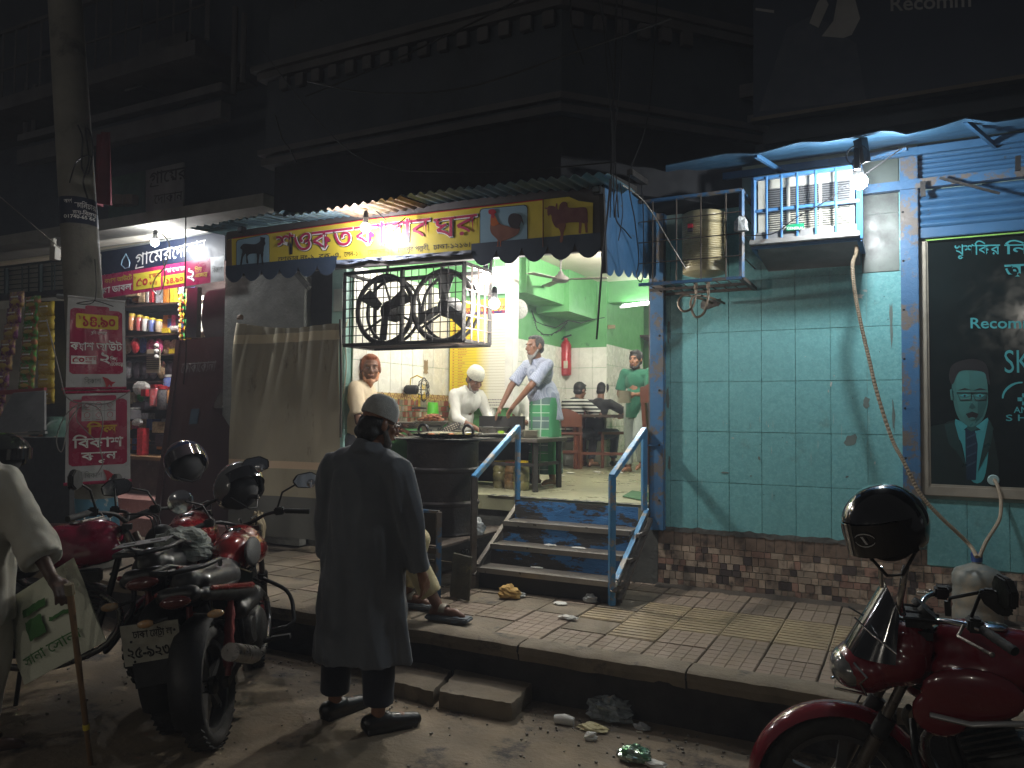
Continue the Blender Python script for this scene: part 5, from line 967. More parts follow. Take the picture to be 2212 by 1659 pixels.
g_ = N.new('ShaderNodeNewGeometry'); sx = N.new('ShaderNodeSeparateXYZ'); L.new(g_.outputs[0], sx.inputs[0])
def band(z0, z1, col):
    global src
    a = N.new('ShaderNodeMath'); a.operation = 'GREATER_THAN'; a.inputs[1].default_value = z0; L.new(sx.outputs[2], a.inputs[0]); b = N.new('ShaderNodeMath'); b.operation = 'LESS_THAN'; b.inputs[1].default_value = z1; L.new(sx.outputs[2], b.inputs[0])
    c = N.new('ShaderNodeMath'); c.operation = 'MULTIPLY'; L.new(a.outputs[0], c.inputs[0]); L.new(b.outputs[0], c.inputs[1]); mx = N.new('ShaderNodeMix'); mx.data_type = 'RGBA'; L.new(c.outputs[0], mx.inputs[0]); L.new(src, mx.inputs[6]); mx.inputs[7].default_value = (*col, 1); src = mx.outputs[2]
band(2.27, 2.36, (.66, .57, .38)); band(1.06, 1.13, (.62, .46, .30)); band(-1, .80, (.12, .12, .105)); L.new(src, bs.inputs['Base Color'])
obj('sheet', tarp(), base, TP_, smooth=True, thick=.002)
crumple(at(519, 690, Y=5.6), (.04, .02, .03), 2, mt=mat('brown_knot', (.25, .15, .08), .8), name='tied_knot', parent=TP_)
m = MB(); m.tube([at(735, 690, Y=5.6), at(737, 800, Y=5.58), at(736, 945, Y=5.6)], .012, 8); obj('hem_pole', m, mat('dark_pole', (.06, .05, .04), .5), TP_)
# ================================================================ street litter
random.seed(31); wht = mat('white_tissue', (.58, .57, .53), .9, c2=(.48, .47, .43)); 
def litter(x, y, z, r, mt, name, label, cat, seed, n=12, amp=.45): crumple(at(x, y, Z=z), r, seed, n=n, mt=mt, name=name, label=label, cat=cat, amp=amp)
litter(1099, 1290, .305, (.075, .06, .05), mat('brown_paper', (.42, .26, .07), .8, c2=(.34, .2, .05)), 'paper_bag', 'crumpled brown paper bag at the foot of the steps', 'paper bag', 1)
litter(1122, 1288, .305, (.045, .03, .02), bag, 'tissue', 'grey tissue touching the brown paper bag', 'tissue', 2)
litter(1210, 1304, .305, (.05, .035, .006), wht, 'tissue', 'flat white tissue below the middle of the steps', 'tissue', 3)
litter(1275, 1300, .305, (.045, .03, .03), bag, 'plastic_scrap', 'grey crumpled scrap by the right rail post', 'plastic scrap', 4)
litter(1228, 1336, .305, (.06, .025, .012), wht, 'tissue', 'twisted white tissue out on the pavement', 'tissue', 5)
litter(1092, 1250-150+72, .75+.0, (.001, .001, .001), wht, 'x', 'x', 'x', 5) if 0 else None
for x, y, z, l in ((1158, 1119, .752, 'top'), (1188, 1178, .602, 'middle'), (1250, 1184, .602, 'middle right'), (1160, 1226, .457, 'lowest')): litter(x, y, z, (.05, .03, .005), wht, 'tissue', 'flat white tissue on the %s step' % l, 'tissue', x)
litter(1318, 1548, .005, (.10, .085, .06), mat('clear_bag_litter', (.30, .33, .34), .15, c2=(.10, .12, .12), s=22, dirt=(.45, .25, .1), ds=9, dt=.62, coat=1), 'plastic_bag', 'clear plastic bag of rubbish lying against the kerb', 'plastic bag', 7, n=20, amp=.6)
m = MB(); p = at(1218, 1557, Z=.02); m.tube([p+Vector((-.05, 0, 0)), p+Vector((0, .005, .004)), p+Vector((.05, .015, 0))], [.022, .026, .022], 10); m.v = [tuple(Vector(v)*1+Vector((0, 0, .006*noise.noise(Vector(v)*60)))) for v in m.v]; obj('tissue_roll', m, wht, label='rolled white tissue on the road, left of the clear bag', cat='tissue', smooth=True)
litter(1281, 1576, .005, (.07, .04, .018), mat('stained_tissue', (.5, .46, .3), .8, c2=(.4, .34, .16)), 'tissue', 'stained yellowish tissue in front of the clear bag', 'tissue', 11, n=16)
litter(1276, 1596, .005, (.032, .028, .02), wht, 'tissue', 'small white tissue ball nearest the gutter', 'tissue', 12)
litter(1386, 1574, .005, (.04, .03, .015), bag, 'tissue', 'grey tissue right of the clear bag', 'tissue', 13)
litter(1368, 1640, .01, (.07, .05, .035), mat('green_foil', (.03, .28, .09), .15, m=.7, c2=(.5, .52, .5), s=16), 'foil_packet', 'crushed green and silver foil packet at the bottom edge', 'packet', 15, n=18)
litter(1410, 1652, .005, (.06, .03, .012), wht, 'tissue', 'long pale tissue beside the green foil packet', 'tissue', 17)
litter(1347, 1632, .005, (.03, .03, .02), mat('dark_foil', (.2, .2, .2), .3, m=.6), 'foil_ball', 'small crushed dark foil ball left of the green packet', 'foil', 18)
m = MB(); p = at(1384, 1589-12, Z=.008); m.tube([at(1374, 1581, Z=.008), at(1388, 1583, Z=.008)], .006, 6); obj('cigarette_end', m, mat('cig', (.5, .45, .35), .8), label='cigarette end on the road near the kerb', cat='cigarette end')
gr = MB()
for k in range(900):
    x = random.uniform(-5, 1.2); y = random.choice((random.uniform(1.2, 3.9), random.uniform(3.5, 3.92))); r = random.uniform(.002, .007); gr.box((x, y, r*.5+.004), (r*2, r*1.6, r*1.4), M=Matrix.Rotation(random.random()*3, 3, 'Z'))
obj('grit', gr, mat('grit', (.2, .18, .15), .9), kind='stuff')
# ================================================================ grocery at the left
GS = T('grocery_shop', 'small grocery with crowded shelves and dark wooden shutters under the slab', 'shop', (-7, 6.2, .3))
random.seed(41); pinkf = mat('pink_terrazzo', (.36, .19, .17), .5, c2=(.28, .14, .13), s=20, dirt=(.45, .3, .28), ds=30, dt=.55)
m = MB(); m.b2((-14, 5.75, .2), (-5.9, 8.0, .62)); obj('raised_floor', m, pinkf, GS); m = MB(); m.b2((-14, 5.55, .2), (-5.9, 5.745, .46)); obj('step', m, pinkf, GS)
m = MB(); m.b2((-14, 7.6, .6), (-5.6, 7.7, zs)); m.b2((-5.72, 5.95, .6), (-5.6, 7.6, zs)); obj('back_wall', m, mat('dim_cream_wall', (.38, .35, .27), .8), GS)
m = MB(); m.b2((-14, 5.9, zs-.001), (-5.6, 7.7, zs-.03)); obj('shop_ceiling', m, cream, GS)
# name board and banner
NB = T('name_board', 'navy grocery name board with white scrolling Bengali letters', 'signboard', tuple(at(350, 590, Y=5.75))); YN = 5.75
def qd(par, pts, Y, mt, nm, th=.02): m = MB(); m.slab([at(x, y, Y=Y) for x, y in pts], (0, th, 0)); return obj(nm, m, mt, par)
qd(NB, [(120, 560), (486, 498), (486, 562), (120, 618)], YN, navy, 'panel'); qd(NB, [(120, 557), (486, 495), (486, 498.5), (120, 560.5)], YN-.01, greyp, 'edge')
bntext(NB, 'গ~ােমর', whp, 292, 575, 372, 558, 26, Y=YN-.001, off=.0); bntext(NB, 'েদাকান', whp, 372, 560, 444, 543, 27, Y=YN-.001)
bntext(NB, 'ferdokaan/', whp, 205, 602, 245, 595, 6, Y=YN-.001)
dp_ = [(272, 548), (264, 562), (262, 572), (270, 580), (279, 577), (280, 566), (276, 556)]; m = MB(); m.tube([at(x, y, Y=YN-.005) for x, y in dp_], .006, 5, closed=True); obj('drop_emblem', m, skyp, NB)
BN = T('cash_banner', 'magenta payment banner stretched below the grocery name board', 'banner', tuple(at(350, 620, Y=5.70))); YZ = 5.70
BT = lambda x: lerp(606, 552, (x-150)/335); BB_ = lambda x: lerp(655, 606, (x-150)/335)
def bq(x0, x1, f0, f1, mt, nm, lift): return qd(BN, [(x0, lerp(BT(x0), BB_(x0), f0)), (x1, lerp(BT(x1), BB_(x1), f0)), (x1, lerp(BT(x1), BB_(x1), f1)), (x0, lerp(BT(x0), BB_(x0), f1))], YZ-lift, mt, nm, .002)
bq(150, 455, 0, 1, mag, 'panel', 0); bq(455, 484, 0, 1, silv, 'silver_end', 0); bq(288, 347, .16, .86, yel, 'yellow_patch', .003); bq(352, 398, .44, .86, yel, 'yellow_patch', .003)
def bt(t, x0, x1, f, h, mt, **k): bntext(BN, t, mt, x0, lerp(BT(x0), BB_(x0), f), x1, lerp(BT(x1), BB_(x1), f), h, Y=YZ-.004, **k)
bt('ক#াশ আউেট', 226, 285, .38, 9.5, yel, off=.008); bt('সুিবধা ডাবল', 196, 284, .80, 13, whp, off=.014); bt('৫০', 294, 320, .74, 19, redp, off=.03); bt('৳', 289, 294, .4, 6, redp)
bt('হাজার', 322, 346, .44, 9, redp, off=.012); bt('পয`ন^ত', 322, 340, .72, 7, redp); bt('চাজ` হাজাের', 354, 399, .33, 9, whp, off=.012); bt('৳', 354, 358, .6, 5, redp); bt('১৪.৯০', 358, 396, .78, 12, redp, off=.025)
bt('২', 403, 421, .82, 30, whp, off=.02); bt('িপ~য়', 421, 436, .46, 8, yel, off=.01); bt('এেজেন^ট', 421, 448, .70, 8, yel, off=.01); bt('িবকাশ', 458, 480, .62, 11, greyp)
# far upper boards
GB = T('upper_name_board', 'unlit pale board reading grocery beside a green poster above the slab', 'signboard', tuple(at(355, 475, Y=5.4)))
qd(GB, [(315, 368), (396, 350), (396, 474), (315, 486)], 5.42, mat('grey_board', (.19, .19, .19), .6), 'panel'); qd(GB, [(234, 385), (314, 368), (314, 486), (234, 496)], 5.42, mat('green_poster', (.03, .07, .05), .6), 'green_poster')
bntext(GB, 'গ~ােমর', blp, 324, 399, 404, 385, 26, Y=5.415, off=.01); bntext(GB, 'েদাকান', blp, 333, 441, 394, 432, 20, Y=5.415, off=.0)
for x in (262, 285): m = MB(); p = at(x, 445, Y=5.41); m.lathe(p, ((.0, 0), (.09, 0), (.1, .1), (.0, .1)), 10); obj('printed_bowl', m, mat('dim_bowl_print', (.12, .09, .07), .6), GB)
m = MB(); a = at(209, 290, Y=4.9); b = at(232, 440, Y=4.9); m.grid(lambda u, v: (lerp(a.x, b.x, u), 4.9+.05*math.sin(u*9)*(.4+v), lerp(a.z, b.z, v)), 14, 10); obj('red_cloth', m, mat('dark_red_cloth', (.14, .02, .03), .8), label='dark red cloth hanging beside the top of the concrete pole', cat='cloth', smooth=True, thick=.003)
# shelves and goods
shm = mat('brown_shelf', (.055, .032, .025), .5); YS2 = 6.5
def px(x, y, Y): return at(x, y, Y=Y)
for y0, y1 in ((650, 662), (716, 728), (760, 770), (820, 826), (880, 884), (960, 962)):
    a = px(270, y0, YS2-.1); b = px(420, y1, YS2-.1); m = MB(); m.b2((a.x-.25, YS2-.12, (a.z+b.z)/2-.02), (-5.75, YS2+.35, (a.z+b.z)/2)); obj('shelf', m, shm, GS)
m = MB(); m.b2((px(262, 700, YS2).x-.4, YS2+.36, .62), (-5.75, YS2+.4, zs)); obj('shelf_back', m, mat('shelf_back', (.035, .022, .02), .7), GS)
cl = dict(white=(.6, .6, .58), red=(.45, .03, .04), yellow=(.6, .45, .03), blue=(.05, .1, .35), green=(.05, .35, .08), tan=(.4, .3, .18), dark=(.05, .04, .05), orange=(.55, .2, .03), pink=(.5, .08, .2), grey=(.3, .3, .32)); ck = list(cl)
gm_ = {k: mat('goods_'+k, v, .4, c2=tuple(x*.5 for x in v), s=34, f=.35) for k, v in cl.items()}
def good(kind, x, yb, w_, h, Y, c, n=0, lab=None):
    p = px(x, yb, Y); d = (p-CAM).dot(FWD); W_, H_ = w_/FPX*d*1.15, h/FPX*d*1.08
    ords = ('box', 'packet', 'jar'); nm = {'b': 'goods_box', 'p': 'goods_packet', 'j': 'goods_jar'}[kind]; row = 'top' if yb < 665 else 'second' if yb < 730 else 'third' if yb < 790 else 'fourth' if yb < 850 else 'fifth' if yb < 905 else 'lowest'
    lb = lab or '%s %s on the %s grocery shelf' % (c, {'b': 'carton', 'p': 'packet', 'j': 'jar'}[kind], row); m = MB()
    if kind == 'b': m.box(p+Vector((0, .05, H_/2)), (W_, .10, H_), M=Matrix.Rotation(random.uniform(-.2, .2), 3, 'Z')); o = obj(nm, m, gm_[c], label=lb, cat='carton', bev=.002, group='goods on the grocery shelves')
    elif kind == 'p':
        m.sph(p+Vector((0, .03, H_/2)), (W_*.55, .035, H_*.55), 8, 6); m.v = [tuple(Vector(v)+Vector((1, 0, 1))*.012*noise.noise(Vector(v)*30)) for v in m.v]; o = obj(nm, m, gm_[c], label=lb, cat='packet', group='goods on the grocery shelves')
    else:
        R = T(nm, lb, 'jar', tuple(p), group='goods on the grocery shelves'); m.lathe(p, ((W_*.42, 0), (W_*.5, H_*.05), (W_*.5, H_*.75), (W_*.4, H_*.85)), 12); obj('body', m, mat('clear_jar_'+c, tuple(.4*a+.15 for a in cl[c]), .15, c2=cl[c], s=45, coat=.8), R, smooth=True); m = MB(); m.lathe(p+Vector((0, 0, H_*.85)), ((W_*.46, 0), (W_*.46, H_*.14), (0, H_*.15)), 12); obj('lid', m, gm_[n or 'yellow'], R, smooth=True)
for a in (('b', 305, 659, 16, 34, 'tan'), ('b', 318, 659, 6, 38, 'white'), ('b', 326, 659, 11, 38, 'red'), ('b', 342, 660, 16, 38, 'grey'), ('b', 357, 661, 12, 38, 'orange'), ('b', 371, 660, 12, 42, 'yellow'), ('p', 387, 640, 14, 30, 'grey')): good(a[0], a[1], a[2]-6, a[3], a[4], YS2-.05, a[5])
good('b', 284, 640, 34, 12, YS2-.1, 'tan', lab='tilted pale carton behind the magenta banner'); good('b', 279, 628, 16, 12, YS2-.12, 'yellow', lab='yellow packet behind the lower edge of the magenta banner')
for i, x in enumerate((285, 301, 314, 328, 343)): good('j', x, 714+i, 13, 34-2*i, YS2-.06, ('orange', 'red', 'white', 'blue', 'tan')[i], 'yellow', 'pen filled jar with yellow lid, number %s from the left on the second shelf' % ('one', 'two', 'three', 'four', 'five')[i])
good('b', 356, 719, 18, 10, YS2-.1, 'yellow'); good('p', 370, 716, 26, 12, YS2-.08, 'white')
for i in range(9): good('p', 270+i*17, 766-random.random()*4, 22, 30, YS2-.08+random.uniform(-.02, .04), random.choice(('dark', 'red', 'blue', 'grey', 'pink', 'tan')), lab='small %s packet, one of a loose row on the third grocery shelf' % ('first', 'second', 'third', 'fourth', 'fifth', 'sixth', 'seventh', 'eighth', 'ninth')[i])
good('b', 382, 766, 40, 12, YS2-.1, 'yellow', lab='long yellow and green carton on the third grocery shelf')
for i in range(8): good('p', 272+i*18, 818-random.random()*4, 24, 34, YS2-.08, random.choice(('dark', 'tan', 'grey', 'red', 'dark')), lab='crumpled packet number %s from the left on the fourth grocery shelf' % ('one', 'two', 'three', 'four', 'five', 'six', 'seven', 'eight')[i])
good('p', 300, 852, 46, 26, YS2-.16, 'white', lab='large white plastic bag on the grocery counter'); good('b', 310, 856, 18, 14, YS2-.2, 'red'); good('j', 338, 878, 26, 44, YS2-.2, 'red', 'red', 'big jar with red lid on the grocery counter'); good('j', 352, 885, 22, 48, YS2-.24, 'dark', 'red', 'dark filled jar with red lid nearest the leaning board')
good('j', 366, 846, 22, 34, YS2-.18, 'blue', 'white', 'white lidded tub with blue label on the counter'); good('j', 372, 872, 20, 34, YS2-.2, 'orange', 'red', 'jar of orange sweets with red lid'); good('j', 394, 846, 16, 28, YS2-.18, 'pink', 'white', 'small white lidded pink jar at the right end of the counter')
good('b', 300, 884, 44, 14, YS2-.16, 'dark', lab='stack of black cartons under the white bag'); good('j', 290, 906, 24, 24, YS2-.2, 'grey', 'white', 'clear tub in front of the black cartons'); good('b', 312, 905, 20, 12, YS2-.2, 'grey'); good('p', 292, 920, 28, 14, YS2-.26, 'white', lab='net of pale garlic bulbs by the banner edge'); good('b', 345, 935, 40, 22, YS2-.2, 'tan'); good('b', 350, 962, 40, 22, YS2-.2, 'dark', lab='dark carton stacked on the lowest grocery shelf')
good('b', 300, 990, 14, 60, YS2-.3, 'red', lab='red fridge panel beside the lower magenta banner')
od = ('first', 'second', 'third', 'fourth', 'fifth', 'sixth', 'seventh', 'eighth')
for rn, yb, xa, dx, hh in (('top', 652, 292, 16, 22), ('second', 712, 356, 9, 24), ('counter', 872, 270, 15, 22), ('lowest', 930, 275, 16, 20), ('bottom', 975, 275, 18, 22)):
    for i in range(7): kd = random.choice('bpb'); good(kd, xa+dx*i, yb-random.random()*5, dx*1.25, hh*random.uniform(.7, 1.2), YS2+.06 if rn in ('top', 'second') else YS2-.1, random.choice(ck), lab='%s item tucked at the back of the %s grocery shelf, counted from the left' % (od[i], rn))
# hanging sachet strips
sm_ = MB(); sm_.sph((0, 0, 0), (.030, .012, .042), 8, 6); 
def strip(x, y0, y1, n, Y, c1, c2, lab, sc=1.0):
    R = T('sachet_strip', lab, 'sachet strip', tuple(px(x, y0, Y)), group='strips hanging in the grocery')
    for k in range(n):
        p = px(x+1.2*math.sin(k*1.7), lerp(y0, y1, (k+.5)/n), Y); H_ = abs((px(x, y0, Y)-px(x, y1, Y)).z)/n
        m = MB(); m.grid(lambda u, v: (p.x+(u-.5)*.052*sc, p.y-.018*math.sin(math.pi*u)*math.sin(math.pi*v)+.004*math.sin(9*u+k), p.z+(v-.5)*H_*.96), 5, 5); o = obj('sachet', m, gm_[c1 if k % 2 else c2], R, smooth=True)
        m = MB(); m.b2((p.x-.012*sc, p.y-.022, p.z-H_*.16), (p.x+.014*sc, p.y-.020, p.z+H_*.1)); obj('print_patch', m, gm_['red' if c1 == 'yellow' else 'white'], o)
strip(389, 628, 850, 19, 6.25, 'orange', 'yellow', 'long strip of orange and red sachets hanging over the shelves', .8); strip(398, 632, 775, 10, 6.2, 'yellow', 'green', 'strip of green and yellow sachets beside the orange one', .9); strip(408, 650, 770, 7, 6.15, 'yellow', 'yellow', 'strip of large yellow sachets beside the dark shutter', 1.3); strip(418, 620, 690, 5, 6.15, 'white', 'blue', 'short bunch of white and blue sachets at the shutter', 1.5)
SB = T('brush_card', 'hanging card of pale scrubbing balls in front of the shelves', 'hanging card', tuple(px(330, 780, 6.2)))
m = MB(); a = px(317, 755, 6.2); b = px(345, 805, 6.2); m.b2((a.x, 6.2, b.z), (b.x, 6.206, a.z)); obj('card', m, mat('kraft_card', (.42, .36, .26), .8), SB)
for k in range(8): z = lerp(a.z-.06, b.z+.02, k/8); m = MB(); m.b2((a.x+.01, 6.192, z), (b.x-.01, 6.2, z+.008)); obj('card_strip', m, gm_['dark'], SB)
for k in range(3): m = MB(); m.sph(px(338, 747+12*k, 6.16), .030, 12, 8); obj('scrub_ball', m, gm_['white'], SB, smooth=True)
# dark shutters and leaning panel
m = MB(); m.slab([px(428, 630, 6.0), px(432, 630, 6.0), px(432, 728, 6.0), px(424, 728, 6.0)], (0, .1, 0)); m2 = MB(); m2.b2(px(404, 622, 5.95), px(424, 728, 5.95)+Vector((0, .06, 0))); obj('door_frame', m2, mat('dark_frame', (.03, .028, .03), .5), GS)
m = MB(); P = [(440, 640), (450, 628), (487, 622), (500, 640), (500, 730), (445, 732), (440, 720), (434, 690)]; m.slab([px(x, y, 5.9) for x, y in P], (0, .03, 0)); obj('shutter_leaf', m, mat('dark_brown_leaf', (.028, .018, .017), .5), GS)
m = MB(); m.b2(px(424, 640, 6.4), px(440, 728, 6.4)+Vector((0, .02, 0))); obj('lit_gap', m, mat('pale_wall', (.55, .55, .48), .8), GS)
LP = T('panel', 'tall maroon panel with faded white soft drink lettering leaning by the tarpaulin', 'panel', tuple(at(440, 1150, Y=5.2)))
q = [at(385, 735, Y=5.9), at(525, 722, Y=5.9), at(545, 1160, Y=5.68), at(332, 1145, Y=5.5)]
m = MB(); m.slab(q, (0, .03, .004)); obj('board', m, maroon, LP, bev=.003)
m = MB(); m.slab([q[0]+Vector((0, -.01, 0)), q[0]+Vector((.06, -.01, 0)), q[3]+Vector((.08, -.01, 0)), q[3]+Vector((0, -.01, 0))], (0, -.02, 0)); obj('stile', m, maroon, LP)
def onpl(u, v): return q[0].lerp(q[1], u).lerp(q[3].lerp(q[2], u), v)
pn = (q[1]-q[0]).cross(q[3]-q[0]).normalized(); pn = pn if pn.y < 0 else -pn; ux_ = (q[1]-q[0]).normalized(); uz_ = ux_.cross(pn); uz_ = uz_ if uz_.z > 0 else -uz_
text(LP, 'েকাকােকালা', mat('faded_letter', (.10, .09, .085), .6), onpl(.10, .185), .52, size=.17, ux=ux_, uz=uz_, nrm=pn, lift=.004)
for u, v, c, w_ in ((.30, .38, 'blue', .12), (.62, .30, 'dark', .12), (.42, .60, 'dark', .1)):
    a = onpl(u, v); m = MB(); m.slab([a, a+ux_*w_, a+ux_*w_-uz_*.16, a-uz_*.16], pn*.004); obj('paper_sticker', m, mat('sticker_'+c, (.03, .055, .08) if c == 'blue' else (.045, .03, .02), .7), LP)
# lower grocery wall & counter
m = MB(); m.b2((px(262, 980, 6.2).x-.2, 6.15, .62), (px(400, 980, 6.2).x, 6.25, px(330, 992, 6.2).z)); obj('counter_front', m, mat('stone_counter', (.13, .10, .085), .7, c2=(.08, .06, .05), s=7, dirt=(.22, .2, .18), ds=5, dt=.6), GS)
m = MB(); m.b2((px(262, 980, 6.2).x-.2, 6.05, px(330, 992, 6.2).z), (px(400, 980, 6.2).x, 6.5, px(330, 985, 6.2).z)); obj('counter_top', m, mat('counter_wood', (.25, .14, .07), .5), GS)
# ================================================================ far left stall: lit window strip, snack packets, counter
LS = T('snack_stall', 'dark snack stall with a barred window strip at the far left', 'stall', tuple(at(60, 1140, Z=.6)))
YW = 5.6; m = MB(); m.slab([px(-60, 588, YW+.05), px(215, 548, YW+.05), px(215, 625, YW+.05), px(-60, 645, YW+.05)], (0, .02, 0)); obj('window_pane', m, mat('dull_pane', (.34, .32, .26), .5), LS)
for k in range(7): f = k/6; m = MB(); m.bar(px(-60, lerp(585, 640, f), YW), px(215, lerp(552, 622, f), YW), .022 if k in (0, 6) else .010); obj('grille_bar', m, mat('dark_green_grille', (.02, .035, .03), .5), LS)
for x in (-20, 14, 48, 62, 88, 112, 118, 152, 166, 200): m = MB(); m.bar(px(x, lerp(582, 556, x/215), YW-.01), px(x, lerp(640, 622, x/215), YW-.01), .04 if x in (14, 88, 152) else .012); obj('grille_bar', m, mat('dark_green_grille', (.02, .03, .03)), LS)
m = MB(); m.bar(px(-60, 648, 5.5), px(215, 628, 5.5), .12, .05); obj('lintel', m, mat('dark_frame', (.03, .028, .03)), LS)
m = MB(); m.slab([px(-60, 640, 6.3), px(215, 628, 6.3), px(215, 660, 6.3), px(-60, 670, 6.3)], (0, .02, 0)); obj('back_strip', m, mat('pale_wall', (.5, .5, .45)), LS)
m = MB(); m.slab([px(88, 650, 5.55), px(146, 650, 5.55), px(150, 900, 5.5), px(95, 900, 5.5)], (0, .04, 0)); obj('dark_panel', m, mat('black_board', (.02, .022, .024)), LS)
m = MB(); m.tube([px(138-12, 640, 5.2), px(215, 652, 5.2)], .028, 8); obj('pipe', m, greyp, LS)
pk = dict(purple=(.16, .03, .13), ygreen=(.06, .30, .05), gold=(.50, .33, .02)); mts = {k: mat('packet_'+k, v, .22, c2=c2, s=13, f=.18, spec=.8, coat=.4) for (k, v), c2 in zip(pk.items(), ((.5, .33, .12), (.35, .12, .05), (.55, .42, .05)))}
for ci, (k, x0, x1, xb_, y0, y1, n) in enumerate((('purple', 52, 0, 33, 630, 905, 8), ('ygreen', 80, 62, 26, 640, 872, 8), ('gold', 108, 108, 22, 652, 872, 7))):
    for i in range(n):
        x = lerp(x0, x1, (i+.5)/n)-(12 if ci == 0 else 8); yy = lerp(y0, y1, (i+.5)/n); p = px(x, yy, 5.35-ci*.03); H_ = (y1-y0)/n/FPX*(p-CAM).dot(FWD); W_ = (xb_, 34, 34)[ci]/FPX*7.3*2.3
        m = MB(); sd = ci*11+i
        def fn(u, v): e = math.sin(math.pi*v)**.35*math.sin(math.pi*u)**.35; return (p.x+(u-.5)*W_*(.86+.14*e)+.006*noise.noise(Vector((u*3, v*4, sd))), p.y-.026*e-.008*noise.noise(Vector((u*6, v*5, sd))), p.z+(v-.5)*H_*1.02+.008*noise.noise(Vector((u*4, sd, 1))))
        m.grid(fn, 10, 10); R = obj('snack_packet', m, mts[k], label='%s snack packet, %s from the top of its hanging column' % ({'purple': 'purple and yellow', 'ygreen': 'shiny green and red', 'gold': 'golden yellow'}[k], ('first', 'second', 'third', 'fourth', 'fifth', 'sixth', 'seventh', 'eighth')[i]), cat='snack packet', group='hanging snack packets', smooth=True, ang=80)
        m = MB(); c = p-Vector((0, .030, H_*.14)); m.sph(c, (W_*.26, .006, H_*.15), 10, 4); obj('chip_print', m, mat('chip_yellow', (.55, .40, .10), .5), R); m = MB(); c = p-Vector((.0, .034, -H_*.16)); m.b2(c-Vector((W_*.2, 0, .008)), c+Vector((W_*.2, .003, .008))); obj('white_print', m, whp, R)
m = MB(); m.slab([px(27, 850, 5.2), px(96, 845, 5.2), px(96, 930, 4.9), px(-20, 938, 4.9)], (0, .02, .01)); obj('counter_lid', m, mat('grey_lid', (.10, .10, .10), .5), LS)
m = MB(); m.bar(px(-20, 850, 5.25), px(98, 842, 5.25), .03, .05); obj('red_ledge', m, mat('red_ledge', (.3, .05, .05), .5), LS); m = MB(); m.bar(px(-20, 942, 4.9), px(100, 934, 4.9), .025); obj('lid_edge', m, greyp, LS); m = MB(); m.slab([px(-40, 945, 5.0), px(150, 945, 5.0), px(150, 1130, 5.0), px(-40, 1130, 5.0)], (0, .3, 0)); obj('counter_body', m, mat('black_board', (.02, .02, .02)), LS)
# ================================================================ leaning concrete pole with banners
PL = T('concrete_pole', 'leaning concrete utility pole wrapped with painted adverts', 'utility pole', (-6.1, 4.3, .25)); pb_ = Vector((-6.12, 4.33, .26)); pt = at(150, 150, Y=4.3); pt = pb_+(pt-pb_)*1.35
m = MB(); m.tube([pb_.lerp(pt, k/8) for k in range(9)], [lerp(.165, .135, k/8) for k in range(9)], 22); obj('shaft', m, mat('pole_concrete', (.21, .20, .17), .85, c2=(.13, .125, .11), s=3, f=.6, bump=1.2, bs=30, dirt=(.07, .066, .06), ds=3, dt=.57), PL, smooth=True)
pd = (pt-pb_).normalized()
def wrap(par, z0, z1, mt, nm, a0=-2.6, a1=.9, grow=.003):
    m = MB()
    def fn(u, v): t = (lerp(z0, z1, v)-pb_.z)/(pt.z-pb_.z); c = pb_.lerp(pt, t); r = lerp(.165, .135, t)+grow; a = lerp(a0, a1, u); return (c.x+r*math.cos(a), c.y+r*math.sin(a), c.z)
    m.grid(fn, 24, 2); return obj(nm, m, mt, par, smooth=True)
z1_ = at(200, 410, Y=4.15).z; z0_ = at(200, 470, Y=4.15).z; wrap(PL, z0_, z1_, navy, 'painted_band')
def wtext(t, x0, x1, y, h, mt, dep=4.14, cyl=None, off=0., par=PL, nm='lettering'):
    V, F, w_ = layout(t, off); zb4 = at((x0+x1)/2, y, Y=dep).z; tt = (zb4-pb_.z)/(pt.z-pb_.z); c = pb_.lerp(pt, tt); r = lerp(.165, .135, tt)+.006; sz = h/FPX*6.1/.68
    a0 = math.atan2(0-c.y, 0-c.x); W2 = (x1-x0)/FPX*6.3; m = MB(); xm = (x0+x1)/2; cxp = 1106+FPX*(c-CAM).dot(RGT)/(c-CAM).dot(FWD); sh = (xm-cxp)/FPX*6.3
    V2 = []
    for x, y_ in V: s_ = sh+(x/w_-.5)*W2; a = a0+math.asin(max(-.97, min(.97, s_/r))); V2.append((c.x+r*math.cos(a)+pd.x*y_*sz, c.y+r*math.sin(a), c.z+y_*sz))
    m.add(V2, F); return obj(nm, m, mt, par, fix=False)
wtext('ফািন`চার', 162, 206, 437, 13, whp, off=.01); wtext('আদশ`', 140, 156, 434, 9, whp); wtext('ক~য়-িবক~য়', 158, 206, 452, 9, whp, off=.01); wtext('01740-65 66', 140, 204, 463, 8, whp, off=.015)
z1_ = at(205, 1082, Y=4.15).z; z0_ = at(205, 1168, Y=4.15).z; wrap(PL, z0_, z1_, mat('torn_poster', (.06, .19, .28), .6, c2=(.045, .15, .23), s=4, dirt=(.3, .32, .32), ds=6, dt=.58, dw=.02), 'poster')
wtext('ত#য়', 186, 240, 1143, 22, whp, off=.03); wtext('প~', 168, 186, 1143, 16, whp, off=.03)
m = MB(); P = [at(x, y, Y=4.12) for x, y in ((168, 270), (178, 300), (176, 360), (190, 375), (200, 330), (196, 290), (185, 280), (192, 340), (186, 370), (180, 395), (190, 430))]; m.tube(smoothp(P, 5), .007, 5); m.tube(smoothp([at(x, y, Y=4.14) for x, y in ((150, 395), (165, 350), (190, 335), (200, 345))], 5), .006, 5); obj('wire_bundle', m, wire, PL)
YP1 = 4.0
NB_ = Vector((.72, -.69, 0)); PB_ = Vector((-5.98, 4.15, 0))
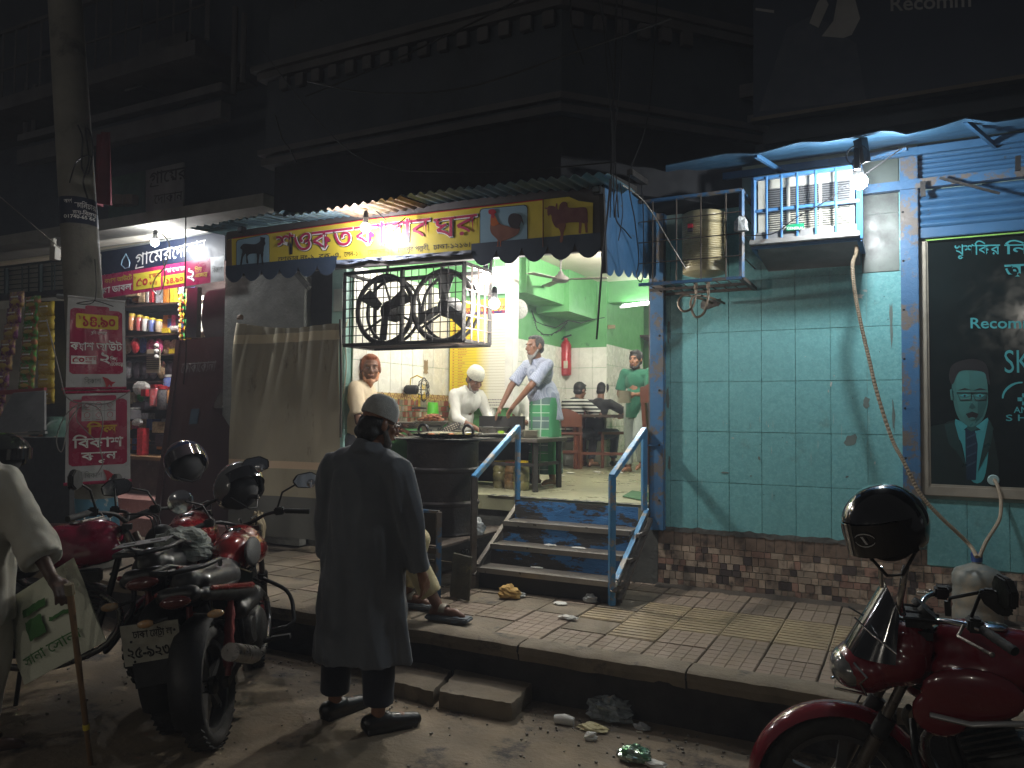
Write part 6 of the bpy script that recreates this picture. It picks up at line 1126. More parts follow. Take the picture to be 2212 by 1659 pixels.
def atb(x, y, d=0):
    r = FWD+RGT*((x-1106)/FPX)-UPV*((y-829.5)/FPX); return CAM+r*(((PB_+NB_*d)-CAM).dot(NB_)/r.dot(NB_))
def banner(name, label, P, th=.0015, fl=.012, seed=0):
    R = T(name, label, 'banner', tuple(atb(*P[3])), group='magenta payment banners on the pole'); A, B, C, D = [atb(*p) for p in P]
    def pos(u, v, lift=0):
        w_ = A.lerp(B, u).lerp(D.lerp(C, u), v); y = -fl*math.sin(u*7+seed+v*2.5)*(.3+.7*math.sin(math.pi*v))-.018*abs(noise.noise(Vector((u*3.1+seed, v*1.4, 0))))*math.sin(math.pi*v); return w_-NB_*(y-lift)
    def patch(u0, v0, u1, v1, mt, nm, lift, n=14, round_=0):
        m = MB()
        def fn(a, b):
            u, v = lerp(u0, u1, a), lerp(v0, v1, b)
            if round_:
                ry = round_*(B-A).length/(A-D).length; dv = min(v-v0, v1-v); 
                if dv < ry: q_ = round_*(1-math.sqrt(max(0, 1-(1-dv/ry)**2))); u = lerp(u0+q_, u1-q_, a)
            return tuple(pos(u, v, lift))
        m.grid(fn, n, n*2 if round_ else n); return obj(nm, m, mt, R, smooth=True, fix=False)
    def tx(t, u0, u1, v, h, mt, off=.012, lift=.007, shear=0):
        V, F, w_ = layout(t, off); m = MB(); sz = h/.68; m.add([tuple(pos(u0+(x/w_)*(u1-u0)+shear*y, v-y*sz, lift)) for x, y in V], F); return obj('lettering', m, mt, R, fix=False)
    return R, pos, patch, tx, (A, B, C, D)
silvb = mat('silver_vinyl', (.44, .45, .45), .3, c2=(.36, .37, .37), s=4, spec=.7); magb = mat('magenta_vinyl', (.33, .022, .07), .24, c2=(.27, .018, .06), s=4, spec=.7, bump=.3, bs=14)
R, pos, patch, tx, q4 = banner('pole_banner', 'upper silver and magenta payment banner tied to the concrete pole', [(147, 640), (270, 652), (273, 838), (142, 840)], seed=1)
patch(0, 0, 1, 1, silvb, 'vinyl', 0, 22); patch(.05, .12, .95, .84, magb, 'magenta_field', .002, 16, .06); patch(.30, .08, .72, .2, magb, 'magenta_tab', .0025, 10, .04); patch(.15, .175, .88, .335, yel, 'yellow_patch', .004, 10, .03)
tx('১৪.৯০', .24, .84, .31, .115, redp, .03); tx('৳', .19, .24, .24, .04, redp); tx('প~িত হাজাের', .40, .68, .395, .032, whp, .005); tx('ক#াশ আউট', .07, .94, .575, .085, whp, .016); patch(.08, .64, .50, .73, whp, 'white_patch', .004, 6); tx('৫০', .10, .30, .715, .065, redp, .03); tx('হাজার', .31, .49, .685, .035, redp); tx('পয`ন^ত', .31, .42, .72, .025, redp); tx('২', .55, .74, .72, .13, whp, .02); tx('িপ~য়', .74, .86, .69, .04, whp); tx('এেজেন^ট', .73, .95, .745, .038, whp); tx('িবকাশ', .30, .58, .945, .055, greyp, .0)
def bird(u, v, s, pos, R):
    m = MB(); B_ = [((0, 0), (.5, .15), (.62, .62), (.25, .5)), ((.25, .5), (.62, .62), (.32, 1.1), (.30, .7)), ((.62, .62), (.5, .15), (.95, .52), (.8, .85)), ((.85, .42), (1.2, .45), (.95, .6), (.8, .6))]
    for k, Q in enumerate(B_): m.add([tuple(pos(u+x*s, v+y*s*.72, .006+.0006*k)) for x, y in Q], [(0, 1, 2, 3)])
    return obj('bird_emblem', m, mat('bird_red', (.42, .03, .045), .4), R, fix=False)
bird(.60, .87, .19, pos, R)
m = MB(); m.tube([pos(0, 0, .004), pos(1, 0, .004)], .010, 8); obj('batten', m, silvb, R); m = MB(); m.tube([pos(-.06, 1.0, .004), pos(1.0, 1.0, .004)], .012, 8); obj('batten', m, magb, R)
R, pos, patch, tx, q4 = banner('pole_banner', 'lower silver and magenta payment banner tied to the concrete pole', [(143, 848), (281, 845), (282, 1038), (141, 1046)], seed=5)
patch(0, 0, 1, 1, silvb, 'vinyl', 0, 22); patch(.05, .08, .95, .81, magb, 'magenta_field', .002, 16, .06); patch(.24, .04, .78, .12, magb, 'magenta_tab', .0025, 8, .03); patch(.245, .10, .77, .32, mat('pale_vinyl', (.5, .5, .5), .35), 'icon_grid', .004, 10)
for k in range(1, 3): patch(.245+.175*k-.002, .10, .245+.175*k+.002, .32, greyp, 'grid_line', .0055, 4)
patch(.245, .208, .77, .212, greyp, 'grid_line', .0055, 4)
for i in range(3):
    for j in range(2):
        u, v = .245+.175*(i+.5), .145+.11*j; m = MB(); m.tube([pos(u+.045*math.cos(a), v+.032*math.sin(a), .0065) for a in [k*(6.283/(8 if (i+j) % 2 else 4)) for k in range(8 if (i+j) % 2 else 4)]], .0022, 4, closed=True); m.tube([pos(u-.04, v+.05, .0065), pos(u+.04, v+.05, .0065)], .002, 4); obj('icon', m, mat('bird_red', (.4, .03, .04)), R)
tx('িবল', .34, .78, .465, .10, mat('ochre_letter', (.55, .36, .05), .35), .03); tx('িবকাশ', .12, .88, .61, .105, whp, .02); tx('করুন', .25, .78, .75, .09, whp, .022); tx('িবকাশ', .29, .56, .945, .055, greyp, .0); bird(.57, .86, .19, pos, R)
m = MB(); m.tube([pos(-.04, 0, .004), pos(1.0, 0, .004)], .012, 8); obj('batten', m, magb, R); m = MB(); m.tube([pos(-.02, 1.0, .004), pos(1.02, 1.0, .004)], .014, 8); obj('batten', m, magb, R)
wr = mat('grey_cord', (.22, .21, .2), .7)
cable([atb(x, y, .06) for x, y in ((100, 690), (125, 790), (140, 850), (160, 868), (190, 872), (215, 885), (222, 915), (215, 960), (222, 1000), (205, 1030))], 'grey cord looping down the face of the lower pole banner', .005, mt=wr)
cable([atb(x, y, .06) for x, y in ((282, 845), (230, 872), (175, 872), (140, 900), (122, 950), (134, 975), (150, 910), (175, 875))], 'grey cord drooping left of the pole banners', .005, mt=wr)
cable([atb(x, y, .06) for x, y in ((170, 870), (165, 905), (185, 930), (205, 950))], 'short cord crossing the yellow word on the lower banner', .004, mt=wr)
cable([atb(x, y, .06) for x, y in ((205, 560), (205, 648), (165, 655), (205, 650), (245, 662))], 'cord tying the upper banner to the pole', .004)
m = MB(); a = at(110, 520, Y=4.6); m.box(at(119, 548, Y=4.8), (.09, .06, .13)); m.tube([at(114, 516, Y=4.8), at(116, 540, Y=4.8)], .03, 8); obj('junction_box', m, mat('grey_box', (.3, .28, .24), .6), label='grey junction box hanging from the slab left of the pole', cat='junction box')
# ================================================================ people
def cap_(m, a, b, r0, r1, n=12, k=4):
    a = Vector(a); b = Vector(b); t = (b-a); L = t.length; t = t.normalized() if L > 1e-6 else Vector((0, 0, 1))
    prof = [(r0*math.cos(q), -r0*math.sin(q)) for q in [D2R(90-90*i/k) for i in range(k)]]+[(r0, 0), (r1, L)]+[(r1*math.cos(q), L+r1*math.sin(q)) for q in [D2R(90*i/k) for i in range(1, k+1)]]
    prof[0] = (0, -r0); prof[-1] = (0, L+r1); return m.lathe(a, prof, n, t)
def blob(name, m, mt, parent, vox=.012, sm=4, fn=None, label=None, fac=.5):
    me = bpy.data.meshes.new(name); me.from_pydata([tuple(p) for p in m.v], [], m.f)
    o = bpy.data.objects.new('tmp', me); COL.objects.link(o); md = o.modifiers.new('r', 'REMESH'); md.mode = 'VOXEL'; md.voxel_size = vox
    if sm: s_ = o.modifiers.new('s', 'SMOOTH'); s_.iterations = sm; s_.factor = fac
    ev = o.evaluated_get(bpy.context.evaluated_depsgraph_get()); nm = bpy.data.meshes.new_from_object(ev); nm.name = name; bpy.data.objects.remove(o); bpy.data.meshes.remove(me)
    if fn:
        for v, n in [(v, v.normal.copy()) for v in nm.vertices]: v.co += n*fn(v.co)
    nm.polygons.foreach_set('use_smooth', [True]*len(nm.polygons)); nm.materials.clear(); nm.materials.append(mt)
    return put(name, nm, parent, label=label)
def folds(amp=.006, s=9, seed=0, vert=.35):
    def f(c): return amp*(noise.noise(Vector((c.x*s, c.y*s, c.z*s*vert+seed)))+.5*noise.noise(Vector((c.x*s*2.3, c.y*s*2.3, c.z*s*1.1+seed))))
    return f
def RX(d): return Matrix.Rotation(D2R(d), 3, 'X')
def RY(d): return Matrix.Rotation(D2R(d), 3, 'Y')
def RZ(d): return Matrix.Rotation(D2R(d), 3, 'Z')
BASE = dict(pel=(0, 0, .93), wai=(0, 0, 1.06), che=(0, -.01, 1.28), nek=(0, -.01, 1.44), hd=(0, .02, 1.565),
            shL=(-.185, 0, 1.385), elL=(-.22, -.01, 1.10), wrL=(-.22, .05, .85), haL=(-.22, .07, .77), shR=(.185, 0, 1.385), elR=(.22, -.01, 1.10), wrR=(.22, .05, .85), haR=(.22, .07, .77),
            hiL=(-.09, 0, .90), knL=(-.10, .01, .49), anL=(-.10, -.02, .08), toL=(-.11, .17, .03), hiR=(.09, 0, .90), knR=(.10, .01, .49), anR=(.10, -.02, .08), toR=(.11, .17, .03))
skins = dict(a=mat('skin_brown', (.22, .105, .06), .5, c2=(.18, .082, .046), s=30), b=mat('skin_warm', (.17, .078, .045), .5, c2=(.135, .06, .035), s=30), c=mat('skin_dark', (.07, .035, .022), .5, c2=(.05, .026, .017), s=30))
hairm = mat('black_hair', (.012, .010, .009), .6, bump=1.5, bs=90, stretch=(1, 1, .3)); eyw = mat('eye_white', (.5, .48, .44), .3); lipm = mat('lips', (.14, .05, .04), .5)
def V3(p): return Vector(p)
def figure(R, J, skin, hy=0, hp_=0, hr=0, vox=.010, k=1.0, grip=.5, feet=True, palm=None, hs=1.0, bare=True):
    P = {a: V3(b) for a, b in {**BASE, **J}.items()}; m = MB(); H = RZ(hy) @ RX(hp_) @ RY(hr); h = P['hd']; q = lambda x, y, z: h+H @ Vector((x*hs, y*hs, z*hs))
    cap_(m, P['pel'], P['wai'], .115, .105); cap_(m, P['wai'], P['che'], .105, .115); cap_(m, P['shL'].lerp(P['che'], .35), P['shR'].lerp(P['che'], .35), .075, .075)
    cap_(m, P['nek']+V3((0, 0, -.05)), q(0, -.015, -.05), .056, .052)
    m.sph(q(0, -.012, .028), (.074*hs, .092*hs, .092*hs), 20, 14, M=H); m.sph(q(0, .022, -.035), (.058*hs, .066*hs, .078*hs), 16, 12, M=H); m.sph(q(0, .055, -.088), (.028*hs, .022*hs, .022*hs), 10, 8, M=H)
    m.sph(q(0, .078, .030), (.052*hs, .014*hs, .012*hs), 12, 8, M=H)
    cap_(m, q(0, .082, .020), q(0, .106, -.020), .009*hs, .015*hs, 8, 3); m.sph(q(0, .094, -.026), (.019*hs, .012*hs, .009*hs), 10, 6, M=H)
    m.sph(q(0, .086, -.058), (.024*hs, .010*hs, .009*hs), 10, 6, M=H)
    for s in (-1, 1): m.sph(q(.040*s, .062, -.018), (.022*hs, .018*hs, .020*hs), 10, 6, M=H); m.sph(q(.077*s, -.004, -.002), (.010*hs, .020*hs, .032*hs), 10, 8, M=H @ RZ(12*s))
    for s, a in ((-1, 'L'), (1, 'R')):
        sh, el, wr, ha = P['sh'+a], P['el'+a], P['wr'+a], P['ha'+a]; cap_(m, sh, el, .050, .040); cap_(m, el, wr, .041, .026)
        d = (ha-wr).normalized(); pn_ = V3(palm[a]) if palm else Vector((-s, 0, 0)); pn_ = (pn_-d*pn_.dot(d)).normalized(); w_ = d.cross(pn_).normalized()
        cap_(m, wr, wr+d*.03, .026, .028, 8, 3)
        for j in range(4): cap_(m, wr+d*.03+w_*(.012*(j-1.5)), wr+d*.085+w_*(.019*(j-1.5)), .016, .012, 8, 3)
        for j, L in enumerate((.070, .080, .076, .058)):
            b0 = wr+d*.085+w_*(.019*(j-1.5)); d1 = (d+pn_*grip*.7+w_*.12*(j-1.5)).normalized(); b1 = b0+d1*L*.5; d2 = (d+pn_*grip*2.2).normalized(); cap_(m, b0, b1, .0095, .009, 8, 3); cap_(m, b1, b1+d2*L*.5, .009, .0075, 8, 3)
        sd = w_*(1 if (w_.dot(Vector((0, 1, 0))) >= 0) else -1); t0 = wr+d*.025+sd*.022; t1 = t0+(d*.6+sd*.7+pn_*.3).normalized()*.038; cap_(m, t0, t1, .013, .011, 8, 3); cap_(m, t1, t1+(d+pn_*.5).normalized()*.032, .011, .008, 8, 3)
        hi, kn, an, to = P['hi'+a], P['kn'+a], P['an'+a], P['to'+a]; cap_(m, hi, kn, .075, .052); cap_(m, kn, an, .052, .036)
        if feet: hl = an+(an-to).normalized()*.035; hl.z = to.z+.005; cap_(m, hl, an+V3((0, 0, -.02)), .030, .034, 10); cap_(m, an+V3((0, 0, -.03)), to.lerp(an, .3)+V3((0, 0, .0)), .034, .028, 10); cap_(m, to.lerp(an, .35), to, .032, .020, 10)
    b = blob('body', m, skin, R, vox, 3)
    for s in (-1, 1):
        e = MB(); e.sph(q(.031*s, .076, .008), (.011*hs, .006*hs, .0042*hs), 10, 6, M=H); obj_l('eye', e, eyw, R); e = MB(); e.sph(q(.031*s, .0815, .008), (.0055*hs, .003*hs, .0055*hs), 8, 5, M=H); obj_l('iris', e, blp, R)
        e = MB(); e.tube([q(.014*s, .089, .026), q(.032*s, .089, .033), q(.052*s, .074, .028)], .0026*hs, 5); obj_l('eyebrow', e, hairm, R)
    e = MB(); e.sph(q(0, .0935, -.058), (.020*hs, .006*hs, .006*hs), 10, 5, M=H); obj_l('mouth', e, lipm, R)
    return P, q, H
def obj_l(nm, m, mt, R, smooth=True, **k):
    me = mesh(nm, m, mt, smooth, k.pop('bev', 0), 60, k.pop('thick', 0)); return put(nm, me, R, **k)
def hair(R, q, H, mt, hs=1.0, low=-.02, vol=1.0, front=.045, vox=.008):
    m = MB(); m.sph(q(0, -.022, .042), (.080*vol*hs, .094*vol*hs, .088*vol*hs), 18, 12, M=H); m.sph(q(0, -.045, low), (.070*hs, .055*hs, .05*hs), 14, 8, M=H); m.sph(q(0, front, .095), (.055*hs, .035*hs, .022*hs), 12, 8, M=H)
    for s in (-1, 1): m.sph(q(.068*s, .016, .028), (.012*hs, .026*hs, .036*hs), 8, 6, M=H)
    return blob('hair', m, mt, R, vox, 2, lambda c: .003*noise.noise(Vector((c.x*60, c.y*60, c.z*18))))
def beard(R, q, H, mt, L=.06, vox=.007, w_=1.0, mous=True):
    m = MB(); m.sph(q(0, .048, -.095), (.046*w_, .036, .028), 14, 8, M=H); cap_(m, q(0, .06, -.10), q(0, .058, -.10-L), .030*w_, .010)
    for s in (-1, 1): cap_(m, q(.060*s*w_, .012, -.03), q(.045*s, .045, -.085), .014, .020, 8, 3); 
    if mous: cap_(m, q(-.024, .085, -.048), q(.024, .085, -.048), .006, .006, 8, 3)
    return blob('beard', m, mt, R, vox, 1, lambda c: .004*noise.noise(Vector((c.x*70, c.y*70, c.z*22))))
def skullcap(R, q, H, mt, h=.075, band=None, tilt=0, hs=1.0):
    m = MB(); T_ = H @ RX(-8+tilt); pr = [(.088, -.0), (.090, .012), (.089, .03), (.082, .055), (.065, .078), (.04, .092), (0, .097)]; c = q(0, -.014, .042); V = MB(); V.lathe((0, 0, 0), [(r*1.0, z*h/.075) for r, z in pr], 26)
    m.add([c+T_ @ Vector((p[0]*.97*hs, p[1]*1.14*hs, p[2]*hs)) for p in V.v], V.f); return obj_l('cap', m, mt, R)
def shirt(R, P, mt, sl=.45, hem=.82, puff=1.0, vox=.012, seed=0, collar=True, hemw=.15, belly=0, amp=.007, name='shirt', cuff=.056, hemc=None):
    m = MB(); cap_(m, P['shL'].lerp(P['che'], .25)+V3((0, 0, .005)), P['shR'].lerp(P['che'], .25)+V3((0, 0, .005)), .082, .082); m.sph(P['che'], (.165*puff, .118*puff, .17), 20, 12); m.sph(P['wai']+V3((0, belly*.5, .0)), (.150*puff, .118*puff+belly, .17), 20, 12)
    hc = V3(hemc) if hemc else Vector((P['pel'].x, P['pel'].y, hem)); A = P['wai']; Q = MB(); Q.lathe((0, 0, 0), ((1.0, 0), (.96, .5), (.93, 1.0)), 28)
    m.add([hc.lerp(A, p[2])+Vector((p[0]*hemw*puff, p[1]*(hemw*.85*puff+belly*.5), 0)) for p in Q.v], Q.f)
    for a in 'LR':
        sh, el, wr = P['sh'+a], P['el'+a], P['wr'+a]; cap_(m, sh, sh.lerp(el, .3), .070, .068)
        if sl <= 1: m.lathe(sh, ((.055, 0), (.070, .03), (cuff+.006, (el-sh).length*sl)), 16, el-sh)
        else: cap_(m, sh, el, .066, .056); m.lathe(el, ((.05, -.02), (.056, 0), (cuff-.008, (wr-el).length*(sl-1))), 16, wr-el)
    if collar: m.lathe(P['nek']+V3((0, 0, -.045)), ((.085, 0), (.068, .035), (.066, .05)), 18, (P['hd']-P['nek']))
    return blob(name, m, mt, R, vox, 3, folds(amp, 10, seed))
def trousers(R, P, mt, end=.92, vox=.012, r1=.062, r0=.095, seed=3, name='trousers'):
    m = MB(); m.sph(P['pel'], (.150, .118, .13), 18, 10)
    for a in 'LR': hi, kn, an = P['hi'+a], P['kn'+a], P['an'+a]; cap_(m, hi, kn, r0, r1+.012); cap_(m, kn, kn.lerp(an, .4), r1+.012, r1); m.lathe(kn, ((r1, 0), (r1, (an-kn).length*.5), (r1-.004, (an-kn).length*end)), 16, an-kn)
    return blob(name, m, mt, R, vox, 3, folds(.007, 11, seed))
def person(label, loc, rz, s=1.0, group=None):
    R = T('person', label, 'person', tuple(loc), rz, group, local=True); R.scale = (s, s, s); return R
def face_dir(dx, dy): return math.atan2(-dx, dy)          # rz that turns local +Y to world direction
def cloth(n, c, c2=None, s=60, **k): return mat(n, c, .9, c2=c2 or tuple(x*.8 for x in c), s=s, bump=.5, bs=160, sheen=.15, **k)
# ---- 1 man in the long dark tunic, back to the camera
fp = at(800, 1572, Z=0); R = person('man in a long charcoal tunic and grey skullcap standing on the road, seen from behind', (fp.x-.06, fp.y, 0), D2R(8), .985)
J = dict(hd=(.055, .05, 1.555), nek=(.02, -.01, 1.43), shL=(-.185, -.01, 1.33), shR=(.19, .0, 1.31), elL=(-.235, .0, 1.06), wrL=(-.235, .06, .85), haL=(-.225, .10, .78), elR=(.255, .02, 1.05), wrR=(.30, .07, .80), haR=(.31, .1, .72), anL=(-.19, .05, .085), toL=(-.13, .21, .03), knL=(-.13, .03, .49), anR=(.12, -.04, .085), toR=(.25, .10, .03), knR=(.12, 0, .49))
P, q, H = figure(R, J, skins['a'], hy=-38, hp_=-10, vox=.007, palm=dict(L=(1, 0, 0), R=(-1, .2, 0)))
tun = cloth('charcoal_tunic', (.11, .12, .135), (.085, .095, .11), s=5)
m = MB(); cap_(m, (.0, 0, 1.385), (-.17, 0, 1.325), .082, .085); cap_(m, (.03, 0, 1.385), (.18, 0, 1.31), .082, .085); m.sph((0, .0, 1.22), (.20, .135, .20), 24, 14)
def ring_loft(m, rows, n=56, fold=.0, nf=9, seed=0):
    V = []
    for (z, cx0, cy0, rx, ry, f) in rows:
        for i in range(n): a = 2*math.pi*i/n; k = 1+f*math.sin(nf*a+seed+z*2)+f*.6*math.sin((nf*1.7//1)*a+seed*2); V.append((cx0+rx*k*math.cos(a), cy0+ry*k*math.sin(a), z))
    F = [(r*n+i, r*n+(i+1) % n, (r+1)*n+(i+1) % n, (r+1)*n+i) for r in range(len(rows)-1) for i in range(n)]; F += [tuple(reversed(range(n))), tuple(range((len(rows)-1)*n, len(rows)*n))]; return m.add(V, F)
ring_loft(m, [(.34, 0, .01, .262, .19, .07), (.5, 0, .01, .245, .178, .055), (.75, 0, 0, .232, .165, .045), (.95, 0, 0, .218, .155, .03), (1.1, 0, 0, .205, .148, .015), (1.22, 0, 0, .195, .13, 0)], nf=7, seed=1.3)
for a in 'LR': cap_(m, P['sh'+a]+V3((0, 0, -.01)), P['el'+a], .082, .072); w0 = P['wr'+a]-P['el'+a]; m.lathe(P['el'+a], ((.05, -.03), (.072, 0), (.070, w0.length*.5), (.072, w0.length*.98)), 20, w0)
m.lathe((.03, -.01, 1.42), ((.09, 0), (.068, .04), (.062, .055)), 18, (.05, .05, .9))
def tf(c):
    v = .007*noise.noise(Vector((c.x*14, c.y*14, c.z*4)))+.016*noise.noise(Vector((c.x*6, c.y*6, c.z*1.6)))+.009*(1-abs(noise.noise(Vector((c.x*9+c.z*1.5, c.y*9, c.z*2.2)))*4))*(1 if c.z > .35 else .4)
    return v
blob('tunic', m, tun, R, .010, 3, tf)
m = MB()
for a, s_ in (('L', -1), ('R', 1)): an = P['an'+a]; m.lathe((an.x+.0, an.y, .135), ((.078, 0), (.082, .12), (.09, .5), (.09, .8)), 20, (P['hi'+a]-an))
blob('trousers', m, cloth('navy_trousers', (.010, .012, .022)), R, .011, 3, folds(.006, 12, 5))
shm2 = mat('black_leather', (.012, .011, .010), .35, bump=.3)
for a in 'LR':
    an, to = P['an'+a], P['to'+a]; d = (to-an); d.z = 0; d.normalize(); m = MB(); cap_(m, an-d*.045+V3((0, 0, -.035)), an+d*.04+V3((0, 0, -.03)), .046, .045, 12); cap_(m, an+d*.03+V3((0, 0, -.04)), an+d*.20+V3((0, 0, -.055)), .046, .036, 12); m.box(an+d*.07+V3((0, 0, -.074)), (.085, .27, .022), M=Matrix.Rotation(math.atan2(-d.x, d.y), 3, 'Z')); blob('shoe', m, shm2, R, .006, 2)
knit = mat('knit_cap_grey', (.52, .53, .50), .95, c2=(.40, .41, .40), s=45, bump=3, bs=160); c_ = skullcap(R, q, H, knit, h=.098, tilt=-4)
hb_ = blob('hair', cap_(cap_(MB().sph(q(0, -.03, .0), (.084, .090, .07), 18, 12, M=H), q(-.05, -.07, -.04), q(.05, -.06, -.05), .045, .04), q(0, -.06, -.05), q(0, -.045, -.09), .05, .04), hairm, R, .008, 2, lambda c: .006*noise.noise(Vector((c.x*40, c.y*40, c.z*30))))
beard(R, q, H, mat('grey_beard', (.06, .055, .05), .9, c2=(.2, .19, .18), s=30), L=.10)
m = MB(); 
for s_ in (-1, 1): m.tube([q(.078*s_, .0, .018), q(.062*s_, .085, .014)], .0022, 5); m.ring(q(.032*s_, .098, .008), .022, .002, H @ Vector((0, 1, 0)), 14, 4)
obj_l('glasses', m, blackm, R)
m = MB(); w0 = Vector((-.262, .06, .80)); m.ring((w0.x-.0, w0.y-.02, w0.z), .03, .003, (1, .3, .2), 12, 4); m.box((w0.x+.03, w0.y+.03, w0.z+.0), (.05, .01, .06)); obj_l('paper_in_pocket', m, greyp, R)
# ---- 2 seated man behind him: only leg, sandal and cream trousers in sight
sf = at(940, 1345, Z=.306); R = person('seated man hidden behind the tunic wearer, only a cream trouser leg and grey sandal showing', (sf.x-.66, sf.y+.08, .306), D2R(-84), .98)
J = dict(pel=(0, -.05, .42), wai=(0, -.06, .56), che=(0, .0, .80), nek=(0, .04, .97), hd=(0, .09, 1.08), shL=(-.18, .0, .91), shR=(.18, .0, .91), elL=(-.2, .12, .66), wrL=(-.12, .33, .58), haL=(-.08, .38, .56), elR=(.2, .12, .66), wrR=(.12, .33, .58), haR=(.1, .38, .56), hiL=(-.09, -.02, .42), hiR=(.09, -.02, .42), knL=(-.12, .38, .46), knR=(.10, .42, .46), anL=(-.13, .30, .09), toL=(-.13, .47, .035), anR=(.08, .64, .09), toR=(.08, .82, .035))
P, q, H = figure(R, J, skins['b'], vox=.010); shirt(R, P, cloth('dull_shirt', (.12, .12, .11)), sl=1.8, hem=.40, vox=.014); trousers(R, P, cloth('cream_trousers', (.42, .36, .20), (.36, .30, .16), s=8), end=.82, r1=.080); hair(R, q, H, hairm)
for a in 'LR':
    an, to = P['an'+a], P['to'+a]; d = (to-an).normalized(); m = MB(); m.box(an.lerp(to, .45)+V3((0, -.0, -.045)), (.10, .30, .028)); obj_l('sandal_sole', m, mat('grey_sandal', (.13, .15, .17), .6), R, bev=.008)
    for t, c in ((.25, 'taupe'), (.78, 'grey')): m = MB(); cc = an.lerp(to, t)+V3((0, 0, -.02)); m.tube([cc+V3((.045*math.cos(x), 0, .038*math.sin(x)+.004-.03*(t > .5))) for x in [math.pi*k/8 for k in range(9)]], .008, 6); m.v = [(v[0], (v[1]-cc.y)*3.2+cc.y, v[2]) for v in m.v]; obj_l('sandal_strap', m, mat('strap_'+c, (.22, .19, .14) if c == 'taupe' else (.14, .17, .2), .6), R)
m = MB(); m.b2((-.18, -.25, 0), (.18, .10, .30)); obj_l('stool', m, dwood, R) if 0 else None
STL = T('stool', 'low wooden stool hidden behind the man in the tunic', 'stool', (sf.x-.68, sf.y+.08, .30)); b0 = Vector((sf.x-.68, sf.y+.08, .30)); m = MB(); m.box(b0+V3((0, 0, .30)), (.34, .32, .04)); obj('seat', m, dwood, STL)
for x, y in ((-.14, -.13), (.14, -.13), (.14, .13), (-.14, .13)): m = MB(); m.bar(b0+V3((x, y, 0)), b0+V3((x, y, .28)), .035); obj('leg', m, dwood, STL)
# ---- 3 man with orange hair and beard
p = at(788, 952, Y=6.0); R = person('man with orange hennaed hair and beard in a peach short sleeved shirt', (p.x-.11, 6.0, FL-.53), face_dir(.92, .30), 1.07)
J = dict(wai=(0, .03, 1.06), che=(0, .05, 1.28), nek=(0, .08, 1.42), hd=(0, .13, 1.54), shL=(-.19, .05, 1.36), shR=(.19, .06, 1.36), elR=(.24, .12, 1.07), wrR=(.16, .38, .98), haR=(.14, .46, .96), elL=(-.24, .10, 1.08), wrL=(-.18, .34, 1.0), haL=(-.16, .42, .98))
P, q, H = figure(R, J, skins['b'], hy=-68, vox=.008, palm=dict(L=(0, 0, -1), R=(0, 0, -1)), grip=.3, hs=1.12); oh = mat('henna_hair', (.26, .07, .02), .7, c2=(.18, .05, .02), s=40, bump=1.5, bs=90)
peach = cloth('peach_shirt', (.66, .54, .38), (.60, .48, .34), s=9, dirt=(.25, .15, .10), ds=38, dt=.69, dw=.02); shirt(R, P, peach, sl=.80, hem=.78, puff=1.12, vox=.012, belly=.03, amp=.010, cuff=.066); hair(R, q, H, oh, hs=1.12); beard(R, q, H, mat('henna_beard', (.42, .13, .03), .8, c2=(.5, .3, .2), s=25), L=.05); trousers(R, P, cloth('dark_trousers', (.03, .03, .035)))
# ---- 4 cook in white
p = at(985, 1050, Y=7.15); R = person('cook in a white long sleeved shirt and white lace skullcap bending over the pans', (p.x+.0, 7.25, FL-.33), face_dir(.85, -.30), .94)
J = dict(pel=(0, -.05, .93), wai=(0, .0, 1.06), che=(0, .09, 1.25), nek=(0, .15, 1.37), hd=(0, .22, 1.47), shL=(-.19, .09, 1.31), shR=(.19, .10, 1.31), elL=(-.22, .22, 1.06), wrL=(-.10, .42, .93), haL=(-.07, .48, .88), elR=(.25, .20, 1.04), wrR=(.13, .44, .92), haR=(.09, .50, .87))
P, q, H = figure(R, J, skins['a'], hy=-5, hp_=-30, vox=.008, palm=dict(L=(0, -.3, -1), R=(0, -.3, -1)), hs=1.10, grip=.6); shirt(R, P, cloth('white_shirt', (.66, .65, .60), (.58, .57, .52), s=6), sl=1.45, hem=.74, puff=1.08, amp=.012, cuff=.06); hair(R, q, H, hairm, hs=1.08, vol=.95); beard(R, q, H, mat('grey_white_beard', (.35, .33, .30), .9), L=.05, w_=.8, mous=False)
skullcap(R, q, H, mat('lace_cap', (.72, .70, .58), .9, c2=(.5, .49, .42), s=55, bump=2, bs=120), h=.092, hs=1.13); trousers(R, P, cloth('grey_trousers', (.1, .1, .1)))
# ---- 5 man in checked shirt and lungi
chk = bpy.data.materials.new('checked_shirt'); chk.use_nodes = True
def checks(M, base, lines, sc, axes=('X', 'Y', 'Z')):
    N = M.node_tree.nodes; L = M.node_tree.links; tc = N.new('ShaderNodeTexCoord'); sx = N.new('ShaderNodeSeparateXYZ'); L.new(tc.outputs['Object'], sx.inputs[0]); col = None
    for (c, ax_, w_, k) in lines:
        s_ = N.new('ShaderNodeMath'); s_.operation = 'MULTIPLY'; s_.inputs[1].default_value = sc*k; L.new(sx.outputs[ax_], s_.inputs[0]); f = N.new('ShaderNodeMath'); f.operation = 'FRACT'; L.new(s_.outputs[0], f.inputs[0]); g = N.new('ShaderNodeMath'); g.operation = 'LESS_THAN'; g.inputs[1].default_value = w_; L.new(f.outputs[0], g.inputs[0])
        mx = N.new('ShaderNodeMix'); mx.data_type = 'RGBA'; L.new(g.outputs[0], mx.inputs[0])
        if col is None: mx.inputs[6].default_value = (*base, 1)
        else: L.new(col, mx.inputs[6])
        mx.inputs[7].default_value = (*c, 1); col = mx.outputs[2]
    L.new(col, N['Principled BSDF'].inputs[0]); N['Principled BSDF'].inputs['Roughness'].default_value = .9
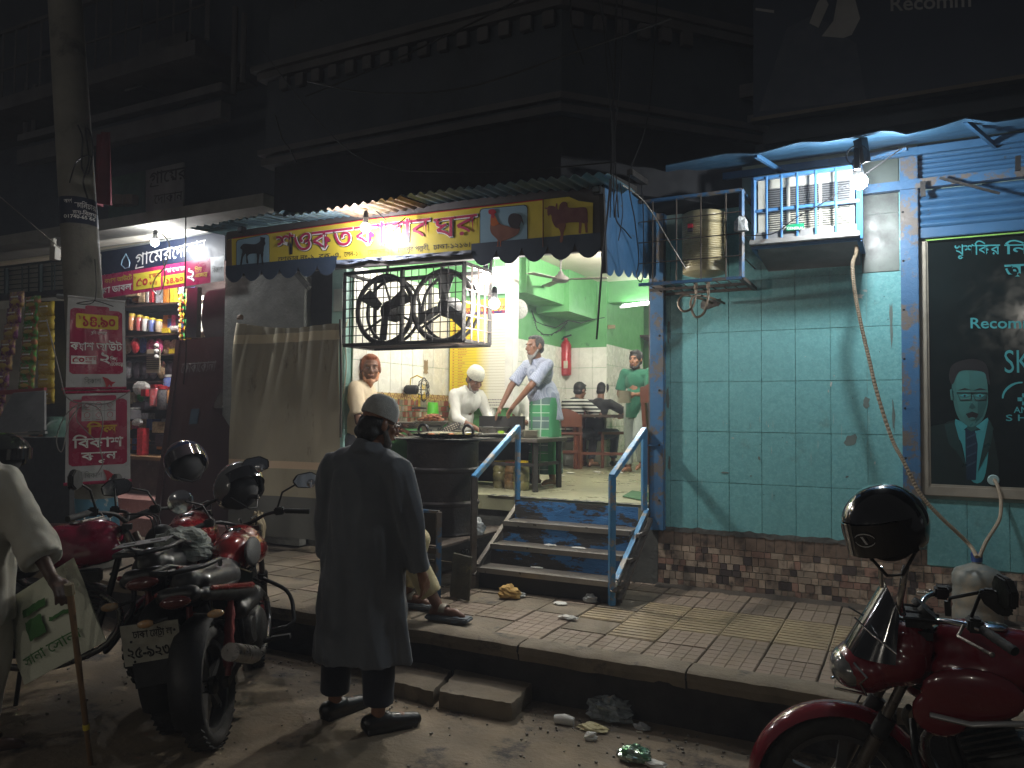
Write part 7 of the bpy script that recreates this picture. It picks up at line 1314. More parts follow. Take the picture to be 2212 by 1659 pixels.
checks(chk, (.44, .47, .56), [((.27, .30, .40), 'X', .35, 1), ((.27, .30, .40), 'Z', .35, 1), ((.24, .27, .36), 'Y', .3, 1)], 70)
lung = bpy.data.materials.new('green_lungi'); lung.use_nodes = True
checks(lung, (.10, .16, .15), [((.06, .26, .11), 'Z', .5, .35), ((.45, .52, .45), 'Z', .09, 1), ((.40, .5, .42), 'X', .08, .8), ((.05, .22, .10), 'X', .25, .4)], 11)
p = at(1172, 1050, Z=FL); R = person('grey bearded man in a pale checked shirt and green lungi leaning on the black box', (p.x-.06, p.y+.08, FL), face_dir(-.42, -.80), .865)
J = dict(pel=(.0, -.10, .93), wai=(-.0, -.04, 1.06), che=(-.02, .03, 1.28), nek=(-.02, .07, 1.44), hd=(-.02, .11, 1.565), shL=(-.21, .07, 1.36), shR=(.19, .06, 1.37), elL=(-.14, .25, 1.12), wrL=(.06, .34, .90), haL=(.10, .37, .83), elR=(.28, .22, 1.13), wrR=(.32, .34, .88), haR=(.33, .38, .81), knL=(-.10, .0, .49), anL=(-.12, -.08, .08), toL=(-.16, .09, .03))
P, q, H = figure(R, J, skins['a'], hy=2, hp_=-2, vox=.008, palm=dict(L=(0, .2, -1), R=(0, .2, -1)), hs=1.12, grip=.25); shirt(R, P, chk, sl=.85, hem=.74, puff=1.12, belly=.05, amp=.009, cuff=.070, hemw=.165)
gh = mat('salt_pepper_hair', (.025, .024, .023), .9, c2=(.08, .078, .075), s=60); hair(R, q, H, gh, hs=1.12, vol=.96, front=.03); beard(R, q, H, mat('grey_white_beard2', (.30, .29, .27), .95, c2=(.15, .14, .13), s=40), L=.07, w_=1.15)
m = MB(); ring_loft(m, [(.13, 0, -.06, .21, .18, .05), (.4, 0, -.06, .20, .18, .04), (.7, 0, -.06, .19, .175, .02), (.95, 0, -.05, .18, .17, 0), (1.0, 0, -.05, .175, .165, 0)], nf=6, seed=2); blob('lungi', m, lung, R, .012, 2, folds(.008, 9, 8))
# ---- 6 man with green cap behind
p = at(1116, 900, Y=7.9); R = person('man with a dark green cap and white shirt seated behind the man in checks', (p.x-.02, 7.75, FL-.42), face_dir(.5, -.9), .92)
P, q, H = figure(R, dict(elL=(-.24, .1, 1.12), wrL=(-.1, .3, 1.1), haL=(-.06, .36, 1.09), elR=(.24, .1, 1.12), wrR=(.1, .3, 1.1), haR=(.07, .36, 1.09), anL=(-.1, .2, .5), knL=(-.1, .35, .86), toL=(-.1, .36, .46), anR=(.1, .2, .5), knR=(.1, .35, .86), toR=(.1, .36, .46)), skins['b'], hp_=-12, vox=.010, hs=1.05); shirt(R, P, cloth('white_shirt', (.66, .65, .6)), sl=1.3, vox=.014); hair(R, q, H, hairm); skullcap(R, q, H, mat('green_cap', (.02, .10, .05), .9), h=.085, hs=1.06); trousers(R, P, cloth('grey_trousers', (.1, .1, .1)))
# ---- 7, 8 diners
sit = dict(pel=(0, 0, .50), wai=(0, .03, .64), che=(0, .13, .86), nek=(0, .19, 1.0), hd=(0, .25, 1.12), shL=(-.19, .14, .94), shR=(.19, .14, .94), hiL=(-.09, .03, .48), hiR=(.09, .03, .48), knL=(-.13, .42, .50), knR=(.13, .42, .50), anL=(-.13, .38, .09), toL=(-.13, .55, .03), anR=(.13, .36, .09), toR=(.14, .53, .03))
strp = bpy.data.materials.new('striped_shirt'); strp.use_nodes = True; checks(strp, (.55, .55, .5), [((.015, .015, .015), 'Z', .5, 1)], 19)
p = at(1232, 1010, Z=FL); R = person('diner in a black and white striped shirt sitting with his back to the street', (p.x, p.y-.08, FL), face_dir(.35, .95), .90)
P, q, H = figure(R, {**sit, **dict(elL=(-.3, .30, .74), wrL=(-.12, .46, .74), haL=(-.05, .5, .74), elR=(.34, .30, .76), wrR=(.16, .48, .75), haR=(.1, .52, .75))}, skins['a'], hp_=-14, vox=.010, hs=1.05); shirt(R, P, strp, sl=.9, hem=.42, puff=1.1, cuff=.07); hair(R, q, H, hairm, hs=1.05); trousers(R, P, cloth('black_trousers', (.015, .015, .018)))
p = at(1272, 1010, Z=FL); R = person('diner in a black cap and black T-shirt leaning on the dark dining table', (p.x+.02, p.y+.12, FL), face_dir(.15, .95), .90)
P, q, H = figure(R, {**sit, **dict(elL=(-.28, .36, .72), wrL=(-.08, .5, .74), haL=(-.02, .55, .74), elR=(.42, .32, .78), wrR=(.24, .52, .75), haR=(.17, .56, .75))}, skins['a'], hp_=-26, vox=.010, hs=1.0); shirt(R, P, cloth('black_tshirt', (.014, .014, .015)), sl=.7, hem=.44); hair(R, q, H, hairm); skullcap(R, q, H, mat('black_cap', (.012, .012, .014), .8), h=.10); trousers(R, P, cloth('dark_denim', (.03, .045, .06)))
for a in 'LR': m = MB(); an, to = P['an'+a], P['to'+a]; cap_(m, an+V3((0, -.02, -.045)), to+V3((0, 0, .012)), .045, .038); blob('shoe', m, shm2, R, .012, 1)
# ---- 9 waiter
p = at(1386, 1022, Z=FL); R = person('young bearded waiter in a bottle green shirt carrying a stack of plates', (p.x-.07, p.y, FL), face_dir(-.18, -.95), .87)
J = dict(elL=(-.24, .03, 1.10), wrL=(-.12, .24, 1.08), haL=(-.07, .30, 1.08), elR=(.25, .03, 1.10), wrR=(.13, .24, 1.06), haR=(.07, .30, 1.06), knL=(-.08, .10, .50), anL=(-.06, -.05, .14), toL=(-.06, .10, .06), knR=(.10, .02, .49), anR=(.10, .02, .08))
P, q, H = figure(R, J, skins['a'], hy=4, vox=.009, palm=dict(L=(1, 0, 0), R=(-1, 0, 0)), hs=1.10, grip=.3); shirt(R, P, cloth('bottle_green_shirt', (.012, .10, .055), (.010, .08, .045)), sl=.85, hem=.76, puff=1.06, cuff=.068); hair(R, q, H, hairm, hs=1.12, vol=1.06, front=.05); beard(R, q, H, hairm, L=.02); trousers(R, P, cloth('grey_green_trousers', (.24, .27, .24), (.2, .23, .2)))
wl = R.matrix_basis
PS2 = T('plate_stack', 'tall stack of cream plates carried by the waiter', 'plates', tuple(Vector(R.location)+Matrix.Rotation(R.rotation_euler.z, 3, 'Z') @ (Vector((.0, .34, .98))*.855))); b0 = Vector(PS2.location)
for k in range(11): m = MB(); m.lathe(b0+V3((0, 0, .013*k)), ((.05, 0), (.08, .009), (.083, .012), (.08, .011), (.05, .005), (0, .005)), 20); obj('plate', m, mat('melamine_plate', (.6, .55, .4)), PS2, smooth=True)
# ---- 10 woman at the right edge of the opening
p = at(1412, 1040, Z=FL); R = person('seated woman in a black dress with pink flowers, mostly hidden by the blue jamb', (p.x+.10, p.y+.22, FL), face_dir(-.3, .9), .88)
P, q, H = figure(R, {**sit, **dict(elL=(-.24, .2, .7), wrL=(-.1, .4, .7), haL=(-.05, .46, .7), elR=(.24, .2, .7), wrR=(.1, .4, .7), haR=(.05, .46, .7))}, skins['b'], vox=.012); fl_ = mat('flowered_dress', (.02, .018, .02), .85, c2=(.015, .014, .015), s=5, dirt=(.55, .22, .28), ds=11, dt=.60, dw=.02); shirt(R, P, fl_, sl=1.8, hem=.40, puff=1.05, vox=.014)
m = MB(); m.sph(q(0, -.02, .02), (.095, .11, .115), 16, 10); cap_(m, q(0, -.06, -.05), (0, .02, .70), .09, .13); blob('veil', m, mat('black_veil', (.02, .018, .022), .85, c2=(.03, .025, .02), s=14), R, .014, 3, folds(.008, 9, 2)); trousers(R, P, fl_, vox=.014)
# ---- 11 man in dark green leaning at the far left stall
p = at(105, 1128, Z=.30); R = person('man in a dark green shirt leaning on the far left stall counter', (p.x+.1, p.y+.0, .30), face_dir(-.7, .7), .97)
J = dict(wai=(0, .06, 1.05), che=(0, .18, 1.2), nek=(0, .28, 1.3), hd=(0, .38, 1.36), shL=(-.2, .2, 1.27), shR=(.2, .2, 1.27), elL=(-.34, .34, 1.02), wrL=(-.18, .5, .98), haL=(-.12, .56, .98), elR=(.32, .34, 1.02), wrR=(.18, .5, .98), haR=(.12, .56, .98))
P, q, H = figure(R, J, skins['a'], hp_=-30, vox=.012); shirt(R, P, cloth('dark_green_shirt', (.010, .045, .032), (.008, .035, .026), s=6), sl=.9, hem=.82, vox=.013, puff=1.08); hair(R, q, H, hairm); m = MB(); ring_loft(m, [(.12, 0, 0, .21, .16, .05), (.5, 0, 0, .19, .15, .04), (.95, 0, 0, .15, .13, 0)], nf=6, seed=2); blob('lungi', m, cloth('black_lungi', (.012, .012, .014)), R, .014, 2)
# ---- 12 old man with stick at the left edge
hnd = at(152, 1288, Y=2.18); tipp = at(196, 1652, Z=.0); R = person('old man in loose off-white shirt and trousers holding a walking stick at the left edge', (0, 0, 0), 0, 1.0)
sh_ = at(25, 1005, Y=2.18); bx_, by_ = at(-78, 1500, Y=2.1).x, 2.1
J = dict(pel=(bx_+.03, by_, .86), wai=(bx_+.02, by_, 1.0), che=(bx_+.03, by_, 1.2), nek=(bx_-.02, by_+.0, 1.38), hd=(bx_-.06, by_-.02, 1.50), shL=(bx_-.16, by_+.03, 1.32), shR=(sh_.x-.035, by_+.06, sh_.z-.075), elL=(bx_-.25, by_, 1.05), wrL=(bx_-.22, by_-.1, .85), haL=(bx_-.2, by_-.15, .78))
el = at(70, 1165, Y=2.2); J.update(elR=tuple(el), wrR=tuple(at(112, 1248, Y=2.19)), haR=tuple(hnd), hiL=(bx_-.06, by_, .85), hiR=(bx_+.12, by_, .85), knL=(bx_-.06, by_+.02, .46), knR=(bx_+.12, by_+.04, .46), anL=(bx_-.06, by_-.02, .08), anR=(bx_+.12, by_-.01, .08), toL=(bx_+.0, by_+.16, .03), toR=(bx_+.2, by_+.15, .03))
P, q, H = figure(R, J, skins['c'], hy=-60, vox=.007, palm=dict(L=(1, 0, 0), R=(-.3, .1, -1)), grip=1.1)
ow = cloth('off_white_kurta', (.36, .35, .30), (.30, .29, .25), s=5); m = MB(); cap_(m, P['shL'], P['shR'], .085, .085); m.sph(P['che'], (.20, .14, .2), 20, 12); ring_loft(m, [(.62, bx_+.03, by_, .215, .16, .05), (.9, bx_+.03, by_, .20, .15, .03), (1.2, bx_+.03, by_, .19, .13, 0)], nf=7)
cap_(m, P['shR'], P['elR'], .085, .085); d_ = P['wrR']-P['elR']; m.lathe(P['elR'], ((.06, -.05), (.088, 0), (.092, d_.length*.55)), 20, d_); cap_(m, P['shL'], P['elL'], .085, .08); blob('kurta', m, ow, R, .010, 3, lambda c: .015*noise.noise(Vector((c.x*9, c.y*9, c.z*4)))+.008*noise.noise(Vector((c.x*24, c.y*24, c.z*9))))
trousers(R, P, cloth('white_pyjama', (.44, .42, .36), (.38, .36, .31), s=5), r1=.085, r0=.11, end=.86); hair(R, q, H, mat('white_hair', (.5, .5, .48), .9))
WS = T('walking_stick', 'bamboo walking stick with a yellow tape band held by the old man', 'walking stick', tuple(tipp)); tp_ = hnd+(hnd-tipp)*.045; m = MB(); m.tube([tipp.lerp(tp_, k/10) for k in range(11)], [.0105+.0035*(k/10)+(.0012 if k % 3 == 0 else 0) for k in range(11)], 10); obj('shaft', m, mat('bamboo', (.22, .13, .06), .45, c2=(.13, .075, .035), s=9, stretch=(1, 1, .2), coat=.4), WS, smooth=True)
a = tipp.lerp(tp_, .205); b = tipp.lerp(tp_, .235); m = MB(); m.tube([a, b], .0145, 10); obj('tape_band', m, yel, WS); m = MB(); m.tube([hnd.lerp(tp_, .2), hnd.lerp(tp_, 1.6)], .02, 10); obj('knob', m, mat('stick_knob', (.2, .17, .10), .6), WS)
# shopping bag in his hand
BG = bpy.data.materials.new('bag_nonwoven'); BG.use_nodes = True; bgm = mat('white_nonwoven_bag', (.62, .64, .52), .85, c2=(.54, .56, .45), s=6, bump=.8, bs=120, dirt=(.20, .32, .10), ds=7, dt=.60, dw=.1)
QB = [at(10, 1300, Y=2.25), at(158, 1205, Y=2.32), at(228, 1385, Y=2.30), at(52, 1480, Y=2.24)]
m = MB()
for side_ in (0, 1):
    def fn(u, v): w_ = QB[0].lerp(QB[1], u).lerp(QB[3].lerp(QB[2], u), v); b_ = .035*math.sin(math.pi*u)*math.sin(math.pi*min(v*1.0, 1))+.02*noise.noise(Vector((u*4, v*2, side_)))*math.sin(math.pi*v); return w_+Vector((0, (-1 if side_ == 0 else 1)*b_+.004*side_, 0))
    m.grid(fn, 26, 26)
BAG = obj('shopping_bag', m, bgm, label='pale shopping bag with green print hanging from the old man\'s arm', cat='bag', smooth=True)
def bagp(u, v): return QB[0].lerp(QB[1], u).lerp(QB[3].lerp(QB[2], u), v)+Vector((0, -.045*math.sin(math.pi*u)*math.sin(math.pi*v)-.012, 0))
V, F, w_ = layout('সানা েসানা', .01); m = MB(); m.add([tuple(bagp(.12+.72*x/w_, .84-y*.15)) for x, y in V], F); put('lettering', mesh('lettering', m, mat('green_ink', (.05, .17, .04), .8), fix=False), BAG); 
for u0, v0, u1, v1 in ((.3, .25, .62, .34), (.32, .40, .55, .62), (.62, .50, .86, .54)):
    m = MB(); m.grid(lambda a, b: tuple(bagp(lerp(u0, u1, a)+.02*noise.noise(Vector((b*5, u0*9, 0))), lerp(v0, v1, b)+.02*noise.noise(Vector((a*5, v0*9, 0))))), 8, 6); put('green_print', mesh('green_print', m, mat('green_ink', (.05, .17, .04)), fix=False), BAG)
# ================================================================ motorcycles
def bike(label, loc, rz, lean, body, s=1.0, steer=0, cowl=False, plate=None, rack=False, pad=None, mirrors=(1, 1), stripe=None, detail=True):
    R = T('motorcycle', label, 'motorcycle', tuple(loc), rot=(0, D2R(lean), D2R(rz)), group='parked motorcycles'); R.scale = (s, s, s); _w[R.name] = Vector((0, 0, 0))
    O = lambda nm, m, mt, par=R, **k: obj_l(nm, m, mt, par, **k)
    hx = Vector((0, .36, .95)); SM = Matrix.Rotation(D2R(steer), 3, 'Z')
    def st(p): p = Vector(p); return hx+SM @ (p-hx)
    rub = mat('tyre_rubber', (.016, .015, .014), .8, c2=(.035, .032, .028), s=8, bump=1); al = mat('cast_alloy', (.14, .14, .14), .35, m=.7); eng = mat('engine_grey', (.06, .058, .055), .45, m=.6, c2=(.03, .028, .026), s=14, bump=1)
    def wheel(cy, w_, turn):
        f = st if turn else Vector; c = Vector((0, cy, .30)); W_ = T('wheel', '', '') if 0 else None
        def tr(m): m.v = [tuple(f(p)) for p in m.v]; return m
        m = MB(); n = 48; prof = [(.222, -.028), (.245, -w_*.5), (.270, -w_*.5), (.292, -w_*.36), (.300, -w_*.12), (.300, w_*.12), (.292, w_*.36), (.270, w_*.5), (.245, w_*.5), (.222, .028)]
        V = [c+Vector((x, r*math.cos(2*math.pi*i/n), r*math.sin(2*math.pi*i/n))) for i in range(n) for r, x in prof]; k = len(prof); m.add(V, [(i*k+j, i*k+j+1, ((i+1) % n)*k+j+1, ((i+1) % n)*k+j) for i in range(n) for j in range(k-1)]); ty = O('tyre', tr(m), rub)
        m = MB()
        for i in range(40):
            a = 2*math.pi*i/40
            for sx in (-1, 1): m.box(c+Vector((sx*w_*.27, .298*math.cos(a), .298*math.sin(a))), (w_*.34, .026, .008), M=Matrix.Rotation(a-math.pi/2, 3, 'X') @ Matrix.Rotation(sx*.5, 3, 'Z'))
        tb = O('tread', tr(m), rub, kind='stuff'); tb.parent = ty
        m = MB(); V = [c+Vector((x, r*math.cos(2*math.pi*i/36), r*math.sin(2*math.pi*i/36))) for i in range(36) for r, x in ((.226, -.034), (.205, -.03), (.198, 0), (.205, .03), (.226, .034))]; m.add(V, [(i*5+j, i*5+j+1, ((i+1) % 36)*5+j+1, ((i+1) % 36)*5+j) for i in range(36) for j in range(4)]); rim = O('rim', tr(m), al)
        for i in range(5):
            a = 2*math.pi*i/5+.4; d = Vector((0, math.cos(a), math.sin(a))); e = Vector((0, -math.sin(a), math.cos(a)))
            m = MB(); m.slab([f(c+d*.04-e*.022+Vector((-.014, 0, 0))), f(c+d*.205-e*.014+Vector((-.014, 0, 0))), f(c+d*.205+e*.014+Vector((-.014, 0, 0))), f(c+d*.04+e*.022+Vector((-.014, 0, 0)))], SM @ Vector((.028, 0, 0)) if turn else (.028, 0, 0)); sp_ = O('spoke', m, al, smooth=False); sp_.parent = rim; 
        m = MB(); m.lathe(c+Vector((-.05, 0, 0)), ((.02, 0), (.045, .01), (.045, .09), (.02, .10)), 16, (1, 0, 0)); O('hub', tr(m), eng); m = MB(); m.lathe(c+Vector((-.062, 0, 0)), ((.11, 0), (.11, .004), (.05, .004), (.05, 0)), 24, (1, 0, 0)); O('brake_disc', tr(m), steel)
    wheel(-.62, .115, False); wheel(.68, .085, True)
    for sx in (-1, 1):
        m = MB(); m.tube([st((sx*.095, .68, .30)), st((sx*.095, .56, .56))], .026, 12); m.tube([st((sx*.095, .56, .56)), st((sx*.09, .40, .92))], .019, 10); O('fork_leg', m, mat('fork_grey', (.16, .14, .12), .3, m=.7)); m = MB(); m.tube([st((sx*.095, .555, .57)), st((sx*.095, .52, .64))], .033, 12); O('fork_boot', m, blackr)
        m = MB(); m.tube([(sx*.10, -.60, .33), (sx*.11, -.42, .72)], .016, 8); m.tube([(sx*.10, -.58+i*.018*1.0, .37+i*.034*1.0) for i in range(9)], [.03 if i % 2 else .024 for i in range(9)], 10); O('shock_absorber', m, mat('shock_spring', (.2, .03, .03), .4)); m = MB(); m.bar((sx*.09, -.62, .30), (sx*.08, -.15, .36), .03, .045); O('swing_arm', m, eng)
    def fender(c, r, a0, a1, w_, nm, mt, f):
        m = MB(); m.grid(lambda u, v: f((w_*(u-.5)*(1-.35*abs(v-.5)), c[1]+(r-.030*abs(2*u-1)**2)*math.cos(lerp(a0, a1, v)), c[2]+(r-.030*abs(2*u-1)**2)*math.sin(lerp(a0, a1, v)))), 10, 24); return O(nm, m, mt, thick=.004)
    fender((0, .68, .30), .345, D2R(-18), D2R(168), .15, 'front_fender', body, st); fender((0, -.62, .32), .35, D2R(60), D2R(200), .17, 'rear_mudguard', blackm, Vector)
    tank = MB(); tank.sph((0, .10, .86), (.135, .235, .125), 20, 14); tank.sph((0, .22, .90), (.125, .15, .105), 18, 12); tank.sph((0, -.06, .83), (.085, .14, .07), 14, 10)
    for sx in (-1, 1): tank.sph((sx*.09, .20, .84), (.07, .17, .085), 14, 10)
    blob('tank', tank, body, R, .012, 5)
    m = MB(); m.lathe((0, .14, .985), ((.045, 0), (.045, .008), (.03, .014), (0, .014)), 18); O('filler_cap', m, chrome)
    if pad:
        for sx in (-1, 1): m = MB(); m.sph((sx*.128, .02, .86), (.03, .15, .085), 14, 8); O('knee_pad', m, pad)
    seat = MB(); cap_(seat, (0, -.10, .79), (0, -.42, .80), .085, .085); cap_(seat, (0, -.42, .81), (0, -.74, .87), .085, .07); 
    for sx in (-1, 1): cap_(seat, (sx*.05, -.2, .78), (sx*.05, -.68, .84), .06, .055)
    blob('seat', seat, mat('seat_vinyl', (.03, .03, .032), .4, c2=(.05, .05, .052), s=6, coat=.3), R, .014, 4)
    m = MB()
    for sx in (-1, 1): cap_(m, (sx*.12, -.15, .66), (sx*.10, -.80, .80), .055, .035); cap_(m, (sx*.12, -.05, .62), (sx*.12, -.35, .60), .06, .05)
    cap_(m, (-.06, -.86, .82), (.06, -.86, .82), .045, .045); blob('tail_panel', m, body if not stripe else mat('black_plastic', (.014, .014, .015), .4), R, .013, 3)
    if stripe:
        for sx in (-1, 1): m = MB(); cap_(m, (sx*.155, -.20, .70), (sx*.135, -.78, .82), .022, .012); O('red_side_strip', m, body)
    m = MB(); m.sph((0, -.915, .80), (.075, .025, .032), 14, 8); O('tail_lamp', m, mat('tail_red', (.10, .015, .012), .15, coat=1))
    for sx in (-1, 1): m = MB(); m.tube([(sx*.06, -.86, .72), (sx*.13, -.87, .71)], .008, 6); O('indicator_stem', m, blackr); m = MB(); m.sph((sx*.165, -.87, .71), (.042, .022, .02), 12, 8); O('indicator', m, mat('indicator_clear', (.35, .3, .22), .12, c2=(.5, .22, .04), s=30, coat=1))
    for sx in (-1, 1): m = MB(); m.tube([(sx*.08, -.45, .88), (sx*.13, -.6, .93), (sx*.12, -.85, .94), (0, -.93, .94)], .012, 8); O('grab_rail', m, blackm)
    m = MB(); cap_(m, (0, .02, .50), (0, .12, .50), .11, .10); m.lathe((-.14, .0, .42), ((.10, 0), (.12, .02), (.12, .26), (.10, .28)), 22, (1, 0, 0)); m.lathe((-.13, -.14, .44), ((.07, 0), (.08, .02), (.08, .24), (.07, .26)), 18, (1, 0, 0)); O('crankcase', m, eng)
    for i in range(7): m = MB(); m.box((0, .15+i*.008, .53+i*.022), (.19-.004*i, .19, .008), M=Matrix.Rotation(-.35, 3, 'X')); O('cooling_fin', m, eng, smooth=False)
    m = MB(); m.box((0, .20, .70), (.13, .13, .07)); O('cylinder_head', m, eng, bev=.01)
    m = MB(); m.tube(smoothp([Vector(p) for p in ((.05, .26, .60), (.08, .36, .50), (.09, .30, .34), (.11, .05, .26), (.14, -.2, .30))], 5), .018, 10); m.tube([(.14, -.2, .30), (.17, -.38, .36), (.19, -.80, .50)], [.03, .048, .045], 16); O('exhaust', m, mat('exhaust_steel', (.25, .24, .23), .3, m=.8, c2=(.12, .11, .1), s=7))
    m = MB()
    for sx in (-1, 1): m.tube(smoothp([Vector(p) for p in ((sx*.03, .36, .88), (sx*.04, .30, .60), (sx*.06, .22, .32))], 4), .018, 8); m.tube([(sx*.05, .30, .84), (sx*.08, -.2, .74), (sx*.09, -.8, .78)], .014, 8); m.tube([(sx*.06, .22, .32), (sx*.08, -.2, .33), (sx*.08, -.25, .7)], .016, 8)
    O('frame', m, blackm); m = MB(); m.tube(smoothp([Vector(p) for p in ((-.06, .42, .62), (-.20, .42, .52), (-.24, .36, .40), (-.20, .30, .32), (.20, .30, .32), (.24, .36, .40), (.20, .42, .52), (.06, .42, .62))], 4), .013, 8); O('crash_guard', m, blackm)
    m = MB(); m.tube([(-.07, -.1, .34), (-.20, -.14, .02)], .012, 8); m.box((-.21, -.14, .012), (.05, .06, .012)); O('side_stand', m, blackm)
    for sx in (-1, 1): m = MB(); m.tube([(sx*.08, -.02, .33), (sx*.26, -.02, .34)], .014, 8); m.box((sx*.24, -.02, .34), (.11, .04, .025)); O('foot_peg', m, blackr)
    hb = [(-.36, .20, 1.02), (-.26, .24, 1.04), (-.14, .34, 1.03), (-.04, .37, .99), (.04, .37, .99), (.14, .34, 1.03), (.26, .24, 1.04), (.36, .20, 1.02)]
    m = MB(); m.tube(smoothp([st(p) for p in hb], 4), .011, 8); O('handlebar', m, chrome if cowl else blackm); m = MB(); m.box(st((0, .38, .955)), (.20, .05, .03)); m.lathe(st((0, .36, .86)), ((.03, 0), (.03, .1)), 12); O('fork_yoke', m, blackm)
    for sx in (-1, 1):
        a, b = st((sx*.245, .245, 1.04)), st((sx*.385, .19, 1.015)); m = MB(); m.tube([a.lerp(b, i/12) for i in range(13)], [.0175 if i % 2 else .0155 for i in range(13)], 12); O('grip', m, blackr); m = MB(); m.box(st((sx*.21, .26, 1.045)), (.06, .05, .05)); O('switch_gear', m, blackr, bev=.008)
        m = MB(); m.tube([st((sx*.20, .29, 1.04)), st((sx*.28, .33, 1.02)), st((sx*.385, .26, 1.0))], .006, 6); m.sph(st((sx*.388, .258, 1.0)), .009, 8, 6); O('lever', m, steel)
    for k, sx in enumerate((-1, 1)):
        if not mirrors[k]: continue
        m = MB(); a = st((sx*.20, .27, 1.06)); b = st((sx*.24, .25, 1.16)); c = st((sx*.33, .22, 1.20)); m.tube([a, b, c], .0065, 7); O('mirror_stem', m, blackm); P = [(-.085, .01), (-.05, .05), (.04, .055), (.09, .02), (.085, -.03), (.02, -.05), (-.06, -.035)]
        if mirrors[k] == 2: m = MB(); m.lathe(c+SM @ Vector((sx*.03, .01, 0)), ((.068, 0), (.074, .005), (.06, .03), (0, .042)), 26, SM @ Vector((0, .9, .1))); O('mirror', m, chrome); continue
        m = MB(); cc = c+SM @ Vector((sx*.06, 0, .01)); m.slab([cc+SM @ Vector((x*sx, -.012, z)) for x, z in P], SM @ Vector((0, .028, 0))); mo = O('mirror', m, blackr, smooth=False, bev=.006); m = MB(); m.slab([cc+SM @ Vector((x*sx*.9, -.0135, z*.88)) for x, z in P], SM @ Vector((0, .001, 0))); g = O('mirror_glass', m, mat('mirror_glass', (.5, .52, .55), .04, m=1), smooth=False); g.parent = mo
        if sx > 0 and not cowl: m = MB(); m.lathe(cc+SM @ Vector((.03, -.016, -.02)), ((0, -.006), (.02, -.004), (.028, 0)), 18, SM @ Vector((0, 1, 0))); O('spot_mirror', m, chrome)
    if cowl:
        m = MB(); m.sph((0, .58, .80), (.145, .12, .10), 20, 12); m.sph((0, .48, .84), (.15, .14, .11), 20, 12); m.sph((0, .44, .90), (.14, .10, .10), 16, 10); m.v = [tuple(st(p)) for p in m.v]; blob('headlamp_cowl', m, body, R, .010, 4)
        m = MB(); m.grid(lambda u, v: st(((.160-.05*v)*math.sin((u-.5)*math.pi*.98), .50+(.165-.13*v)*math.cos((u-.5)*math.pi*.98)-.02*v, .86+.27*v-.10*abs(2*u-1)**1.6*v)), 24, 14); O('windscreen_visor', m, mat('gloss_black', (.008, .008, .010), .08, coat=1), thick=.004)
        for sx in (-1, 1): m = MB(); m.tube([st((sx*.155, .50, .90)), st((sx*.13, .58, .96)), st((sx*.07, .63, 1.0))], .004, 6); O('silver_trim', m, chrome)
        m = MB(); m.sph(st((0, .635, .79)), (.125, .078, .078), 20, 12, M=SM); O('headlamp', m, mat('headlamp_glass', (.28, .28, .27), .08, m=.5, c2=(.12, .12, .12), s=24, coat=1)); m = MB()
        for sx in (-1, 1): m = MB(); m.tube([st((sx*.11, .64, .84)), st((sx*.145, .60, .80)), st((sx*.125, .62, .77)), st((sx*.13, .60, .73)), st((sx*.05, .70, .715))], .006, 6); O('headlamp_rim', m, chrome)
        m = MB(); m.box(st((0, .40, 1.0)), (.17, .09, .04)); m.lathe(st((-.05, .37, 1.015)), ((.045, 0), (.045, .02), (0, .022)), 18, (0, -.6, .8)); m.lathe(st((.05, .37, 1.015)), ((.045, 0), (.045, .02), (0, .022)), 18, (0, -.6, .8)); O('instrument_cluster', m, blackr)
        for sx in (-1, 1):
            m = MB(); m.sph((sx*.165, .24, .78), (.035, .17, .10), 16, 10); m.sph((sx*.16, .34, .70), (.03, .10, .09), 14, 8); blob('side_shroud', m, body, R, .011, 4)
            m = MB(); m.tube([(sx*.202, .38, .705), (sx*.204, .25, .69), (sx*.203, .10, .715), (sx*.16, -.05, .72)], .010, 6); O('silver_stripe', m, silv)
    else:
        m = MB(); m.sph(st((0, .56, .86)), (.10, .09, .10), 18, 12); O('headlamp', m, blackm)
    m = MB()
    for k in range(3): m.tube(smoothp([st((-.12+.08*k, .33, 1.02)), st((-.1+.1*k, .52, 1.0)), st((-.06+.05*k, .50, .8)), Vector((-.03+.03*k, .3, .7))], 5), .005, 5)
    m.tube(smoothp([st((.1, .4, .95)), st((.10, .60, .6)), st((.07, .68, .34))], 5), .005, 5); O('cables', m, wire)
    m = MB(); m.slab([(-.09, -.90, .62), (.09, -.90, .62), (.07, -.98, .34), (-.07, -.98, .34)], (0, .008, 0)); O('plate_bracket', m, blackr, smooth=False) if plate else None
    if plate:
        Mx = Matrix.Rotation(D2R(-plate[1]), 3, 'Y') @ RX(12); c = Vector((plate[2], -.965, .53)); m = MB(); m.box(c, (.25, .006, .20), M=Mx); pl_ = O('number_plate', m, mat('dirty_plate', (.42, .42, .36), .5, c2=(.28, .27, .22), s=10, dirt=(.18, .14, .09), ds=16, dt=.58), smooth=False)
        for t, x0, z0, w_, h in ((plate[0][0], -.075, .035, .17, .035), (plate[0][1], -.11, -.062, .22, .055)):
            V, F, ww = layout(t, .02); m = MB(); m.add([c+Mx @ Vector((x0+x/ww*w_, -.0045, z0+y*h/.68)) for x, y in V], F); l_ = put('lettering', mesh('lettering', m, blp, fix=False), R); l_.parent = pl_; l_.location = -Vector(pl_.location)*0
        for x, z in ((-.08, -.08), (.09, -.075), (-.085, .02), (.105, .055)): m = MB(); m.sph(c+Mx @ Vector((x, -.005, z)), .006, 6, 4); O('plate_bolt', m, blackm)
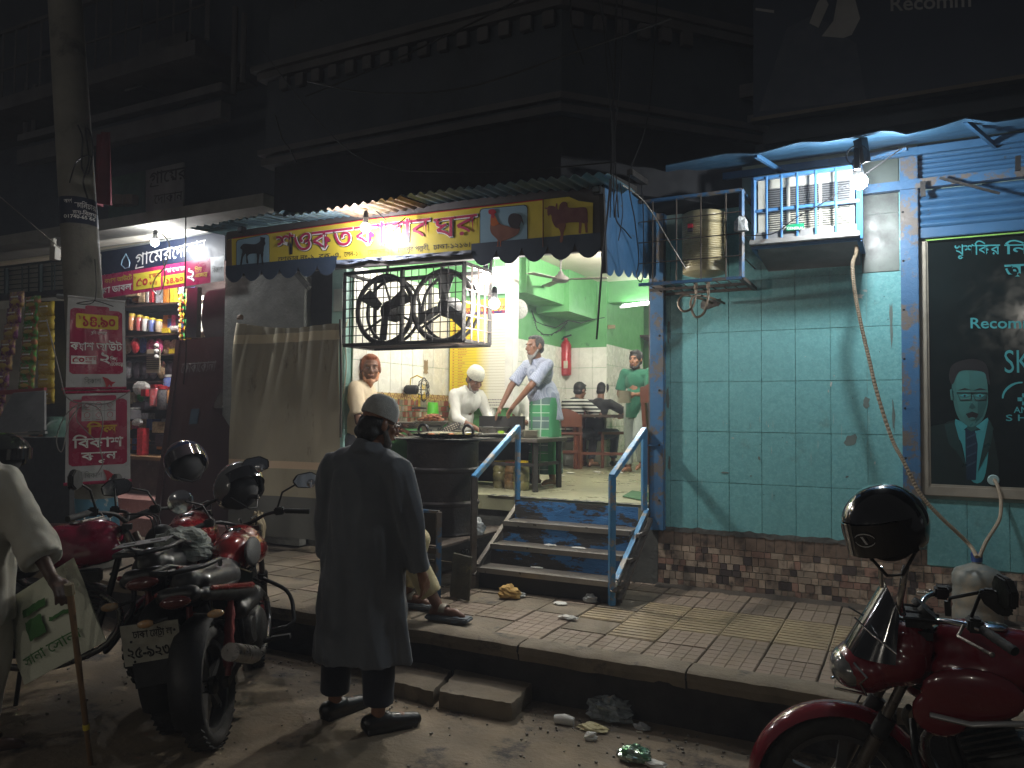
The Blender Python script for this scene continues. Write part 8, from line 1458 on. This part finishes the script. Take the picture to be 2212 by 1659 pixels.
    if rack:
        m = MB(); m.box((0, -.80, .975), (.24, .16, .005)); O('rack_plate', m, mat('rack_grey', (.13, .13, .13), .5, m=.5), smooth=False)
        for sx in (-1, 1): m = MB(); m.box((sx*.06, -.80, .9785), (.05, .03, .003)); O('rack_slot', m, blp, smooth=False); m = MB(); m.tube([(sx*.11, -.7, .97), (sx*.13, -.5, .90), (sx*.12, -.3, .86)], .010, 6); O('rack_arm', m, blackm)
    return R
redA = mat('gloss_red', (.15, .006, .010), .16, c2=(.17, .006, .010), s=3, coat=1); redD = mat('wine_red', (.16, .010, .018), .2, c2=(.12, .008, .014), s=3, coat=.8); redB = mat('dusty_red', (.17, .009, .010), .22, c2=(.18, .01, .01), s=4, coat=.8)
padm = mat('ribbed_grey_pad', (.10, .10, .10), .5, c2=(.07, .07, .07), s=60, bump=2, bs=120)
bike('red motorcycle with ribbed grey tank pad, parked nearest the man in the tunic', (-3.27, 3.22, .0), 31, -8, redB, s=.94, plate=None, stripe=True, pad=padm, steer=22, mirrors=(2, 1))
bk2 = bike('dark motorcycle with a tilted number plate and steel rack, middle of the left row', (-3.66, 3.27, .0), 38, -9, redA, plate=(('ঢাকা েমট~া ল', '২৫-৯২৩৭'), -4, .02), rack=True, stripe=True, steer=10)
bike('magenta striped motorcycle at the far left with a silver edged seat', (-4.05, 2.55, 0), -38, -6, mat('magenta_red', (.20, .008, .035), .2, coat=1), stripe=True, steer=-12)
bike('wine red motorcycle at the lower right with black visor and helmet on its mirror', (.39, 3.24, -.04), 96, -3, redD, s=.93, cowl=True, steer=6, mirrors=(1, 0))
# green steel carrier panel on the first bike, grey cloth bag
m = MB(); P = [at(463, 1208, Y=2.95), at(543, 1236, Y=3.15), at(530, 1335, Y=3.15), at(458, 1313, Y=2.95)]; m.slab(P, (.004, .012, 0)); obj('steel_carrier_panel', m, mat('dark_green_steel', (.02, .028, .024), .4, m=.4), label='dark green steel side carrier hung on the rear of the nearest left motorcycle', cat='carrier', bev=.002)
ed = MB(); ed.tube([P[1]+V3((.002, -.004, 0)), P[0]+V3((.0, -.004, 0)), P[3]+V3((0, -.004, 0))], .004, 5); obj('worn_edge', ed, mat('brass_edge', (.35, .3, .18), .35, m=.7), bpy.data.objects['steel_carrier_panel'])
cb = at(395, 1168, Y=2.98); crumple(cb-Vector((0, 0, .09)), (.17, .13, .10), 6, n=26, mt=mat('grey_bag_cloth', (.24, .26, .24), .9, c2=(.17, .19, .17), s=7, bump=1.5, bs=60, dirt=(.05, .055, .055), ds=5, dt=.58), amp=.25, name='cloth_bundle', label='grey cloth bundle strapped on the seat of the middle left motorcycle', cat='bundle')
crumple(at(556, 1128, Y=3.75)-Vector((0, 0, .14)), (.05, .05, .13), 8, n=16, mt=mat('tan_bag', (.32, .26, .16), .8, c2=(.22, .18, .11), s=14), amp=.25, name='cloth_bag', label='tan cloth bag hanging under the handlebar of the nearest left motorcycle', cat='bag')
# ================================================================ helmets
def helmet(label, c, r, rot, shell, visor=None, strap=None, emblem=False, visor_mat=None):
    R = T('helmet', label, 'helmet', tuple(c), rot=rot, group='helmets hung on the motorcycles'); _w[R.name] = Vector((0, 0, 0)); n, k = 32, 20; m = MB()
    def fn(u, v):
        a = 2*math.pi*u; front = math.cos(a); low = 2.05-.35*max(0, front)**2*0-.0; th = low*v
        if front > .35: th = min(1.0, .0+v)*lerp(low, 1.22, min(1, (front-.35)/.25))
        rr = r*(1+.03*math.sin(th)); return (rr*.92*math.sin(th)*math.sin(a), rr*1.08*math.sin(th)*math.cos(a), rr*1.0*math.cos(th))
    m.grid(fn, n, k); obj_l('shell', m, shell, R, thick=-.012*r/.13); m = MB(); m.sph((0, -.1*r, -.15*r), (.78*r, .86*r, .8*r), 18, 12); obj_l('liner', m, mat('helmet_liner', (.02, .02, .021), .95), R)
    if visor:
        m = MB(); m.grid(lambda u, v: (r*.97*math.sin((u-.5)*2.5), r*1.15*math.cos((u-.5)*2.5)*(1-.02*v)+.01, r*(.32-visor*v)+r*.06*math.cos((u-.5)*2.5)), 24, 8); obj_l('visor', m, visor_mat or mat('dark_visor', (.01, .01, .012), .06, coat=1), R, thick=.003)
        for sx in (-1, 1): m = MB(); m.lathe((sx*r*.93, .12*r, .12*r), ((.018, 0), (.018, .008), (.01, .012), (0, .012)), 14, (sx, 0, 0)); obj_l('pivot', m, chrome, R)
    m = MB(); m.tube([(-.7*r, .1*r, -.6*r), (-.3*r, .3*r, -1.2*r), (.1*r, .3*r, -1.25*r), (.7*r, .1*r, -.6*r)], .006, 5); obj_l('strap', m, blackr, R)
    if emblem:
        em = mat('grey_decal', (.5, .5, .5), .4)
        m = MB()
        for sgn in (1, -1):
            ps = [(.30*math.cos(a)*(1 if sgn > 0 else -1), .20*math.sin(a)*(1 if sgn > 0 else -1)) for a in [D2R(20+18*i) for i in range(9)]]
            for (x0, z0), (x1, z1), w0 in zip(ps, ps[1:], (.02, .04, .055, .06, .06, .05, .04, .02)):
                def onv(x, z): a = x*1.0-.0; return Vector((r*1.005*math.sin(a), r*1.19*math.cos(a)+.012, r*(.02+z)))
                m.add([onv(x0*.9, z0*.9), onv(x1*.9, z1*.9), onv(x1*(.9-w0*2.5), z1*(.9-w0*2.5)), onv(x0*(.9-w0*2.5), z0*(.9-w0*2.5))], [(0, 1, 2, 3)])
        m.add([Vector((r*x, r*1.20+.012, r*(.02+z))) for x, z in ((-.08, -.10), (-.02, -.10), (.08, .10), (.02, .10))], [(0, 1, 2, 3)]); obj_l('emblem', m, em, R, smooth=False)
        for k in range(5):
            m = MB(); a0 = -.5+.22*k; m.add([Vector((r*1.045*.92*math.sin(t)*math.sin(a0+dx), r*1.045*1.08*math.sin(t)*math.cos(a0+dx), r*1.045*math.cos(t))) for t, dx in ((.35, 0), (.6, -.05), (.8, .03), (1.1, -.02), (1.1, .035), (.8, .07), (.6, .0))], [(0, 1, 2, 3, 4, 5, 6)]); obj_l('flame_decal', m, em, R, smooth=False)
    return R
glk = mat('gloss_black_shell', (.010, .010, .012), .10, coat=1)
helmet('blue black helmet with raised visor hanging highest among the left motorcycles', at(402, 998, Y=3.95), .145, (.5, .35, -2.2), mat('midnight_blue_shell', (.012, .018, .06), .12, coat=1), .55, visor_mat=mat('clear_visor', (.05, .04, .045), .08, coat=1))
helmet('black and silver helmet hung over the handlebar of the nearest left motorcycle', at(517, 1052, Y=3.62), .145, (.6, -.1, -1.7), mat('grey_black_shell', (.03, .03, .03), .18, c2=(.10, .10, .10), s=3, coat=.8), .5)
HR = helmet('glossy black flame decal helmet standing on the mirror of the wine red motorcycle', at(1912, 1136, Y=2.95), .130, (-.22, .12, 2.75), glk, .85, emblem=True)
m = MB(); c = at(1925, 1185, Y=2.95); m.lathe(c, ((.08, 0), (.095, .05), (.10, .1)), 20); obj('wrapped_visor', m, mat('cloudy_plastic', (.22, .23, .21), .3, c2=(.10, .11, .10), s=12), label='cloudy plastic chin piece showing below the flame decal helmet', cat='plastic piece', smooth=True, thick=.002)
m = MB(); m.tube(smoothp([at(1957, 1222, Y=2.98), at(1950, 1265, Y=2.98), at(1944, 1300, Y=3.0), at(1950, 1325, Y=3.05)], 5), .012, 10); m.tube([at(1902, 1225, Y=2.98), at(1905, 1268, Y=3.0)], .008, 6); obj('mirror_stalk', m, chrome, label='chrome mirror stalk under the flame decal helmet', cat='mirror stalk', smooth=True)
m = MB(); m.bar(at(2048, 1330, Y=2.9), at(2046, 1298, Y=2.9), .018); m.tube([at(2048, 1330-20, Y=2.9), at(2052, 1292, Y=2.9), at(2114, 1280, Y=2.85)], .006, 6); cc = [(2112, 1282), (2124, 1274), (2150, 1276), (2188, 1318), (2192, 1326), (2185, 1334), (2160, 1332), (2126, 1306)]; ARM = m
m = MB(); m.slab([at(x, y, Y=2.83) for x, y in cc], (0, .03, .004)); WM = obj('wing_mirror', m, blackr, label='black wing mirror seen from behind at the lower right', cat='mirror', bev=.006)
obj('stem', ARM, blackm, WM)
helmet('black helmet with green stripes peeking over the old man\'s shoulder at the left edge', at(8, 985, Y=3.0), .14, (0, 0, -1.2), mat('green_stripe_shell', (.015, .017, .015), .15, c2=(.015, .017, .015), dirt=(.16, .35, .06), ds=6, dt=.62, dw=.02, coat=1, stretch=(1, 1, 4)), .5)
# ================================================================ wear on the teal wall, stray cables
random.seed(77)
def blot(x, y, w_, h, mt, nm='stain', Y=None, lift=.009):
    c = at(x, y, Y=Y0-lift); n = 12; P = []
    for i in range(n): a = 2*math.pi*i/n; k = random.uniform(.45, 1.1); P.append((c.x+w_*k*math.cos(a), c.y, c.z+h*k*math.sin(a)))
    m = MB(); m.add(P, [tuple(range(n))]); return obj(nm, m, mt, TW, fix=False)
ch = mat('pale_chip', (.5, .52, .48), .8); sm2 = mat('grey_smudge', (.13, .17, .155), .8); dk = mat('dark_drill_hole', (.03, .03, .03), .9); gr2 = mat('limey_streak', (.33, .44, .42), .7)
for x, y, w_, h in ((1583, 946, .012, .006), (1700, 955, .006, .004), (1570, 915, .006, .003), (1660, 920, .004, .012), (1795, 830, .008, .020), (1790, 845, .006, .012), (1802, 812, .005, .006), (1740, 770, .006, .003), (1858, 640, .03, .02), (1868, 628, .02, .012), (1500, 760, .005, .004), (1890, 1000, .004, .012)): blot(x, y, w_, h, ch, 'paint_chip')
for x, y, w_, h in ((1566, 1021, .035, .009), (1640, 990, .010, .02), (1622, 1028, .010, .006), (1830, 1030, .012, .010), (1445, 720, .015, .10), (1442, 860, .014, .12), (1446, 1000, .012, .08), (1838, 950, .06, .05), (1870, 870, .03, .05), (1905, 560, .08, .07), (1925, 700, .015, .16), (1930, 900, .012, .14)): blot(x, y, w_, h, sm2, 'smudge', lift=.0082)
for x, y in ((1702, 762), (1642, 960), (1690, 945), (1733, 946), (1603, 800), (1842, 860), (1900, 760), (1890, 650), (1910, 640), (1918, 690), (1650, 1068), (1672, 1070)): blot(x, y, .004, .004, dk, 'drill_hole')
for k in range(16):
    x = random.uniform(1470, 1900); y = random.uniform(900, 1080); blot(x, y, .0022, random.uniform(.02, .07), gr2, 'drip_streak')
for k, (xa, xb_) in enumerate(((1300, 1322), (1345, 1326), (1290, 1330))):
    cable([at(xa, -10, Y=4.35), at(lerp(xa, xb_, .5)+6*k, 150, Y=4.35), at(xb_, 300+30*k, Y=4.38), at(xb_-4+5*k, 470, Y=4.42)], ('leftmost', 'rightmost', 'middle')[k]+' of three thin cables dropping from the roof to the signboard end', .004)
cable([at(560, 100, Y=4.4), at(760, 330, Y=4.3), at(1000, 372, Y=4.2), at(1330, 350, Y=4.3)], 'slack cable crossing the dark wall just above the tin awning', .005)
# ================================================================ thin smoky haze, added for bulb glow and to imitate lens veil
hz = MB(); hz.b2((-61, -61, -1.1), (61, 61, 11.3)); hm_ = bpy.data.materials.new('veil_haze'); hm_.use_nodes = True; N = hm_.node_tree.nodes; N.remove(N['Principled BSDF'])
pvn = N.new('ShaderNodeVolumePrincipled'); pvn.inputs['Color'].default_value = (.80, .86, 1, 1); pvn.inputs['Density'].default_value = .008; hm_.node_tree.links.new(pvn.outputs[0], N['Material Output'].inputs['Volume'])
obj('haze', hz, hm_, kind='stuff')
